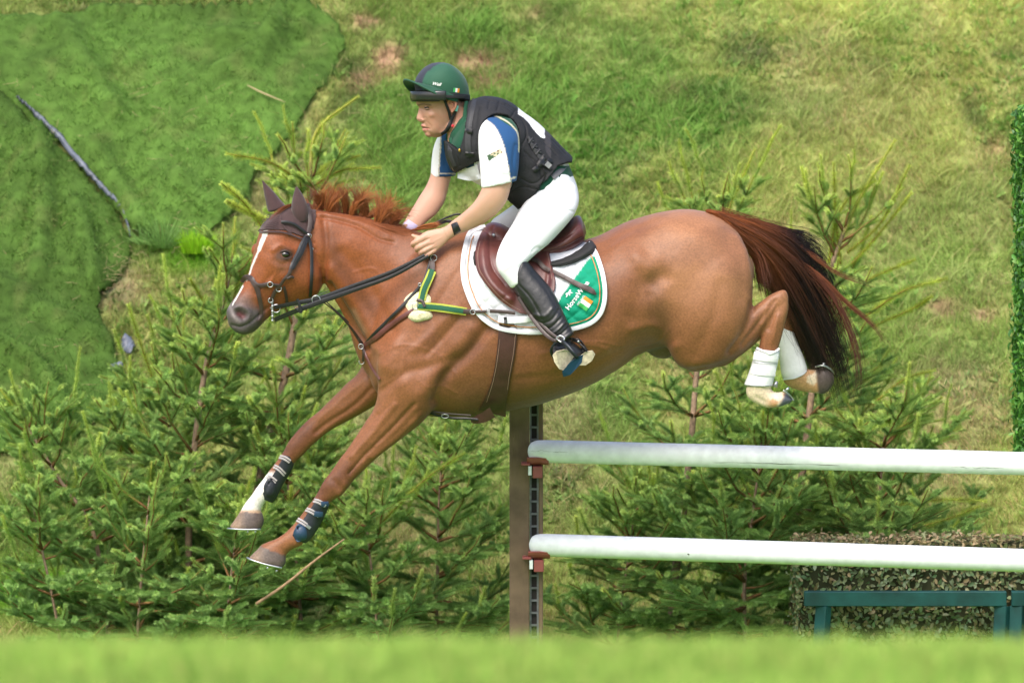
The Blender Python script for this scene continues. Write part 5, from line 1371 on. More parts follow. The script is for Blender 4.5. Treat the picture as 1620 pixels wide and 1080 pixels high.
ring('hook', (572, 572), 4, ST, bp_, th=.0018, off=.02, arc=(-30, 200))
strap('belly_strap', [(672, 650), (690, 656), (715, 661), (740, 662), (760, 664)], 4, BL, bp_, push=[-.10, -.10, -.11, -.12, -.14], th=.005)
strap('belly_strap', [(672, 649), (690, 652), (715, 655), (745, 657)], 3, DL, bp_, push=[-.12] * 4, th=.004)
ring('buckle', (704, 658), 5.5, ST, bp_, th=.0016, y=-.13, sq=.55)

# saddle pad
mat('pad_cloth', attr='Col', rough=.75, spec=.3, bump=(400, .3))
mat('orange_piping', (.55, .22, .06), rough=.6)
PL = [(768, 358), (750, 363), (741, 372), (735, 395), (732, 420), (734, 445), (742, 470), (752, 490), (768, 507), (790, 519), (826, 525)]
PR = [(930, 384), (941, 398), (948, 415), (954, 436), (957, 460), (955, 482), (947, 500), (930, 513), (900, 521), (862, 525), (828, 525)]
def coons(L_, R_, nu, nv, f_off, name, m_, parent, bvh=None, colf=None, thick=.008, fall=-.14, sm=10):
    a = catmull(np.array(L_, float), 8); b = catmull(np.array(R_, float), 8)
    def rs_(q):
        s_ = np.concatenate([[0], np.cumsum(np.linalg.norm(np.diff(q, axis=0), axis=1))]); s_ /= s_[-1]
        return np.column_stack([np.interp(np.linspace(0, 1, nv), s_, q[:, k]) for k in (0, 1)])
    a, b = rs_(a), rs_(b)
    u = np.linspace(0, 1, nu)[None, :, None]
    G = a[:, None, :] * (1 - u) + b[:, None, :] * u
    Y = np.full((nv, nu), np.nan)
    for j in range(nv):
        for i in range(nu):
            p, _ = hit(G[j, i, 0], G[j, i, 1], bvh)
            if p is not None: Y[j, i] = p.y
    ymin_row = [np.nanmin(Y[j]) if not np.isnan(Y[j]).all() else fall for j in range(nv)]
    for i in range(nu):
        c = Y[:, i]; ok = ~np.isnan(c)
        if ok.any():
            k0 = np.where(ok)[0][0]
            c[:k0] = c[k0]
            c[np.isnan(c)] = c[ok][-1]
        else: c[:] = fall
    for _ in range(sm):
        Z = Y.copy(); Z[1:-1, :] = (Y[:-2] + 2 * Y[1:-1] + Y[2:]) / 4; Z[:, 1:-1] = (Z[:, :-2] + 2 * Z[:, 1:-1] + Z[:, 2:]) / 4; Y = Z
    off = f_off(G[:, :, 0], G[:, :, 1], np.linspace(0, 1, nv)[:, None] + 0 * Y, u[0, :, 0][None, :] + 0 * Y)
    V = np.array([tuple(P(G[j, i, 0], G[j, i, 1], Y[j, i] - off[j, i])) for j in range(nv) for i in range(nu)])
    ii_ = (np.arange(nv - 1)[:, None] * nu + np.arange(nu - 1)[None, :]).ravel()
    F = np.column_stack([ii_, ii_ + nu, ii_ + nu + 1, ii_ + 1])
    cols = colf(G[:, :, 0].ravel(), G[:, :, 1].ravel()) if colf else None
    o = mo(name, V, F, m_, parent, cols=cols)
    md = o.modifiers.new('thickness', 'SOLIDIFY'); md.thickness = thick; md.offset = -1
    return o, V, F
def quilt(X, Yq, v, u):
    a = (X * .62 + Yq * .78) / 17.0; b = (X * .62 - Yq * .78) / 17.0
    q = np.abs(np.sin(math.pi * a)) ** .5 * np.abs(np.sin(math.pi * b)) ** .5
    edge = np.minimum(sstep(0, .06, u), sstep(1, .94, u)) * sstep(1, .92, v)
    return .008 + .009 * q * edge + .003 * (1 - edge)
GREENP = [(929, 412), (938, 405), (972, 395), (975, 530), (890, 530), (884, 475), (900, 452)]
def padcol(x, y_):
    c = np.tile((.70, .71, .74), (len(x), 1))
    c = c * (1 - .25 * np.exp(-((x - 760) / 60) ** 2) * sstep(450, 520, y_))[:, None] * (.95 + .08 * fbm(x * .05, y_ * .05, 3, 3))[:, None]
    g = inpoly(x, y_, GREENP)
    c[g] = (.0, .27, .15)
    return c
pad = thing('saddle_pad', tuple(P(850, 440, -.3)), 'white quilted saddle pad with a green rear corner and orange piping', 'saddle pad')
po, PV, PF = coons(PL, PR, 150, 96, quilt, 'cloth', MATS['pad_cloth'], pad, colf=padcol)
BP = BVHTree.FromPolygons([tuple(v) for v in PV], [tuple(map(int, f)) for f in PF])
edge_pts = PL + PR[::-1][1:]
strap('binding', edge_pts, 7, MATS['white_strap'], pad, off=.004, th=.006, bvh=BP, flatw=False)
inner = []
cxp, cyp = 845, 445
def inset(pts, d):
    q = np.array(pts, float); t = np.gradient(q, axis=0); t /= np.linalg.norm(t, axis=1)[:, None]; n_ = np.column_stack([t[:, 1], -t[:, 0]]); return [tuple(v) for v in q + n_ * d]
ins_ = inset(catmull(np.array(edge_pts, float), 3), 8)
strap('piping', ins_[5:-3], 1.5, MATS['orange_piping'], pad, off=.005, th=.003, bvh=BP, flatw=False)
# far side of the pad, so that the cloth goes over the back
PVm = PV.copy(); PVm[:, 1] *= -1
mo('cloth', PVm, PF[:, ::-1], MATS['pad_cloth'], pad, cols=padcol(*PN(PV)))
# lettering on the green corner
mat('print_white', (.85, .85, .85), rough=.6); mat('print_green', (.05, .42, .10), rough=.6); mat('print_orange', (.85, .30, .03), rough=.6)
def conform(V2, c, ang, m_, name, parent, bvh, off=.004, k=1.0):
    """flat print: local (x right, y up) in photo pixels -> laid on a surface"""
    ca, sa = math.cos(ang), math.sin(ang); out = []
    for x, y_ in V2:
        X = c[0] + (x * ca - y_ * sa) * k; Yp = c[1] - (x * sa + y_ * ca) * k
        p, _ = hit(X, Yp, bvh); yy_ = p.y if p is not None else (out[-1][1] + off if out else -.3)
        q_ = P(X, Yp, yy_ - off); out.append(tuple(q_))
    return out
def text_on(s, c, ang, size, m_, parent, bvh, off=.004, shear=0, bold=.0):
    cu = bpy.data.curves.new('lettering', 'FONT'); cu.body = s; cu.size = size; cu.shear = shear; cu.offset = bold; cu.resolution_u = 3; cu.align_x = 'LEFT'
    o = bpy.data.objects.new('lettering', cu); COL.objects.link(o)
    dg = bpy.context.evaluated_depsgraph_get(); me = o.evaluated_get(dg).to_mesh()
    V2 = [(v.co.x, v.co.y) for v in me.vertices]; F2 = [tuple(p.vertices) for p in me.polygons]
    o.evaluated_get(dg).to_mesh_clear(); bpy.data.objects.remove(o); bpy.data.curves.remove(cu)
    return mo('lettering', conform(V2, c, ang, m_, 'lettering', parent, bvh, off), F2, m_, parent, smooth=False)
LA = math.atan2(42, 32)
text_on('HorseWare', (899.5, 491), LA, 11.2, MATS['print_white'], pad, BP, bold=.25)
text_on('IRELAND', (914.5, 483.5), LA, 4.6, MATS['print_white'], pad, BP)
hs = [(0, 0), (3, 2), (4, 5), (2, 7), (5, 9), (9, 9), (13, 10), (15, 13), (18, 14), (20, 12), (18, 10), (17, 8), (19, 5), (22, 4), (19, 3), (15, 5), (13, 4), (12, 0), (10, 0), (10, 4), (7, 4), (5, 1), (2, -1)]
mo('horse_emblem', conform([(x * .62, y_ * .62) for x, y_ in hs], (895, 470), R(22), None, 'e', pad, BP), [tuple(range(len(hs)))], MATS['print_white'], pad, smooth=False)
fl = lambda a, b: [(a, -6), (b, -6), (b, 6), (a, 6)]
fang = math.atan2(16, 11)
def flag(c, ang, w_, h_, parent, bvh, off=.0045):
    for k, mm in enumerate(('print_green', 'print_white', 'print_orange')):
        x0, x1 = -w_ / 2 + k * w_ / 3, -w_ / 2 + (k + 1) * w_ / 3
        g = [(x0 + (x1 - x0) * i / 2, -h_ / 2 + h_ * j / 2) for j in range(3) for i in range(3)]
        mo('flag_stripe', conform(g, c, ang, None, 'f', parent, bvh, off), [(j * 3 + i, j * 3 + i + 1, j * 3 + i + 4, j * 3 + i + 3) for j in range(2) for i in range(2)], MATS[mm], parent, smooth=False)
flag((926.5, 480), R(55), 19, 15.5, pad, BP)

# saddle
sad = thing('saddle', tuple(P(850, 400, 0)), 'reddish brown leather jumping saddle with a black half pad under the cantle', 'saddle')
V_, F_ = fuse([loft([(756, 372, 754, 396, .06, 0), (771, 354, 766, 404, .10, 0), (790, 353, 785, 410, .13, 0), (815, 366, 812, 412, .15, 0), (845, 376, 842, 412, .17, 0), (872, 372, 872, 408, .18, 0), (893, 358, 896, 402, .18, 0), (908, 343, 914, 392, .165, 0), (918, 342, 924, 380, .14, 0), (923, 352, 925, 372, .10, 0)], n=40)], .005, 4)
N2 = vnormals(V_, F_); x_, y_ = PN(V_)
for pts, r_, am in (([(870, 398), (895, 392), (922, 378)], 2.0, -.008), ([(866, 386), (890, 378), (915, 362)], 1.6, -.005), ([(780, 358), (776, 380), (786, 404)], 2, -.005)):
    V_ += N2 * (am * np.exp(-(segdist(x_, y_, pts) / r_) ** 2))[:, None]
mo('seat', V_, F_, MATS['brown_leather'], sad)
V_, F_ = fuse([loft([(868, 405, 868, 422, .245, 0), (890, 400, 890, 420, .25, 0), (915, 389, 917, 413, .24, 0), (933, 378, 938, 403, .21, 0), (942, 383, 944, 397, .16, 0)], n=36)], .005, 3)
mat('half_pad', (.022, .021, .022), rough=.8, bump=(200, .5))
mo('half_pad', V_, F_, MATS['half_pad'], sad)
V_, F_ = fuse([loft([(748, 372, 762, 372, .10, 0), (746, 390, 760, 392, .15, -.02), (745, 410, 758, 410, .19, -.02), (750, 425, 764, 430, .20, 0)], n=24)], .006, 3)
mo('half_pad', V_, F_, MATS['half_pad'], sad)
FL = [(764, 362), (756, 380), (752, 400), (754, 425), (763, 442), (775, 458), (790, 474), (806, 486), (822, 495)]
FR = [(862, 388), (868, 398), (872, 415), (876, 432), (879, 446), (876, 462), (866, 476), (850, 487), (832, 497)]
def flapoff(X, Yq, v, u):
    d1 = segdist(X.ravel(), Yq.ravel(), [(768, 372), (764, 400), (768, 430), (785, 455), (805, 472)]).reshape(X.shape)
    d2 = segdist(X.ravel(), Yq.ravel(), [(775, 366), (775, 400), (780, 425), (798, 450)]).reshape(X.shape)
    d3 = segdist(X.ravel(), Yq.ravel(), [(864, 400), (868, 425), (866, 450)]).reshape(X.shape)
    d4 = segdist(X.ravel(), Yq.ravel(), [(792, 474), (812, 462), (830, 470)]).reshape(X.shape)
    return .027 + .016 * np.exp(-(d1 / 8) ** 2) - .005 * np.exp(-(d2 / 2) ** 2) + .008 * np.exp(-(d3 / 4) ** 2) - .004 * np.exp(-(d4 / 2.0) ** 2)
fo, FV, FF = coons(FL, FR, 70, 60, flapoff, 'flap', MATS['brown_leather'], sad, thick=.008)
BFL = BVHTree.FromPolygons([tuple(v) for v in FV], [tuple(map(int, f)) for f in FF])
FVm = FV.copy(); FVm[:, 1] *= -1; mo('flap', FVm, FF[:, ::-1], MATS['brown_leather'], sad)
mat('stitching', (.28, .17, .13), rough=.7)
strap('stitching', inset(FL, 4)[1:], .8, MATS['stitching'], sad, off=.002, th=.0012, bvh=BFL, flatw=False)
strap('stitching', [(866, 400), (870, 420), (873, 442)], .8, MATS['stitching'], sad, off=.002, th=.0012, bvh=BFL)
mo('stud', *ellipsoid(P(781, 372, -.125), (.007, .006, .007), 12, 8), ST, sad)
strap('stirrup_leather', [(838, 408), (850, 412), (860, 422), (869, 428)], 7, DL, sad, off=.010, th=.004, bvh=BFL)
strap('stirrup_leather', [(874, 429), (892, 438), (915, 450), (935, 459), (943, 466)], [7, 7.5, 8, 8.5, 2.5], DL, sad, off=.010, th=.004, bvh=BP)
for k in range(5): 
    cpt = (893 + k * 7, 438.5 + k * 3.6); pp0, _ = hit(*cpt, BP)
    if pp0 is not None: mo('hole', *ellipsoid(P(cpt[0], cpt[1], pp0.y - .0155), (.0022, .0015, .0022), 8, 6), MATS['black_leather'], sad)
strap('girth', [(805, 512), (800, 560), (793, 600), (785, 632), (779, 654)], [30, 29, 28, 34, 44], MATS['girth_leather'], sad, off=.006, th=.006)
strap('girth', [(779, 652), (765, 660), (752, 664), (745, 664)], [18, 16, 12, 8], MATS['girth_leather'], sad, push=[-.20, -.16, -.12, -.08], th=.006)
strap('stitching', [(793, 514), (788, 560), (781, 600), (770, 636)], .8, MATS['stitching'], sad, off=.014, th=.0012)
strap('stitching', [(817, 514), (812, 560), (805, 600), (801, 636)], .8, MATS['stitching'], sad, off=.014, th=.0012)
strap('girth_elastic', [(788, 504), (805, 506), (830, 505), (844, 502)], [11, 11, 10, 9], MATS['white_strap'], sad, off=.018, th=.005, bvh=BP)
strap('girth_elastic', [(799, 501), (800, 511)], 5, BL, sad, off=.026, th=.003, bvh=BP)
# leg boots
mat('boot_shell', (.018, .020, .028), rough=.42, noise=(20, .3), bump=(60, .3))
mat('boot_blue', (.02, .05, .10), rough=.4)
mat('boot_strap', (.42, .38, .38), rough=.7, bump=(200, .4))
mat('boot_white', (.74, .74, .75), rough=.6, noise=(25, .05), bump=(80, .4))
def legboot(name, secs, label, strapsec, cat, group, m_, y, extra=None, open_front=None):
    V_, F_ = fuse([loft(secs, n=32, cap=.1)], .003, 2)
    r_ = thing(name, tuple(V_.mean(0)), label, cat, group)
    if open_front is not None:
        x_, y__ = PN(V_); k = ~open_front(x_, y__, V_); Fk = F_[k[F_].all(1)]; us = np.unique(Fk); rem = -np.ones(len(V_), int); rem[us] = np.arange(len(us)); V_, F_ = V_[us], rem[Fk]
    o = mo('shell', V_, F_, m_, r_)
    if open_front is not None:
        md = o.modifiers.new('t', 'SOLIDIFY'); md.thickness = .004; md.offset = -1
    return r_, BVHTree.FromPolygons([tuple(v) for v in V_], [tuple(map(int, f)) for f in F_])
# open-fronted boots on the forelegs: shell behind, orange coat shows between the straps
def openf(line):
    (x0, y0), (x1, y1) = line
    def f(x, y_, V): 
        return ((x - x0) * (y1 - y0) - (y_ - y0) * (x1 - x0)) < 0
    return f
r1, b1 = legboot('tendon_boot', [(494, 786, 522, 795, .034, -.15), (484, 800, 519, 804, .034, -.15), (475, 812, 511, 822, .033, -.15), (466, 826, 501, 839, .035, -.15), (458, 836, 492, 852, .038, -.15), (455, 845, 484, 859, .030, -.15)], 'dark open-fronted leg boot with pale straps on the lower, nearer front leg', None, 'horse boot', 'tendon boots on the front legs', MATS['boot_shell'], -.15, open_front=openf([(505, 783), (462, 846)]))
for k, (a_, b_, c_, d_) in enumerate((((496, 791), (504, 793), (514, 799), 0), ((484, 805), (492, 808), (503, 815), 0), ((470, 821), (479, 826), (490, 834), 0))):
    for dd in (-2.2, 2.2):
        strap('strap', [(a_[0] + dd * .55, a_[1] - dd * .8 + 0), (b_[0] + dd * .5, b_[1] - dd * .8), (c_[0] + dd * .5, c_[1] - dd * .8)], 3.0, MATS['boot_strap'], r1, off=.008, th=.003, bvh=None, ysm=4)
    p0, _ = hit(c_[0] - 2, c_[1] - 1, b1)
    if p0 is not None: mo('clip', *box(tuple(P(c_[0] - 2, c_[1] - 1, p0.y - .008)), (.010, .004, .006), rot=Matrix.Rotation(R(35), 3, 'Y'), bev=.001), MATS['steel_dull'], r1, smooth=False)
strap('strap_tab', [(508, 797), (515, 797), (520, 796)], [8, 9, 7], MATS['boot_blue'], r1, off=.010, th=.004, bvh=b1)
strap('strap_tab', [(497, 812), (505, 813), (511, 813)], [8, 9, 7], MATS['boot_blue'], r1, off=.010, th=.004, bvh=b1)
patch_blob('fetlock_cup', (475, 843), 11, 14, .004, .010, MATS['boot_blue'], r1, bvh=b1, seed=7)
r2, b2 = legboot('tendon_boot', [(440, 718, 467, 722, .033, .12), (430, 734, 464, 738, .033, .12), (421, 749, 455, 755, .032, .12), (413, 763, 446, 770, .034, .12), (408, 774, 438, 786, .036, .12), (410, 784, 432, 795, .028, .12)], 'dark open-fronted leg boot on the raised far front leg above the white sock', None, 'horse boot', 'tendon boots on the front legs', MATS['boot_shell'], .12, open_front=openf([(452, 714), (414, 782)]))
for k, (a_, b_, c_) in enumerate((((442, 722), (450, 724), (459, 730)), ((433, 737), (441, 741), (451, 751)), ((422, 753), (429, 756), (437, 762)))):
    for dd in (-2.2, 2.2):
        strap('strap', [(a_[0] + dd * .4, a_[1] - dd * .8), (b_[0] + dd * .5, b_[1] - dd * .8), (c_[0] + dd * .5, c_[1] - dd * .8)], 2.8, MATS['boot_strap'], r2, off=.008, th=.003, ysm=4)
patch_blob('fetlock_cup', (427, 772), 10, 15, .003, .009, MATS['boot_shell'], r2, bvh=b2, seed=9)
r3, b3 = legboot('fetlock_boot', [(1195, 552, 1234, 556, .034, YN), (1192, 565, 1232, 568, .034, YN), (1187, 582, 1228, 586, .036, YN), (1181, 598, 1224, 602, .041, YN), (1177, 608, 1222, 611, .042, YN)], 'white strapped boot on the nearer hind leg', None, 'horse boot', 'white boots on the hind legs', MATS['boot_white'], YN)
strap('strap', [(1192, 562), (1210, 565), (1231, 566)], 13, MATS['boot_white'], r3, off=.003, th=.004, bvh=b3)
strap('strap', [(1188, 584), (1205, 587), (1227, 588)], 14, MATS['boot_white'], r3, off=.003, th=.004, bvh=b3)
strap('strap_edge', [(1192, 573), (1210, 575), (1230, 575)], 1.0, MATS['steel_dull'], r3, off=.006, th=.001, bvh=b3)
strap('strap_edge', [(1178, 609), (1198, 611), (1221, 610)], 1.2, MATS['steel_dull'], r3, off=.005, th=.001, bvh=b3)
strap('collar', [(1197, 550), (1212, 557), (1218, 560), (1226, 556), (1233, 551)], 3, MATS['boot_white'], r3, off=.006, th=.004, bvh=b3)
r4, b4 = legboot('fetlock_boot', [(1224, 520, 1251, 515, .034, YF + .02), (1226, 535, 1257, 528, .036, YF + .02), (1230, 555, 1264, 546, .037, YF + .02), (1234, 575, 1272, 566, .040, YF + .02), (1236, 592, 1277, 582, .044, YF + .02), (1240, 600, 1276, 590, .042, YF + .02)], 'plain white smooth boot on the far hind leg beside the tail', None, 'horse boot', 'white boots on the hind legs', MATS['boot_white'], YF)
strap('rim', [(1239, 600), (1256, 598), (1270, 592), (1276, 586)], 2.2, MATS['white_strap'], r4, off=.004, th=.003, bvh=b4)

# ================================================================ the rider
SK = np.array((.50, .265, .185))
HEADC = P(704, 172, 0)
def yaw(V, a=14):
    V = np.array(V, float); c, s = math.cos(R(a)), math.sin(R(a)); x = V[:, 0] - HEADC.x; y_ = V[:, 1]
    V2 = V.copy(); V2[:, 0] = HEADC.x + x * c - y_ * s; V2[:, 1] = x * s + y_ * c
    return V2
def Y2(VF): return (yaw(VF[0]), VF[1])
mat('skin', attr='Col', rough=.48, spec=.35, sss=.12, bump=(250, .12))
HEAD = [Y2(p) for p in (
    loft([(690, 104, 712, 104, .03, 0), (675, 114, 727, 115, .060, 0), (665, 128, 735, 130, .072, 0), (660, 145, 738, 145, .076, 0), (658.5, 158, 737, 158, .075, 0), (658, 164.5, 735, 164, .073, 0), (663, 170, 733, 170, .070, 0), (664.5, 176, 730, 176, .067, 0), (665, 184, 727, 184, .063, 0), (668, 192, 722, 190, .058, 0), (670.5, 199, 718, 196, .053, 0), (672, 205, 714, 203, .047, 0), (676, 211, 708, 209, .038, 0), (683, 215.5, 700, 214, .020, 0)], n=40),
    loft([(661, 164, 672, 166, .009, 0), (661.5, 171, 672, 171, .009, 0), (660.5, 177, 672, 177, .010, 0), (658.5, 183, 672, 182, .012, 0), (658.0, 188, 671, 187, .0145, 0), (661.5, 192, 671, 191, .013, 0)], n=20),
    ellipsoid(P(666, 189.5, -.012), (.010, .009, .008)), ellipsoid(P(666, 189.5, .012), (.010, .009, .008)),
    loft([(667, 195, 675, 196, .014, 0), (664.8, 198.5, 676, 199, .019, 0), (666.5, 200.6, 676, 200.6, .020, 0)], n=16),
    loft([(668, 203, 676, 203, .019, 0), (666.8, 205.5, 677, 206, .018, 0), (669.5, 208.5, 677, 208, .014, 0)], n=16),
    ellipsoid(P(679, 211, 0), (.020, .020, .015)), ellipsoid(P(678, 162.5, -.036), (.030, .020, .010)), ellipsoid(P(678, 162.5, .036), (.030, .020, .010)),
    ellipsoid(P(682, 181, -.044), (.026, .016, .018)), ellipsoid(P(682, 181, .044), (.026, .016, .018)), ellipsoid(P(708, 199, -.046), (.020, .012, .022)), ellipsoid(P(708, 199, .046), (.020, .012, .022)))]
BODY = HEAD + [
    loft([(714, 168, 741, 158, .050, 0), (713, 185, 744, 172, .052, 0), (709, 205, 752, 178, .056, 0), (708, 222, 766, 178, .075, 0), (712, 236, 785, 180, .10, 0)], n=32),
    loft([(718, 255, 775, 172, .12, 0), (735, 270, 805, 178, .15, 0), (765, 290, 835, 195, .145, 0), (795, 308, 862, 220, .135, 0), (825, 325, 890, 250, .135, 0), (845, 330, 905, 275, .145, 0), (850, 342, 908, 318, .13, 0)], n=32),
    # near arm
    loft([(770, 192, 812, 196, .045, -.16), (766, 225, 813, 227, .050, -.20), (765, 258, 812, 262, .046, -.225), (765, 282, 810, 284, .044, -.235), (762, 298, 806, 304, .044, -.24), (756, 311, 800, 321, .043, -.238), (749, 321, 788, 336, .041, -.23), (738, 332, 769, 351, .036, -.215), (726, 342, 748, 362, .030, -.195), (715, 350, 729, 369, .025, -.18), (708, 356, 716, 376, .024, -.172), (702, 360, 710, 380, .0225, -.170)], n=32),
    loft([(658, 377, 672, 404, .013, -.168), (668, 370, 682, 403, .016, -.168), (687, 363, 696, 393, .0175, -.170)], n=24),
    loft([(706, 358, 712, 378, .021, -.170), (697, 361, 704, 386, .019, -.170), (687, 363, 696, 393, .0175, -.172), (677, 365, 688, 399, .017, -.172), (668, 369, 682, 402, .0165, -.168)], n=24),
    # far arm
    loft([(706, 215, 745, 230, .045, .15), (692, 240, 728, 250, .050, .18), (684, 262, 718, 266, .048, .19), (680, 280, 713, 283, .045, .19), (673, 296, 708, 303, .042, .18), (664, 310, 703, 320, .041, .165), (655, 325, 690, 339, .036, .15), (647, 338, 676, 350, .030, .135), (641, 348, 666, 360, .025, .12), (638, 354, 660, 366, .023, .11)], n=32),
    loft([(640, 352, 660, 364, .022, .115), (634, 360, 652, 374, .022, .105), (630, 368, 646, 383, .02, .10)], n=20)]
def finger(kn, pip, dip, tip, r_):
    return tube([P(*kn), P(*pip), P(*dip), P(*tip)], [r_ * 1.0, r_ * 1.02, r_ * .92, r_ * .75], n=12, sub=3)
FING = [finger((676, 373, -.176), (659, 382, -.180), (653, 387, -.162), (660, 391, -.140), .0112), finger((681, 382, -.178), (664, 390, -.183), (659, 395, -.164), (664, 398, -.142), .0110), finger((685, 389, -.178), (670, 397, -.183), (665, 401, -.165), (670, 404, -.143), .0103), finger((689, 395, -.175), (676, 403, -.177), (671, 406, -.160), (677, 407, -.145), .0092),
        tube([P(694, 366, -.165), P(676, 371, -.172), P(666, 376, -.174), P(656, 374, -.174), P(651, 371, -.172)], [.012, .0115, .0095, .0078, .005], n=12, sub=3)]
FARF = [tube([P(634, 362 + k * 5, .10), P(627 - k * .5, 367 + k * 5, .085), P(630, 372 + k * 5, .07)], [.010, .0095, .007], n=10, sub=3) for k in range(4)]
BODY += FING + FARF + [tube([P(646, 358, .10), P(638, 358, .085), P(632, 362, .075)], [.011, .009, .006], n=10, sub=3)]
RV, RF = fuse(BODY, .0032, 2)
def fingers_split(V): return V
rn = vnormals(RV, RF); sculpt.N = rn
RV = sculpt(RV, RF, [([(664, 171.5), (672, 173), (682, 173)], 2.2, -.0035, 'near'), ([(667, 202), (673, 202.6), (679, 204)], 1.0, -.0035, 'near'), ([(668, 187.5), (673, 186), (676, 190)], 1.4, -.0018, 'near'), ([(674, 192), (680, 198), (682, 204)], 1.6, -.0018, 'near'), ([(664, 190), (667, 191)], .8, -.003, 'near'), ([(714, 190), (708, 203), (698, 210)], 2.5, .003, 'near'), ([(690, 190), (700, 200)], 7, -.003, 'near'),
    ([(723, 172), (722, 190), (720, 206)], 3, .003, 'near'), ([(770, 300), (750, 322), (728, 345)], 4, -.0015, 'near'), ([(674, 376), (692, 370)], 1.2, .0008, 'near'), ([(680, 385), (697, 376)], 1.2, .0008, 'near'),
    ([(680, 377), (660, 387)], .9, -.0022, 'near'), ([(686, 386), (666, 395)], .9, -.0022, 'near'), ([(690, 392), (674, 401)], .9, -.0020, 'near')])
rx_, ry_ = PN(RV); ny_ = rn[:, 1]
col = SK * (.93 + .14 * fbm(RV[:, 0] * 25, RV[:, 2] * 25, 5, 3))[:, None]
hd = (ry_ < 225) & (rx_ < 770)
paint(np.array((.60, .27, .19)), .55 * np.exp(-((rx_ - 686) ** 2 + (ry_ - 185) ** 2) / 90) * hd); paint(np.array((.58, .26, .19)), .45 * sstep(700, 725, rx_) * hd)
paint(np.array((.45, .26, .19)), .45 * np.exp(-(segdist(rx_, ry_, [(676, 208), (690, 209), (704, 203), (710, 192)]) / 6) ** 2) * hd); paint(np.array((.45, .27, .2)), .3 * np.exp(-(segdist(rx_, ry_, [(664, 195.5), (676, 197)]) / 2.2) ** 2))
paint(np.array((.52, .17, .14)), .85 * np.exp(-(segdist(rx_, ry_, [(665, 199.6), (671, 200)]) / 1.3) ** 2) + .85 * np.exp(-(segdist(rx_, ry_, [(667, 205), (673, 204.5), (677, 203.8)]) / 1.5) ** 2) * 1.0)
paint(np.array((.12, .03, .03)), .9 * np.exp(-(segdist(rx_, ry_, [(667, 202.2), (677, 202.8)]) / .8) ** 2)); paint(np.array((.16, .06, .05)), .8 * np.exp(-(segdist(rx_, ry_, [(664.5, 190.6), (667, 190.4)]) / .8) ** 2))
paint(np.array((.09, .05, .038)), .85 * np.exp(-(segdist(rx_, ry_, [(662, 166.5), (670, 165), (681, 166.5)]) / 1.5) ** 2) * (ny_ < .2))
paint(np.array((.45, .24, .19)), .6 * np.exp(-(segdist(rx_, ry_, [(672, 170), (682, 172)]) / 3) ** 2))
paint(np.array((.035, .024, .018)), sstep(722, 727, rx_ - (ry_ - 160) * .35) * sstep(173, 168, ry_ - (rx_ - 735) * .3) * hd)
paint(np.array((.035, .024, .018)), .8 * sstep(706, 709, rx_) * sstep(716, 713, rx_) * sstep(172, 166, ry_))
paint(np.array((.30, .15, .11)), .55 * np.exp(-(segdist(rx_, ry_, [(669, 168.5), (676, 167.5), (683, 169)]) / 2.0) ** 2) * hd); paint(np.array((.36, .18, .13)), .45 * np.exp(-(segdist(rx_, ry_, [(672, 174), (680, 175)]) / 1.8) ** 2) * hd); paint(np.array((.64, .38, .28)), .5 * np.exp(-(segdist(rx_, ry_, [(683, 178), (694, 177)]) / 3) ** 2) * hd)  # eye socket shade and cheekbone highlight painted into the skin
paint(np.array((.40, .19, .13)), .35 * np.exp(-(segdist(rx_, ry_, [(688, 186), (694, 198), (690, 208)]) / 5) ** 2) * hd); paint(np.array((.48, .22, .15)), .45 * sstep(.5, .65, fbm(RV[:, 0] * 60, RV[:, 2] * 60, 55, 3)))
arm = ry_ > 270
paint(np.array((.60, .35, .25)), arm * .8); paint(np.array((.58, .30, .22)), arm * .6 * np.exp(-(segdist(rx_, ry_, [(652, 384), (660, 396), (674, 405)]) / 4) ** 2) + arm * .4 * np.exp(-(segdist(rx_, ry_, [(680, 378), (688, 392)]) / 4) ** 2))
person = thing('person', tuple(P(860, 360, 0)), 'rider in a green helmet, black body protector and white breeches leaning forward in the saddle', 'person')
mo('body', RV, RF, MATS['skin'], person, cols=col)
BH = BVHTree.FromPolygons([tuple(v) for v in RV], [tuple(map(int, f)) for f in RF])
# eye
def eyeat(px_, py_, r_=.0115):
    p, _ = hit(px_, py_, BH); c = Vector(p) + Vector((.0, r_ * .62, 0))
    mat('eye_white', (.20, .15, .13), rough=.4, spec=.2); mat('iris', (.03, .028, .026), rough=.2)
    mo('eye', *ellipsoid(c, (r_, r_, r_), 20, 14), MATS['eye_white'], person)
    mo('iris', *ellipsoid(c + Vector((-.0062, -.0066, .0005)), (.0060, .0052, .0050), 12, 8), MATS['iris'], person)
    y0 = c.y - r_ * .86
    mat('lid', (.40, .20, .15), rough=.5); mat('lash', (.03, .02, .018), rough=.6)
    a = lambda x, y_, dy: P(px_ + x, py_ + y_, y0 + dy)
    mo('eyelid', *tube([a(-5, .9, .007), a(-3, -1.4, .001), a(0, -2.0, -.0012), a(3, -1.4, .001), a(5, .6, .006)], [.0012, .0026, .0030, .0026, .0012], n=8), MATS['lid'], person)
    mo('eyelid', *tube([a(-5, .9, .007), a(-2.5, 1.9, .0015), a(0, 2.2, .0005), a(3, 1.7, .002), a(5, .6, .006)], [.0010, .0020, .0022, .0020, .0010], n=8), MATS['lid'], person)
    mo('eyelash', *tube([a(-4.6, .2, .005), a(-2.5, -.7, -.001), a(0, -.9, -.003), a(3, -.6, -.001), a(4.6, .2, .004)], [.0006, .0016, .0019, .0014, .0006], n=6), MATS['lash'], person)
eyeat(676, 170.5)
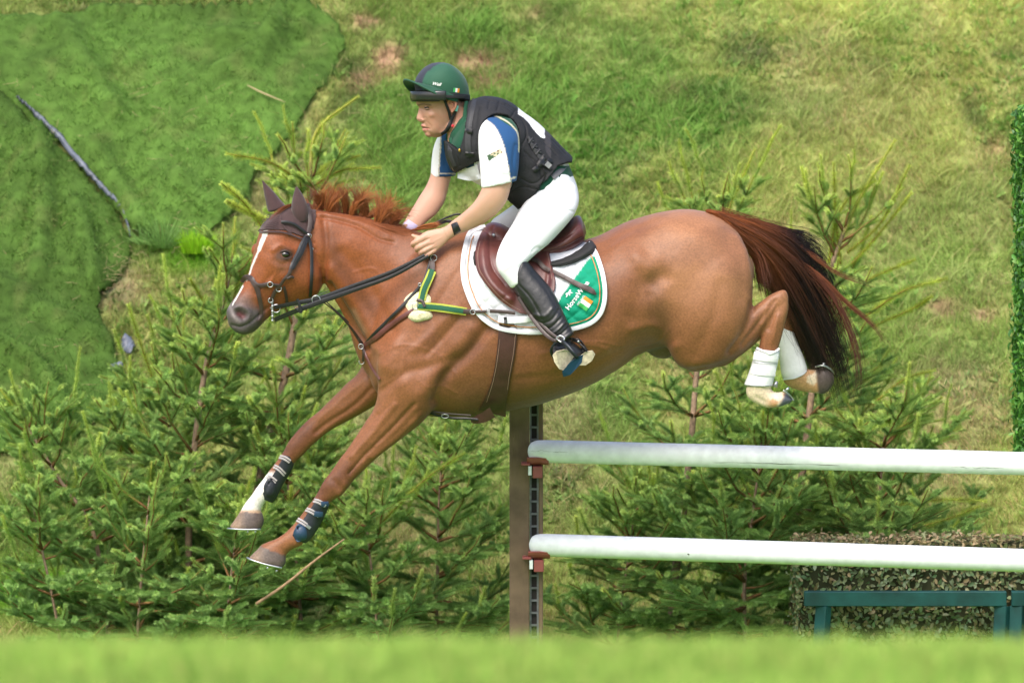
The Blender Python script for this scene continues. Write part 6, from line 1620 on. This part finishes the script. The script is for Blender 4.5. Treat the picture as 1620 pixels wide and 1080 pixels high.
# ear
mat('ear_skin', (.58, .24, .17), rough=.5, sss=.15)
pe, _ = hit(715, 168, BH); ye = pe.y
V_, F_ = fuse([tube([P(708, 170, ye), P(709, 161, ye - .010), P(715, 158, ye - .014), P(720.5, 161, ye - .016), P(721, 168, ye - .014), P(718, 174, ye - .008), P(714.5, 177.5, ye - .003)], [.004, .0042, .0046, .0048, .0046, .0048, .0052], n=10), loft([(710, 160, 720, 160, .004, ye), (709, 167, 720, 167, .005, ye - .002), (712, 175, 717, 175, .005, ye)], n=16), tube([P(712, 166, ye - .004), P(716, 164, ye - .008), P(717, 170, ye - .008)], [.003, .0035, .003], n=8)], .0016, 2)
V_[:, 1] -= .006
mo('ear', V_, F_, MATS['ear_skin'], person)

# helmet silk, peak, goggles, straps
helm = []
hsec = [(656, 144, 742, 158, .098, 0), (654.5, 135, 742.5, 148, .101, 0), (656, 126, 740, 135, .101, 0), (662, 116, 733, 121, .094, 0), (672, 107, 722, 110, .080, 0), (683, 101, 710, 102, .055, 0), (693, 98.8, 701, 99, .018, 0)]
HMV, HMF = (lambda q: (yaw(q[0], 27), q[1]))(loft(hsec, n=64, sub=7, ex=2.0, cap=.01))
mat('silk', attr='Col', rough=.72, sheen=.15, bump=(350, .35))
c_ = np.tile((.013, .085, .045), (len(HMV), 1))
unyaw = yaw(HMV, -27); hx, hyy = PN(unyaw)
frontl = np.abs(unyaw[:, 1]) < .034; c_[frontl] = (.016, .018, .034)
helmet = mo('helmet', HMV, HMF, MATS['silk'], person, cols=c_)
BHM = BVHTree.FromPolygons([tuple(v) for v in HMV], [tuple(map(int, f)) for f in HMF])
text_on('Well', (683, 134.5), R(-8), 7.2, MATS['print_white'], helmet, BHM, off=.003, shear=.35, bold=.1)
flag((722, 143), R(-8), 9.5, 6.6, helmet, BHM, off=.003)
# peak
V_ = []; F_ = []; NU, NVv = 33, 8
for j in range(NVv):
    f = j / (NVv - 1)
    for i in range(NU):
        a = math.pi * (i / (NU - 1) - .5) * 1.12           # 0 = straight ahead
        cx, rx, ry = 698.5, 44.5, .103
        x = cx - rx * math.cos(a); y__ = math.sin(a) * ry
        ext = 20 * f * max(0, math.cos(a * .88)) ** .75
        z = 131 + 19 * (1 - math.cos(a)) * 1.0 + (1 - f) * .0
        droop = f * (-7 * math.cos(a) ** 2 + 8 * math.sin(a) ** 2)
        V_.append(tuple(P(x - ext, z + droop + 1, y__)))
for j in range(NVv - 1):
    for i in range(NU - 1): q_ = j * NU + i; F_.append((q_, q_ + 1, q_ + NU + 1, q_ + NU))
V_ = yaw(V_, 27)
mat('peak_green', (.012, .075, .040), rough=.7, sheen=.1, bump=(350, .3))
o = mo('peak', V_, F_, MATS['peak_green'], helmet); md = o.modifiers.new('t', 'SOLIDIFY'); md.thickness = .006; md.offset = 0
# black rim and goggles
mat('black_band', (.012, .012, .013), rough=.6, bump=(200, .4)); mat('goggle', (.020, .020, .022), rough=.22, coat=.3)
def bandring(z0, z1, tilt, ex, a0, a1, name, m_, th=.006, rx=45.5, ry=.106, cx=698.5, bulge=None):
    V_ = []; F_ = []; NU = 60; NVv = 6
    for j in range(NVv):
        f = j / (NVv - 1)
        for i in range(NU):
            a = R(a0 + (a1 - a0) * i / (NU - 1))
            b = 1 + (bulge(math.degrees(a), f) if bulge else 0)
            x = cx - (rx + ex) * math.cos(a) * b; y__ = math.sin(a) * (ry + ex / 400) * b
            z = z0 + (z1 - z0) * f + tilt * (1 - math.cos(a)) / 2
            V_.append(tuple(P(x, z, y__)))
    for j in range(NVv - 1):
        for i in range(NU - 1): q_ = j * NU + i; F_.append((q_, q_ + 1, q_ + NU + 1, q_ + NU))
    o = mo(name, yaw(V_, 27), F_, m_, helmet); md = o.modifiers.new('t', 'SOLIDIFY'); md.thickness = th; md.offset = 0
    return o
bandring(145, 154, 6, 0, -180, 180, 'rim_band', MATS['black_band'], rx=44, ry=.102)
bandring(143, 158, 3, 1.0, -72, 72, 'goggles', MATS['goggle'], th=.012, bulge=lambda a, f: .035 * math.cos(R(a)) * (1 - (2 * f - 1) ** 2) + .02)
bandring(149, 154, 4, 2.0, -115, -55, 'goggle_strap', MATS['black_band'])
bandring(156, 160, 2, 1.5, -60, 60, 'goggle_frame', MATS['black_band'], th=.010)
strap('chin_strap', [(703, 158), (707, 168), (711, 180), (713, 190)], 4.2, MATS['black_band'], helmet, off=.006, th=.003, bvh=BH)
strap('chin_strap', [(722, 166), (720, 178), (715, 188), (712, 196), (706, 207), (698, 213)], [4.5, 4.5, 5, 6, 6, 5], MATS['black_band'], helmet, off=.007, th=.004, bvh=BH)
mat('mint_patch', (.25, .72, .62), rough=.6); mat('red_button', (.55, .02, .03), rough=.4)
strap('strap_patch', [(723, 167), (720.5, 176)], 6.0, MATS['mint_patch'], helmet, off=.013, th=.002, bvh=BH)
strap('buckle', [(717, 197), (715.5, 201)], 4, MATS['red_button'], helmet, off=.014, th=.004, bvh=BH)

# shirt
TOR = [loft([(712, 226, 748, 172, .085, 0), (709, 245, 768, 160, .145, 0), (722, 270, 800, 165, .180, 0), (745, 285, 826, 183, .178, 0), (768, 298, 856, 206, .165, 0), (795, 312, 882, 236, .155, 0), (820, 326, 897, 255, .155, 0), (842, 334, 906, 275, .150, 0)], n=48)]
SLV_N = loft([(768, 186, 808, 188, .055, -.13), (759, 200, 818, 202, .062, -.165), (757, 222, 822, 222, .063, -.20), (758, 246, 822, 246, .060, -.220), (760, 270, 820, 270, .058, -.232), (762, 297, 817, 286, .056, -.238)], n=40, cap=.02)
SLV_F = loft([(708, 206, 742, 206, .05, .13), (694, 216, 735, 232, .056, .155), (686, 234, 728, 250, .056, .175), (683, 256, 723, 264, .055, .188), (681, 280, 721, 278, .053, .192)], n=40, cap=.02)
SV, SF = fuse(TOR + [SLV_N, SLV_F], .0042, 4)
sn = vnormals(SV, SF); sx_, sy_ = PN(SV)
sculpt.N = sn
SV = sculpt(SV, SF, [([(770, 205), (775, 240), (772, 290)], 4, -.004, 'near'), ([(790, 250), (795, 290)], 4, .004, 'near'), ([(765, 260), (785, 275), (810, 278)], 3, -.003, 'near'), ([(762, 232), (776, 236), (790, 250)], 3, .003, 'near'), ([(815, 230), (812, 260), (816, 285)], 3, -.004, 'near'), ([(700, 230), (705, 260)], 3, -.003)])
SV += sn * ((fbm(SV[:, 0] * 12 + SV[:, 1] * 8, SV[:, 2] * 9, 12, 3) - .5) * .006)[:, None]
col = np.tile((.80, .80, .82), (len(SV), 1))
slv = (SV[:, 1] < -.12) & (sx_ > 750) & (sx_ < 826)
W_N = [(740, 190), (762, 192), (770, 190), (783, 201), (793, 220), (800, 241), (807, 277), (810, 292), (812, 310), (740, 320)]
inw = inpoly(sx_, sy_, W_N)
blue = slv & ~inw; col[blue] = (.018, .075, .20)
gr = slv & (segdist(sx_, sy_, [(777, 181), (795, 189), (807, 197), (818, 210), (822, 226)]) < 99) & ((sx_ - 777) * .65 - (sy_ - 181) > 0 + 0 * sx_); col[gr] = (.012, .075, .04)
dl = segdist(sx_, sy_, [(777, 181), (795, 189), (807, 197), (818, 210), (821, 226), (821, 240)]); col[slv & (dl < 1.2)] = (.55, .50, .36)
dl = segdist(sx_, sy_, [(770, 190), (783, 201), (793, 220), (800, 241), (807, 277), (809, 287)]); col[slv & (dl < .8)] = (.45, .40, .34)
dl = segdist(sx_, sy_, [(807, 283), (816, 281)]); col[slv & (dl < 1.3)] = (.60, .56, .46)
camo = slv & inpoly(sx_, sy_, [(770, 246), (792, 235), (795, 242), (773, 255)]); cn = fbm(sx_ * .22, sy_ * .22, 9, 2)
col[camo] = (.60, .52, .36); col[camo & (cn > .52)] = (.05, .10, .05); col[camo & (cn < .40)] = (.16, .10, .05)
fs = (SV[:, 1] > .10) & (sx_ < 745); lx = 698 - (sy_ - 218) * .07
col[fs & (sx_ > lx)] = (.018, .075, .20); col[fs & (np.abs(sx_ - lx) < 1.0)] = (.5, .46, .38); col[fs & (np.abs(sy_ - (275 + 0 * sx_)) < 1.1) & (sx_ > lx)] = (.5, .46, .38)
tors = (np.abs(SV[:, 1]) < .17) & ~slv & ~fs
col[tors & (sy_ > 262) & (sx_ > 835)] = (.012, .075, .045)
col[tors & (sx_ < 752) & (sy_ < 238)] = (.012, .075, .04)
col[tors & (sx_ < 772) & (sy_ > 235) & (SV[:, 1] < -.125)] = (.018, .06, .16)
mat('jersey', attr='Col', rough=.78, spec=.25, sheen=.1, bump=(300, .25))
shirt = mo('shirt', SV, SF, MATS['jersey'], person, cols=np.clip(col, 0, 1))
# collar
mat('collar_green', (.012, .085, .045), rough=.8, bump=(300, .3))
strap('collar', [(738, 160), (737, 175), (734, 195), (727, 215), (718, 228)], [6, 8, 8, 8, 5], MATS['collar_green'], shirt, off=.012, th=.005, bvh=BH)
strap('collar', [(712, 218), (714, 226), (720, 232)], 5, MATS['collar_green'], shirt, off=.012, th=.005, bvh=BH)
BS = BVHTree.FromPolygons([tuple(v) for v in SV], [tuple(map(int, f)) for f in SF])
# body protector
TV, TF = fuse([loft([(702, 222, 741, 160, .10, 0), (705, 246, 768, 152, .165, 0), (718, 273, 801, 159, .196, 0), (745, 290, 827, 177, .192, 0), (768, 305, 857, 199, .180, 0), (800, 322, 886, 231, .170, 0), (822, 334, 903, 248, .170, 0), (832, 334, 903, 256, .165, 0)], n=56, cap=.05)], .0042, 3)
VEST = [(700, 200), (735, 150), (800, 145), (870, 180), (912, 240), (903, 257), (884, 262), (868, 283), (858, 292), (838, 320), (820, 331), (808, 320), (800, 312), (806, 300), (814, 285), (800, 265), (764, 252), (740, 264), (721, 274), (708, 262)]
def keepv(V, N):
    x, y_ = PN(V); k = inpoly(x, y_, VEST)
    arm_ = (np.hypot((x - 790) / 31, (y_ - 216) / 36) < 1) & (np.abs(V[:, 1]) > .10)
    neck_ = inpoly(x, y_, [(690, 185), (742, 145), (739, 178), (735, 205), (731, 224), (725, 238), (714, 230), (700, 220)])
    return k & ~arm_ & ~neck_
VV, VF = shell(TV, TF, keepv, .0, 0)
vn = vnormals(VV, VF); vx, vy = PN(VV)
seams = [[(745, 158), (740, 185), (737, 215), (742, 250)], [(722, 215), (722, 240), (728, 262)], [(760, 170), (756, 200), (755, 240)], [(768, 156), (800, 168), (826, 192), (832, 215), (822, 240), (818, 280)], [(800, 165), (830, 185), (860, 210), (893, 245)], [(833, 215), (845, 240), (870, 262)], [(822, 282), (845, 290), (865, 275)], [(806, 305), (825, 296), (850, 300)], [(838, 200), (880, 246)], [(775, 158), (772, 172)], [(790, 160), (786, 175)], [(815, 175), (808, 186)], [(830, 240), (850, 262), (858, 285)]]
for s_ in seams: VV += vn * (-.0045 * np.exp(-(segdist(vx, vy, s_) / 1.5) ** 2) * sstep(.05, .3, np.abs(vn[:, 1])))[:, None]
VV += vn * ((fbm(VV[:, 0] * 10 + VV[:, 1] * 5, VV[:, 2] * 10, 14, 3) - .45) * .012)[:, None]
col = np.tile((.018, .018, .021), (len(VV), 1)) * (.8 + .4 * fbm(VV[:, 0] * 30, VV[:, 2] * 30, 3, 3))[:, None]
wb = (vx > 819) & (vx < 862) & (vn[:, 2] > .3) & (np.abs(VV[:, 1]) < .13) & (segdist(vx, vy, [(820, 174), (840, 190), (860, 212)]) < 7); col[wb] = (.78, .78, .80)
gs = (vx >= 862) & (vx < 871) & (vn[:, 2] > .25) & (np.abs(VV[:, 1]) < .14); col[gs] = (.05, .045, .05)
mat('protector', attr='Col', rough=.7, spec=.35, bump=(220, .5))
vest = mo('body_protector', VV, VF, MATS['protector'], person, cols=col)
md = vest.modifiers.new('t', 'SOLIDIFY'); md.thickness = .014; md.offset = -.6
BV = BVHTree.FromPolygons([tuple(v) for v in VV], [tuple(map(int, f)) for f in VF])
mat('vest_webbing', (.028, .028, .032), rough=.55, bump=(260, .4)); mat('buckle_plastic', (.010, .010, .011), rough=.3); mat('tag_grey', (.22, .22, .23), rough=.5)
def vs(name, pts, w_, m_='vest_webbing', off=.004, th=.004): return strap(name, pts, w_, MATS[m_], vest, off=off, th=th, bvh=BV)
vs('webbing', [(752, 157), (746, 175), (742, 200), (740, 225), (742, 248)], 9); vs('webbing', [(712, 228), (712, 245), (719, 264)], 7)
vs('buckle', [(735, 208), (747, 208)], 8, 'buckle_plastic', .008, .006); vs('buckle', [(736, 243), (749, 244)], 6, 'buckle_plastic', .008, .006)
vs('piping', [(709, 248), (714, 262), (722, 272), (742, 263), (763, 252)], 2.2, 'buckle_plastic', .004, .005)
for k in range(4):
    x0, y0 = 834 + k * 6, 218 + k * 9
    vs('lacing', [(x0, y0), (x0 + 10, y0 + 6)], 3.4); vs('lacing', [(x0 + 9, y0), (x0 + 2, y0 + 9)], 2.6, 'vest_webbing', .008)
vs('webbing', [(836, 216), (844, 236), (860, 256), (872, 268)], 4.5)
vs('buckle', [(852, 262), (862, 250)], 9, 'buckle_plastic', .010, .007); vs('buckle', [(860, 262), (872, 252)], 8, 'buckle_plastic', .010, .007); vs('buckle', [(844, 270), (852, 264)], 8, 'buckle_plastic', .008, .006)
vs('tag', [(864, 258), (871, 264)], 8, 'tag_grey', .018, .002)
vs('hem', [(820, 329), (836, 316), (852, 298), (862, 280), (860, 266)], 2.4, 'buckle_plastic')
# number bib under the protector and pendant
strap('bib', [(724, 276), (742, 276), (758, 272)], [12, 20, 24], MATS['white_strap'], shirt, off=.006, th=.002, bvh=BS)
mo('pendant', *ellipsoid(P(727, 238, (hit(727, 238, BV)[0] or Vector((0, -.15, 0))).y - .012), (.005, .003, .007), 10, 8), mat('brass', (.55, .33, .06), rough=.3, metal=.9), person)
# breeches
LEG = []
LEG.append(loft([(832, 322, 893, 255, .150, 0), (838, 338, 906, 275, .165, 0), (842, 350, 915, 300, .175, 0), (846, 360, 915, 322, .170, 0), (855, 364, 905, 342, .14, 0)], n=44))
LEG.append(loft([(852, 290, 912, 296, .07, -.09), (838, 310, 916, 318, .088, -.115), (824, 330, 908, 340, .094, -.155), (813, 350, 889, 363, .088, -.195), (800, 371, 868, 386, .080, -.230), (789, 392, 849, 402, .072, -.262), (784, 412, 836, 413, .064, -.285), (787, 427, 829, 421, .058, -.295), (796, 440, 828, 426, .054, -.300), (808, 455, 833, 434, .048, -.305)], n=40))
LEG.append(loft([(852, 290, 905, 300, .07, .09), (820, 318, 890, 335, .09, .13), (796, 336, 860, 362, .088, .18), (778, 350, 835, 385, .080, .23), (772, 372, 822, 400, .070, .27), (775, 400, 815, 415, .06, .29), (785, 430, 815, 430, .05, .30)], n=40))
BRV, BRF = fuse(LEG, .0045, 5)
sculpt.N = vnormals(BRV, BRF)
BRV = sculpt(BRV, BRF, [([(905, 320), (890, 316), (870, 305)], 3, -.003, 'near'), ([(885, 345), (870, 338)], 3, -.003, 'near'), ([(828, 330), (845, 320), (860, 300)], 4, -.006, 'near'), ([(826, 404), (835, 392), (838, 380)], 3, -.004, 'near'), ([(818, 408), (824, 396)], 2.5, -.003, 'near'), ([(800, 425), (815, 415)], 3, .003, 'near'), ([(790, 405), (800, 415)], 8, .004, 'near'), ([(862, 396), (850, 392), (842, 398)], 2.5, -.003, 'near')])
BRV += vnormals(BRV, BRF) * ((fbm(BRV[:, 0] * 7, BRV[:, 2] * 7 + BRV[:, 1] * 5, 15, 3) - .5) * .006)[:, None]
BRV += vnormals(BRV, BRF) * sum((-.0035 * np.exp(-(segdist(*PN(BRV), p_) / 1.3) ** 2) for p_ in ([(895, 300), (880, 330), (855, 365), (835, 395)], [(884, 272), (890, 290), (905, 300)], [(908, 335), (893, 330), (880, 322)], [(835, 345), (850, 335), (866, 318)], [(826, 330), (842, 326)], [(798, 398), (812, 404), (830, 402)], [(793, 410), (805, 416), (818, 412)])))[:, None]
mat('breeches_white', (.80, .80, .83), rough=.7, spec=.3, sheen=.1, bump=(160, .2))
bree = mo('breeches', BRV, BRF, MATS['breeches_white'], person)
BB = BVHTree.FromPolygons([tuple(v) for v in BRV], [tuple(map(int, f)) for f in BRF])
mat('belt_grey', (.16, .15, .16), rough=.5, bump=(100, .3))
strap('belt', [(874, 281), (883, 273), (891, 265), (895, 258)], 9, MATS['belt_grey'], bree, off=.004, th=.004, bvh=BB)
# tall boots
def tallboot(side):
    s = side
    if s < 0:
        secs = [(809, 452, 829, 408, .052, -.300), (816, 464, 846, 427, .056, -.308), (826, 481, 863, 446, .057, -.322), (838, 496, 875, 461, .056, -.335), (851, 513, 884, 478, .052, -.348), (862, 526, 892, 495, .046, -.358), (871, 537, 900, 512, .040, -.368), (878, 547, 908, 527, .037, -.378)]
        foot = [(893, 533, 924, 560, .034, -.352), (884, 536, 912, 568, .036, -.372), (877, 543, 903, 574, .039, -.400), (874, 552, 896, 580, .040, -.428), (875, 562, 890, 582, .033, -.452)]
        heel = [(905, 528, 922, 540, .030, -.36), (915, 535, 932, 556, .030, -.350), (920, 548, 934, 568, .030, -.345)]
    else:
        secs = [(790, 440, 815, 415, .050, .30), (800, 465, 835, 440, .056, .32), (825, 490, 858, 465, .054, .335), (850, 515, 880, 492, .045, .35), (868, 537, 898, 518, .038, .365)]
        foot = [(885, 535, 905, 560, .034, .34), (870, 545, 890, 572, .038, .37), (860, 560, 875, 582, .034, .41)]
        heel = [(895, 530, 915, 545, .03, .35), (905, 548, 918, 565, .03, .34)]
    V_, F_ = fuse([loft(secs, n=32, cap=.1), loft(foot, n=28, ex=2.4), loft(heel, n=24)], .0032, 3)
    return V_, F_
BTV, BTF = tallboot(-1)
sculpt.N = vnormals(BTV, BTF)
wr_ = [([(862, 522), (874, 516), (888, 502)], 1.8, -.004, 'near'), ([(866, 530), (880, 524), (894, 510)], 1.8, .004, 'near'), ([(870, 536), (884, 531), (899, 518)], 1.6, -.004, 'near'), ([(856, 512), (872, 506), (884, 490)], 2.2, -.003, 'near'), ([(874, 543), (888, 538), (904, 526)], 1.6, .004, 'near'), ([(846, 498), (862, 500), (874, 488)], 3, .003, 'near'), ([(815, 445), (838, 470), (858, 505)], 2, -.0025, 'near'), ([(842, 432), (862, 455), (884, 492)], 2.2, -.002, 'near'), ([(880, 550), (895, 549), (912, 540)], 1.6, -.003, 'near')]
BTV = sculpt(BTV, BTF, wr_)
BTV += vnormals(BTV, BTF) * ((fbm(BTV[:, 0] * 18, BTV[:, 2] * 18, 25, 3) - .5) * .004)[:, None]
mat('boot_leather', (.017, .017, .018), rough=.36, spec=.55, noise=(15, .3), bump=(60, .25))
boot = mo('boot', BTV, BTF, MATS['boot_leather'], person)
BBT = BVHTree.FromPolygons([tuple(v) for v in BTV], [tuple(map(int, f)) for f in BTF])
V_, F_ = tallboot(1); mo('boot', V_, F_, MATS['boot_leather'], person)
mat('sole', (.50, .44, .30), rough=.8, noise=(60, .3), bump=(60, .5)); mat('mud', (.25, .2, .13), rough=.9)
def slab(name, poly, ys_, th, m_, parent):
    V = [tuple(P(x, y_, z_)) for (x, y_), z_ in zip(poly, ys_)] + [tuple(P(x + .8, y_ - 1.5, z_ + th)) for (x, y_), z_ in zip(poly, ys_)]
    n = len(poly); F = [tuple(range(n)), tuple(range(2 * n - 1, n - 1, -1))] + [(i, (i + 1) % n, n + (i + 1) % n, n + i) for i in range(n)]
    o = mo(name, V, F, m_, parent, smooth=False); md = o.modifiers.new('b', 'BEVEL'); md.width = .002; md.segments = 2
    return o
slab('sole', [(875, 562), (880, 557), (893, 554), (905, 557), (906, 566), (900, 576), (892, 585), (885, 583), (878, 573)], [-.505, -.505, -.490, -.465, -.460, -.470, -.490, -.505, -.508], .03, MATS['sole'], boot)
slab('heel', [(914, 577), (916, 566), (926, 558), (936, 556), (940, 562), (936, 570), (926, 577)], [-.40, -.40, -.395, -.385, -.38, -.385, -.395], .02, MATS['sole'], boot)
strap('spur_strap', [(884, 539), (895, 537), (908, 536), (920, 540)], 3.5, MATS['black_leather'], boot, off=.004, th=.004, bvh=BBT)
strap('spur', [(905, 538), (915, 542), (925, 552), (930, 560)], 3, MATS['black_leather'], boot, off=.010, th=.004, bvh=BBT)
mo('spur_button', *ellipsoid(P(915, 540, (hit(912, 540, BBT)[0] or Vector((0, -.4, 0))).y - .012), (.005, .003, .004), 10, 6), ST, boot)
# stirrup hangs from the saddle
mat('stirrup_blue', (.010, .045, .09), rough=.35, metal=.3); mat('stirrup_dark', (.025, .03, .038), rough=.35, metal=.4)
sti = thing('stirrup', tuple(P(895, 570, -.42)), 'dark blue safety stirrup under the nearer riding boot', 'stirrup')
mo('arm', *tube([P(888, 537, -.44), P(893, 543, -.475), P(905, 556, -.50), P(913, 566, -.50)], [.006, .011, .012, .009], n=10, flat=.6), MATS['stirrup_dark'], sti)
mo('arm', *tube([P(886, 537, -.43), P(877, 545, -.42), P(872, 556, -.40), P(880, 572, -.38)], [.005, .006, .006, .006], n=10), MATS['stirrup_dark'], sti)
slab('tread', [(914, 566), (921, 563), (919, 574), (902, 592), (892, 595), (890, 588), (902, 574)], [-.505, -.50, -.50, -.50, -.50, -.505, -.505], .03, MATS['stirrup_blue'], sti)
mo('eye_ring', *tube([P(880, 535, -.43), P(886, 531, -.435), P(893, 535, -.44), P(888, 541, -.44), P(880, 535, -.43)], .0035, n=8), ST, sti)
strap('leather', [(820, 470), (838, 498), (858, 524), (876, 538), (886, 537)], [6, 6, 6, 5, 4], DL, sti, push=[-.34, -.355, -.39, -.425, -.435], th=.004)
strap('leather', [(828, 470), (846, 499), (866, 522), (884, 536)], [5, 5, 5, 4], DL, sti, push=[-.335, -.36, -.40, -.435], th=.004)
# watch and wristband
V_, F_ = loft([(722, 347, 730, 366, .0275, -.187), (713, 353, 719, 373, .0265, -.178)], n=28, cap=.01)
wt_ = mo('watch', V_, F_, mat('watch_black', (.015, .015, .018), rough=.35), person)
V_, F_ = loft([(645, 346, 664, 358, .0275, .12), (636, 356, 656, 369, .026, .106)], n=28, cap=.01)
mo('wristband', V_, F_, mat('lavender', (.62, .55, .78), rough=.7), person)
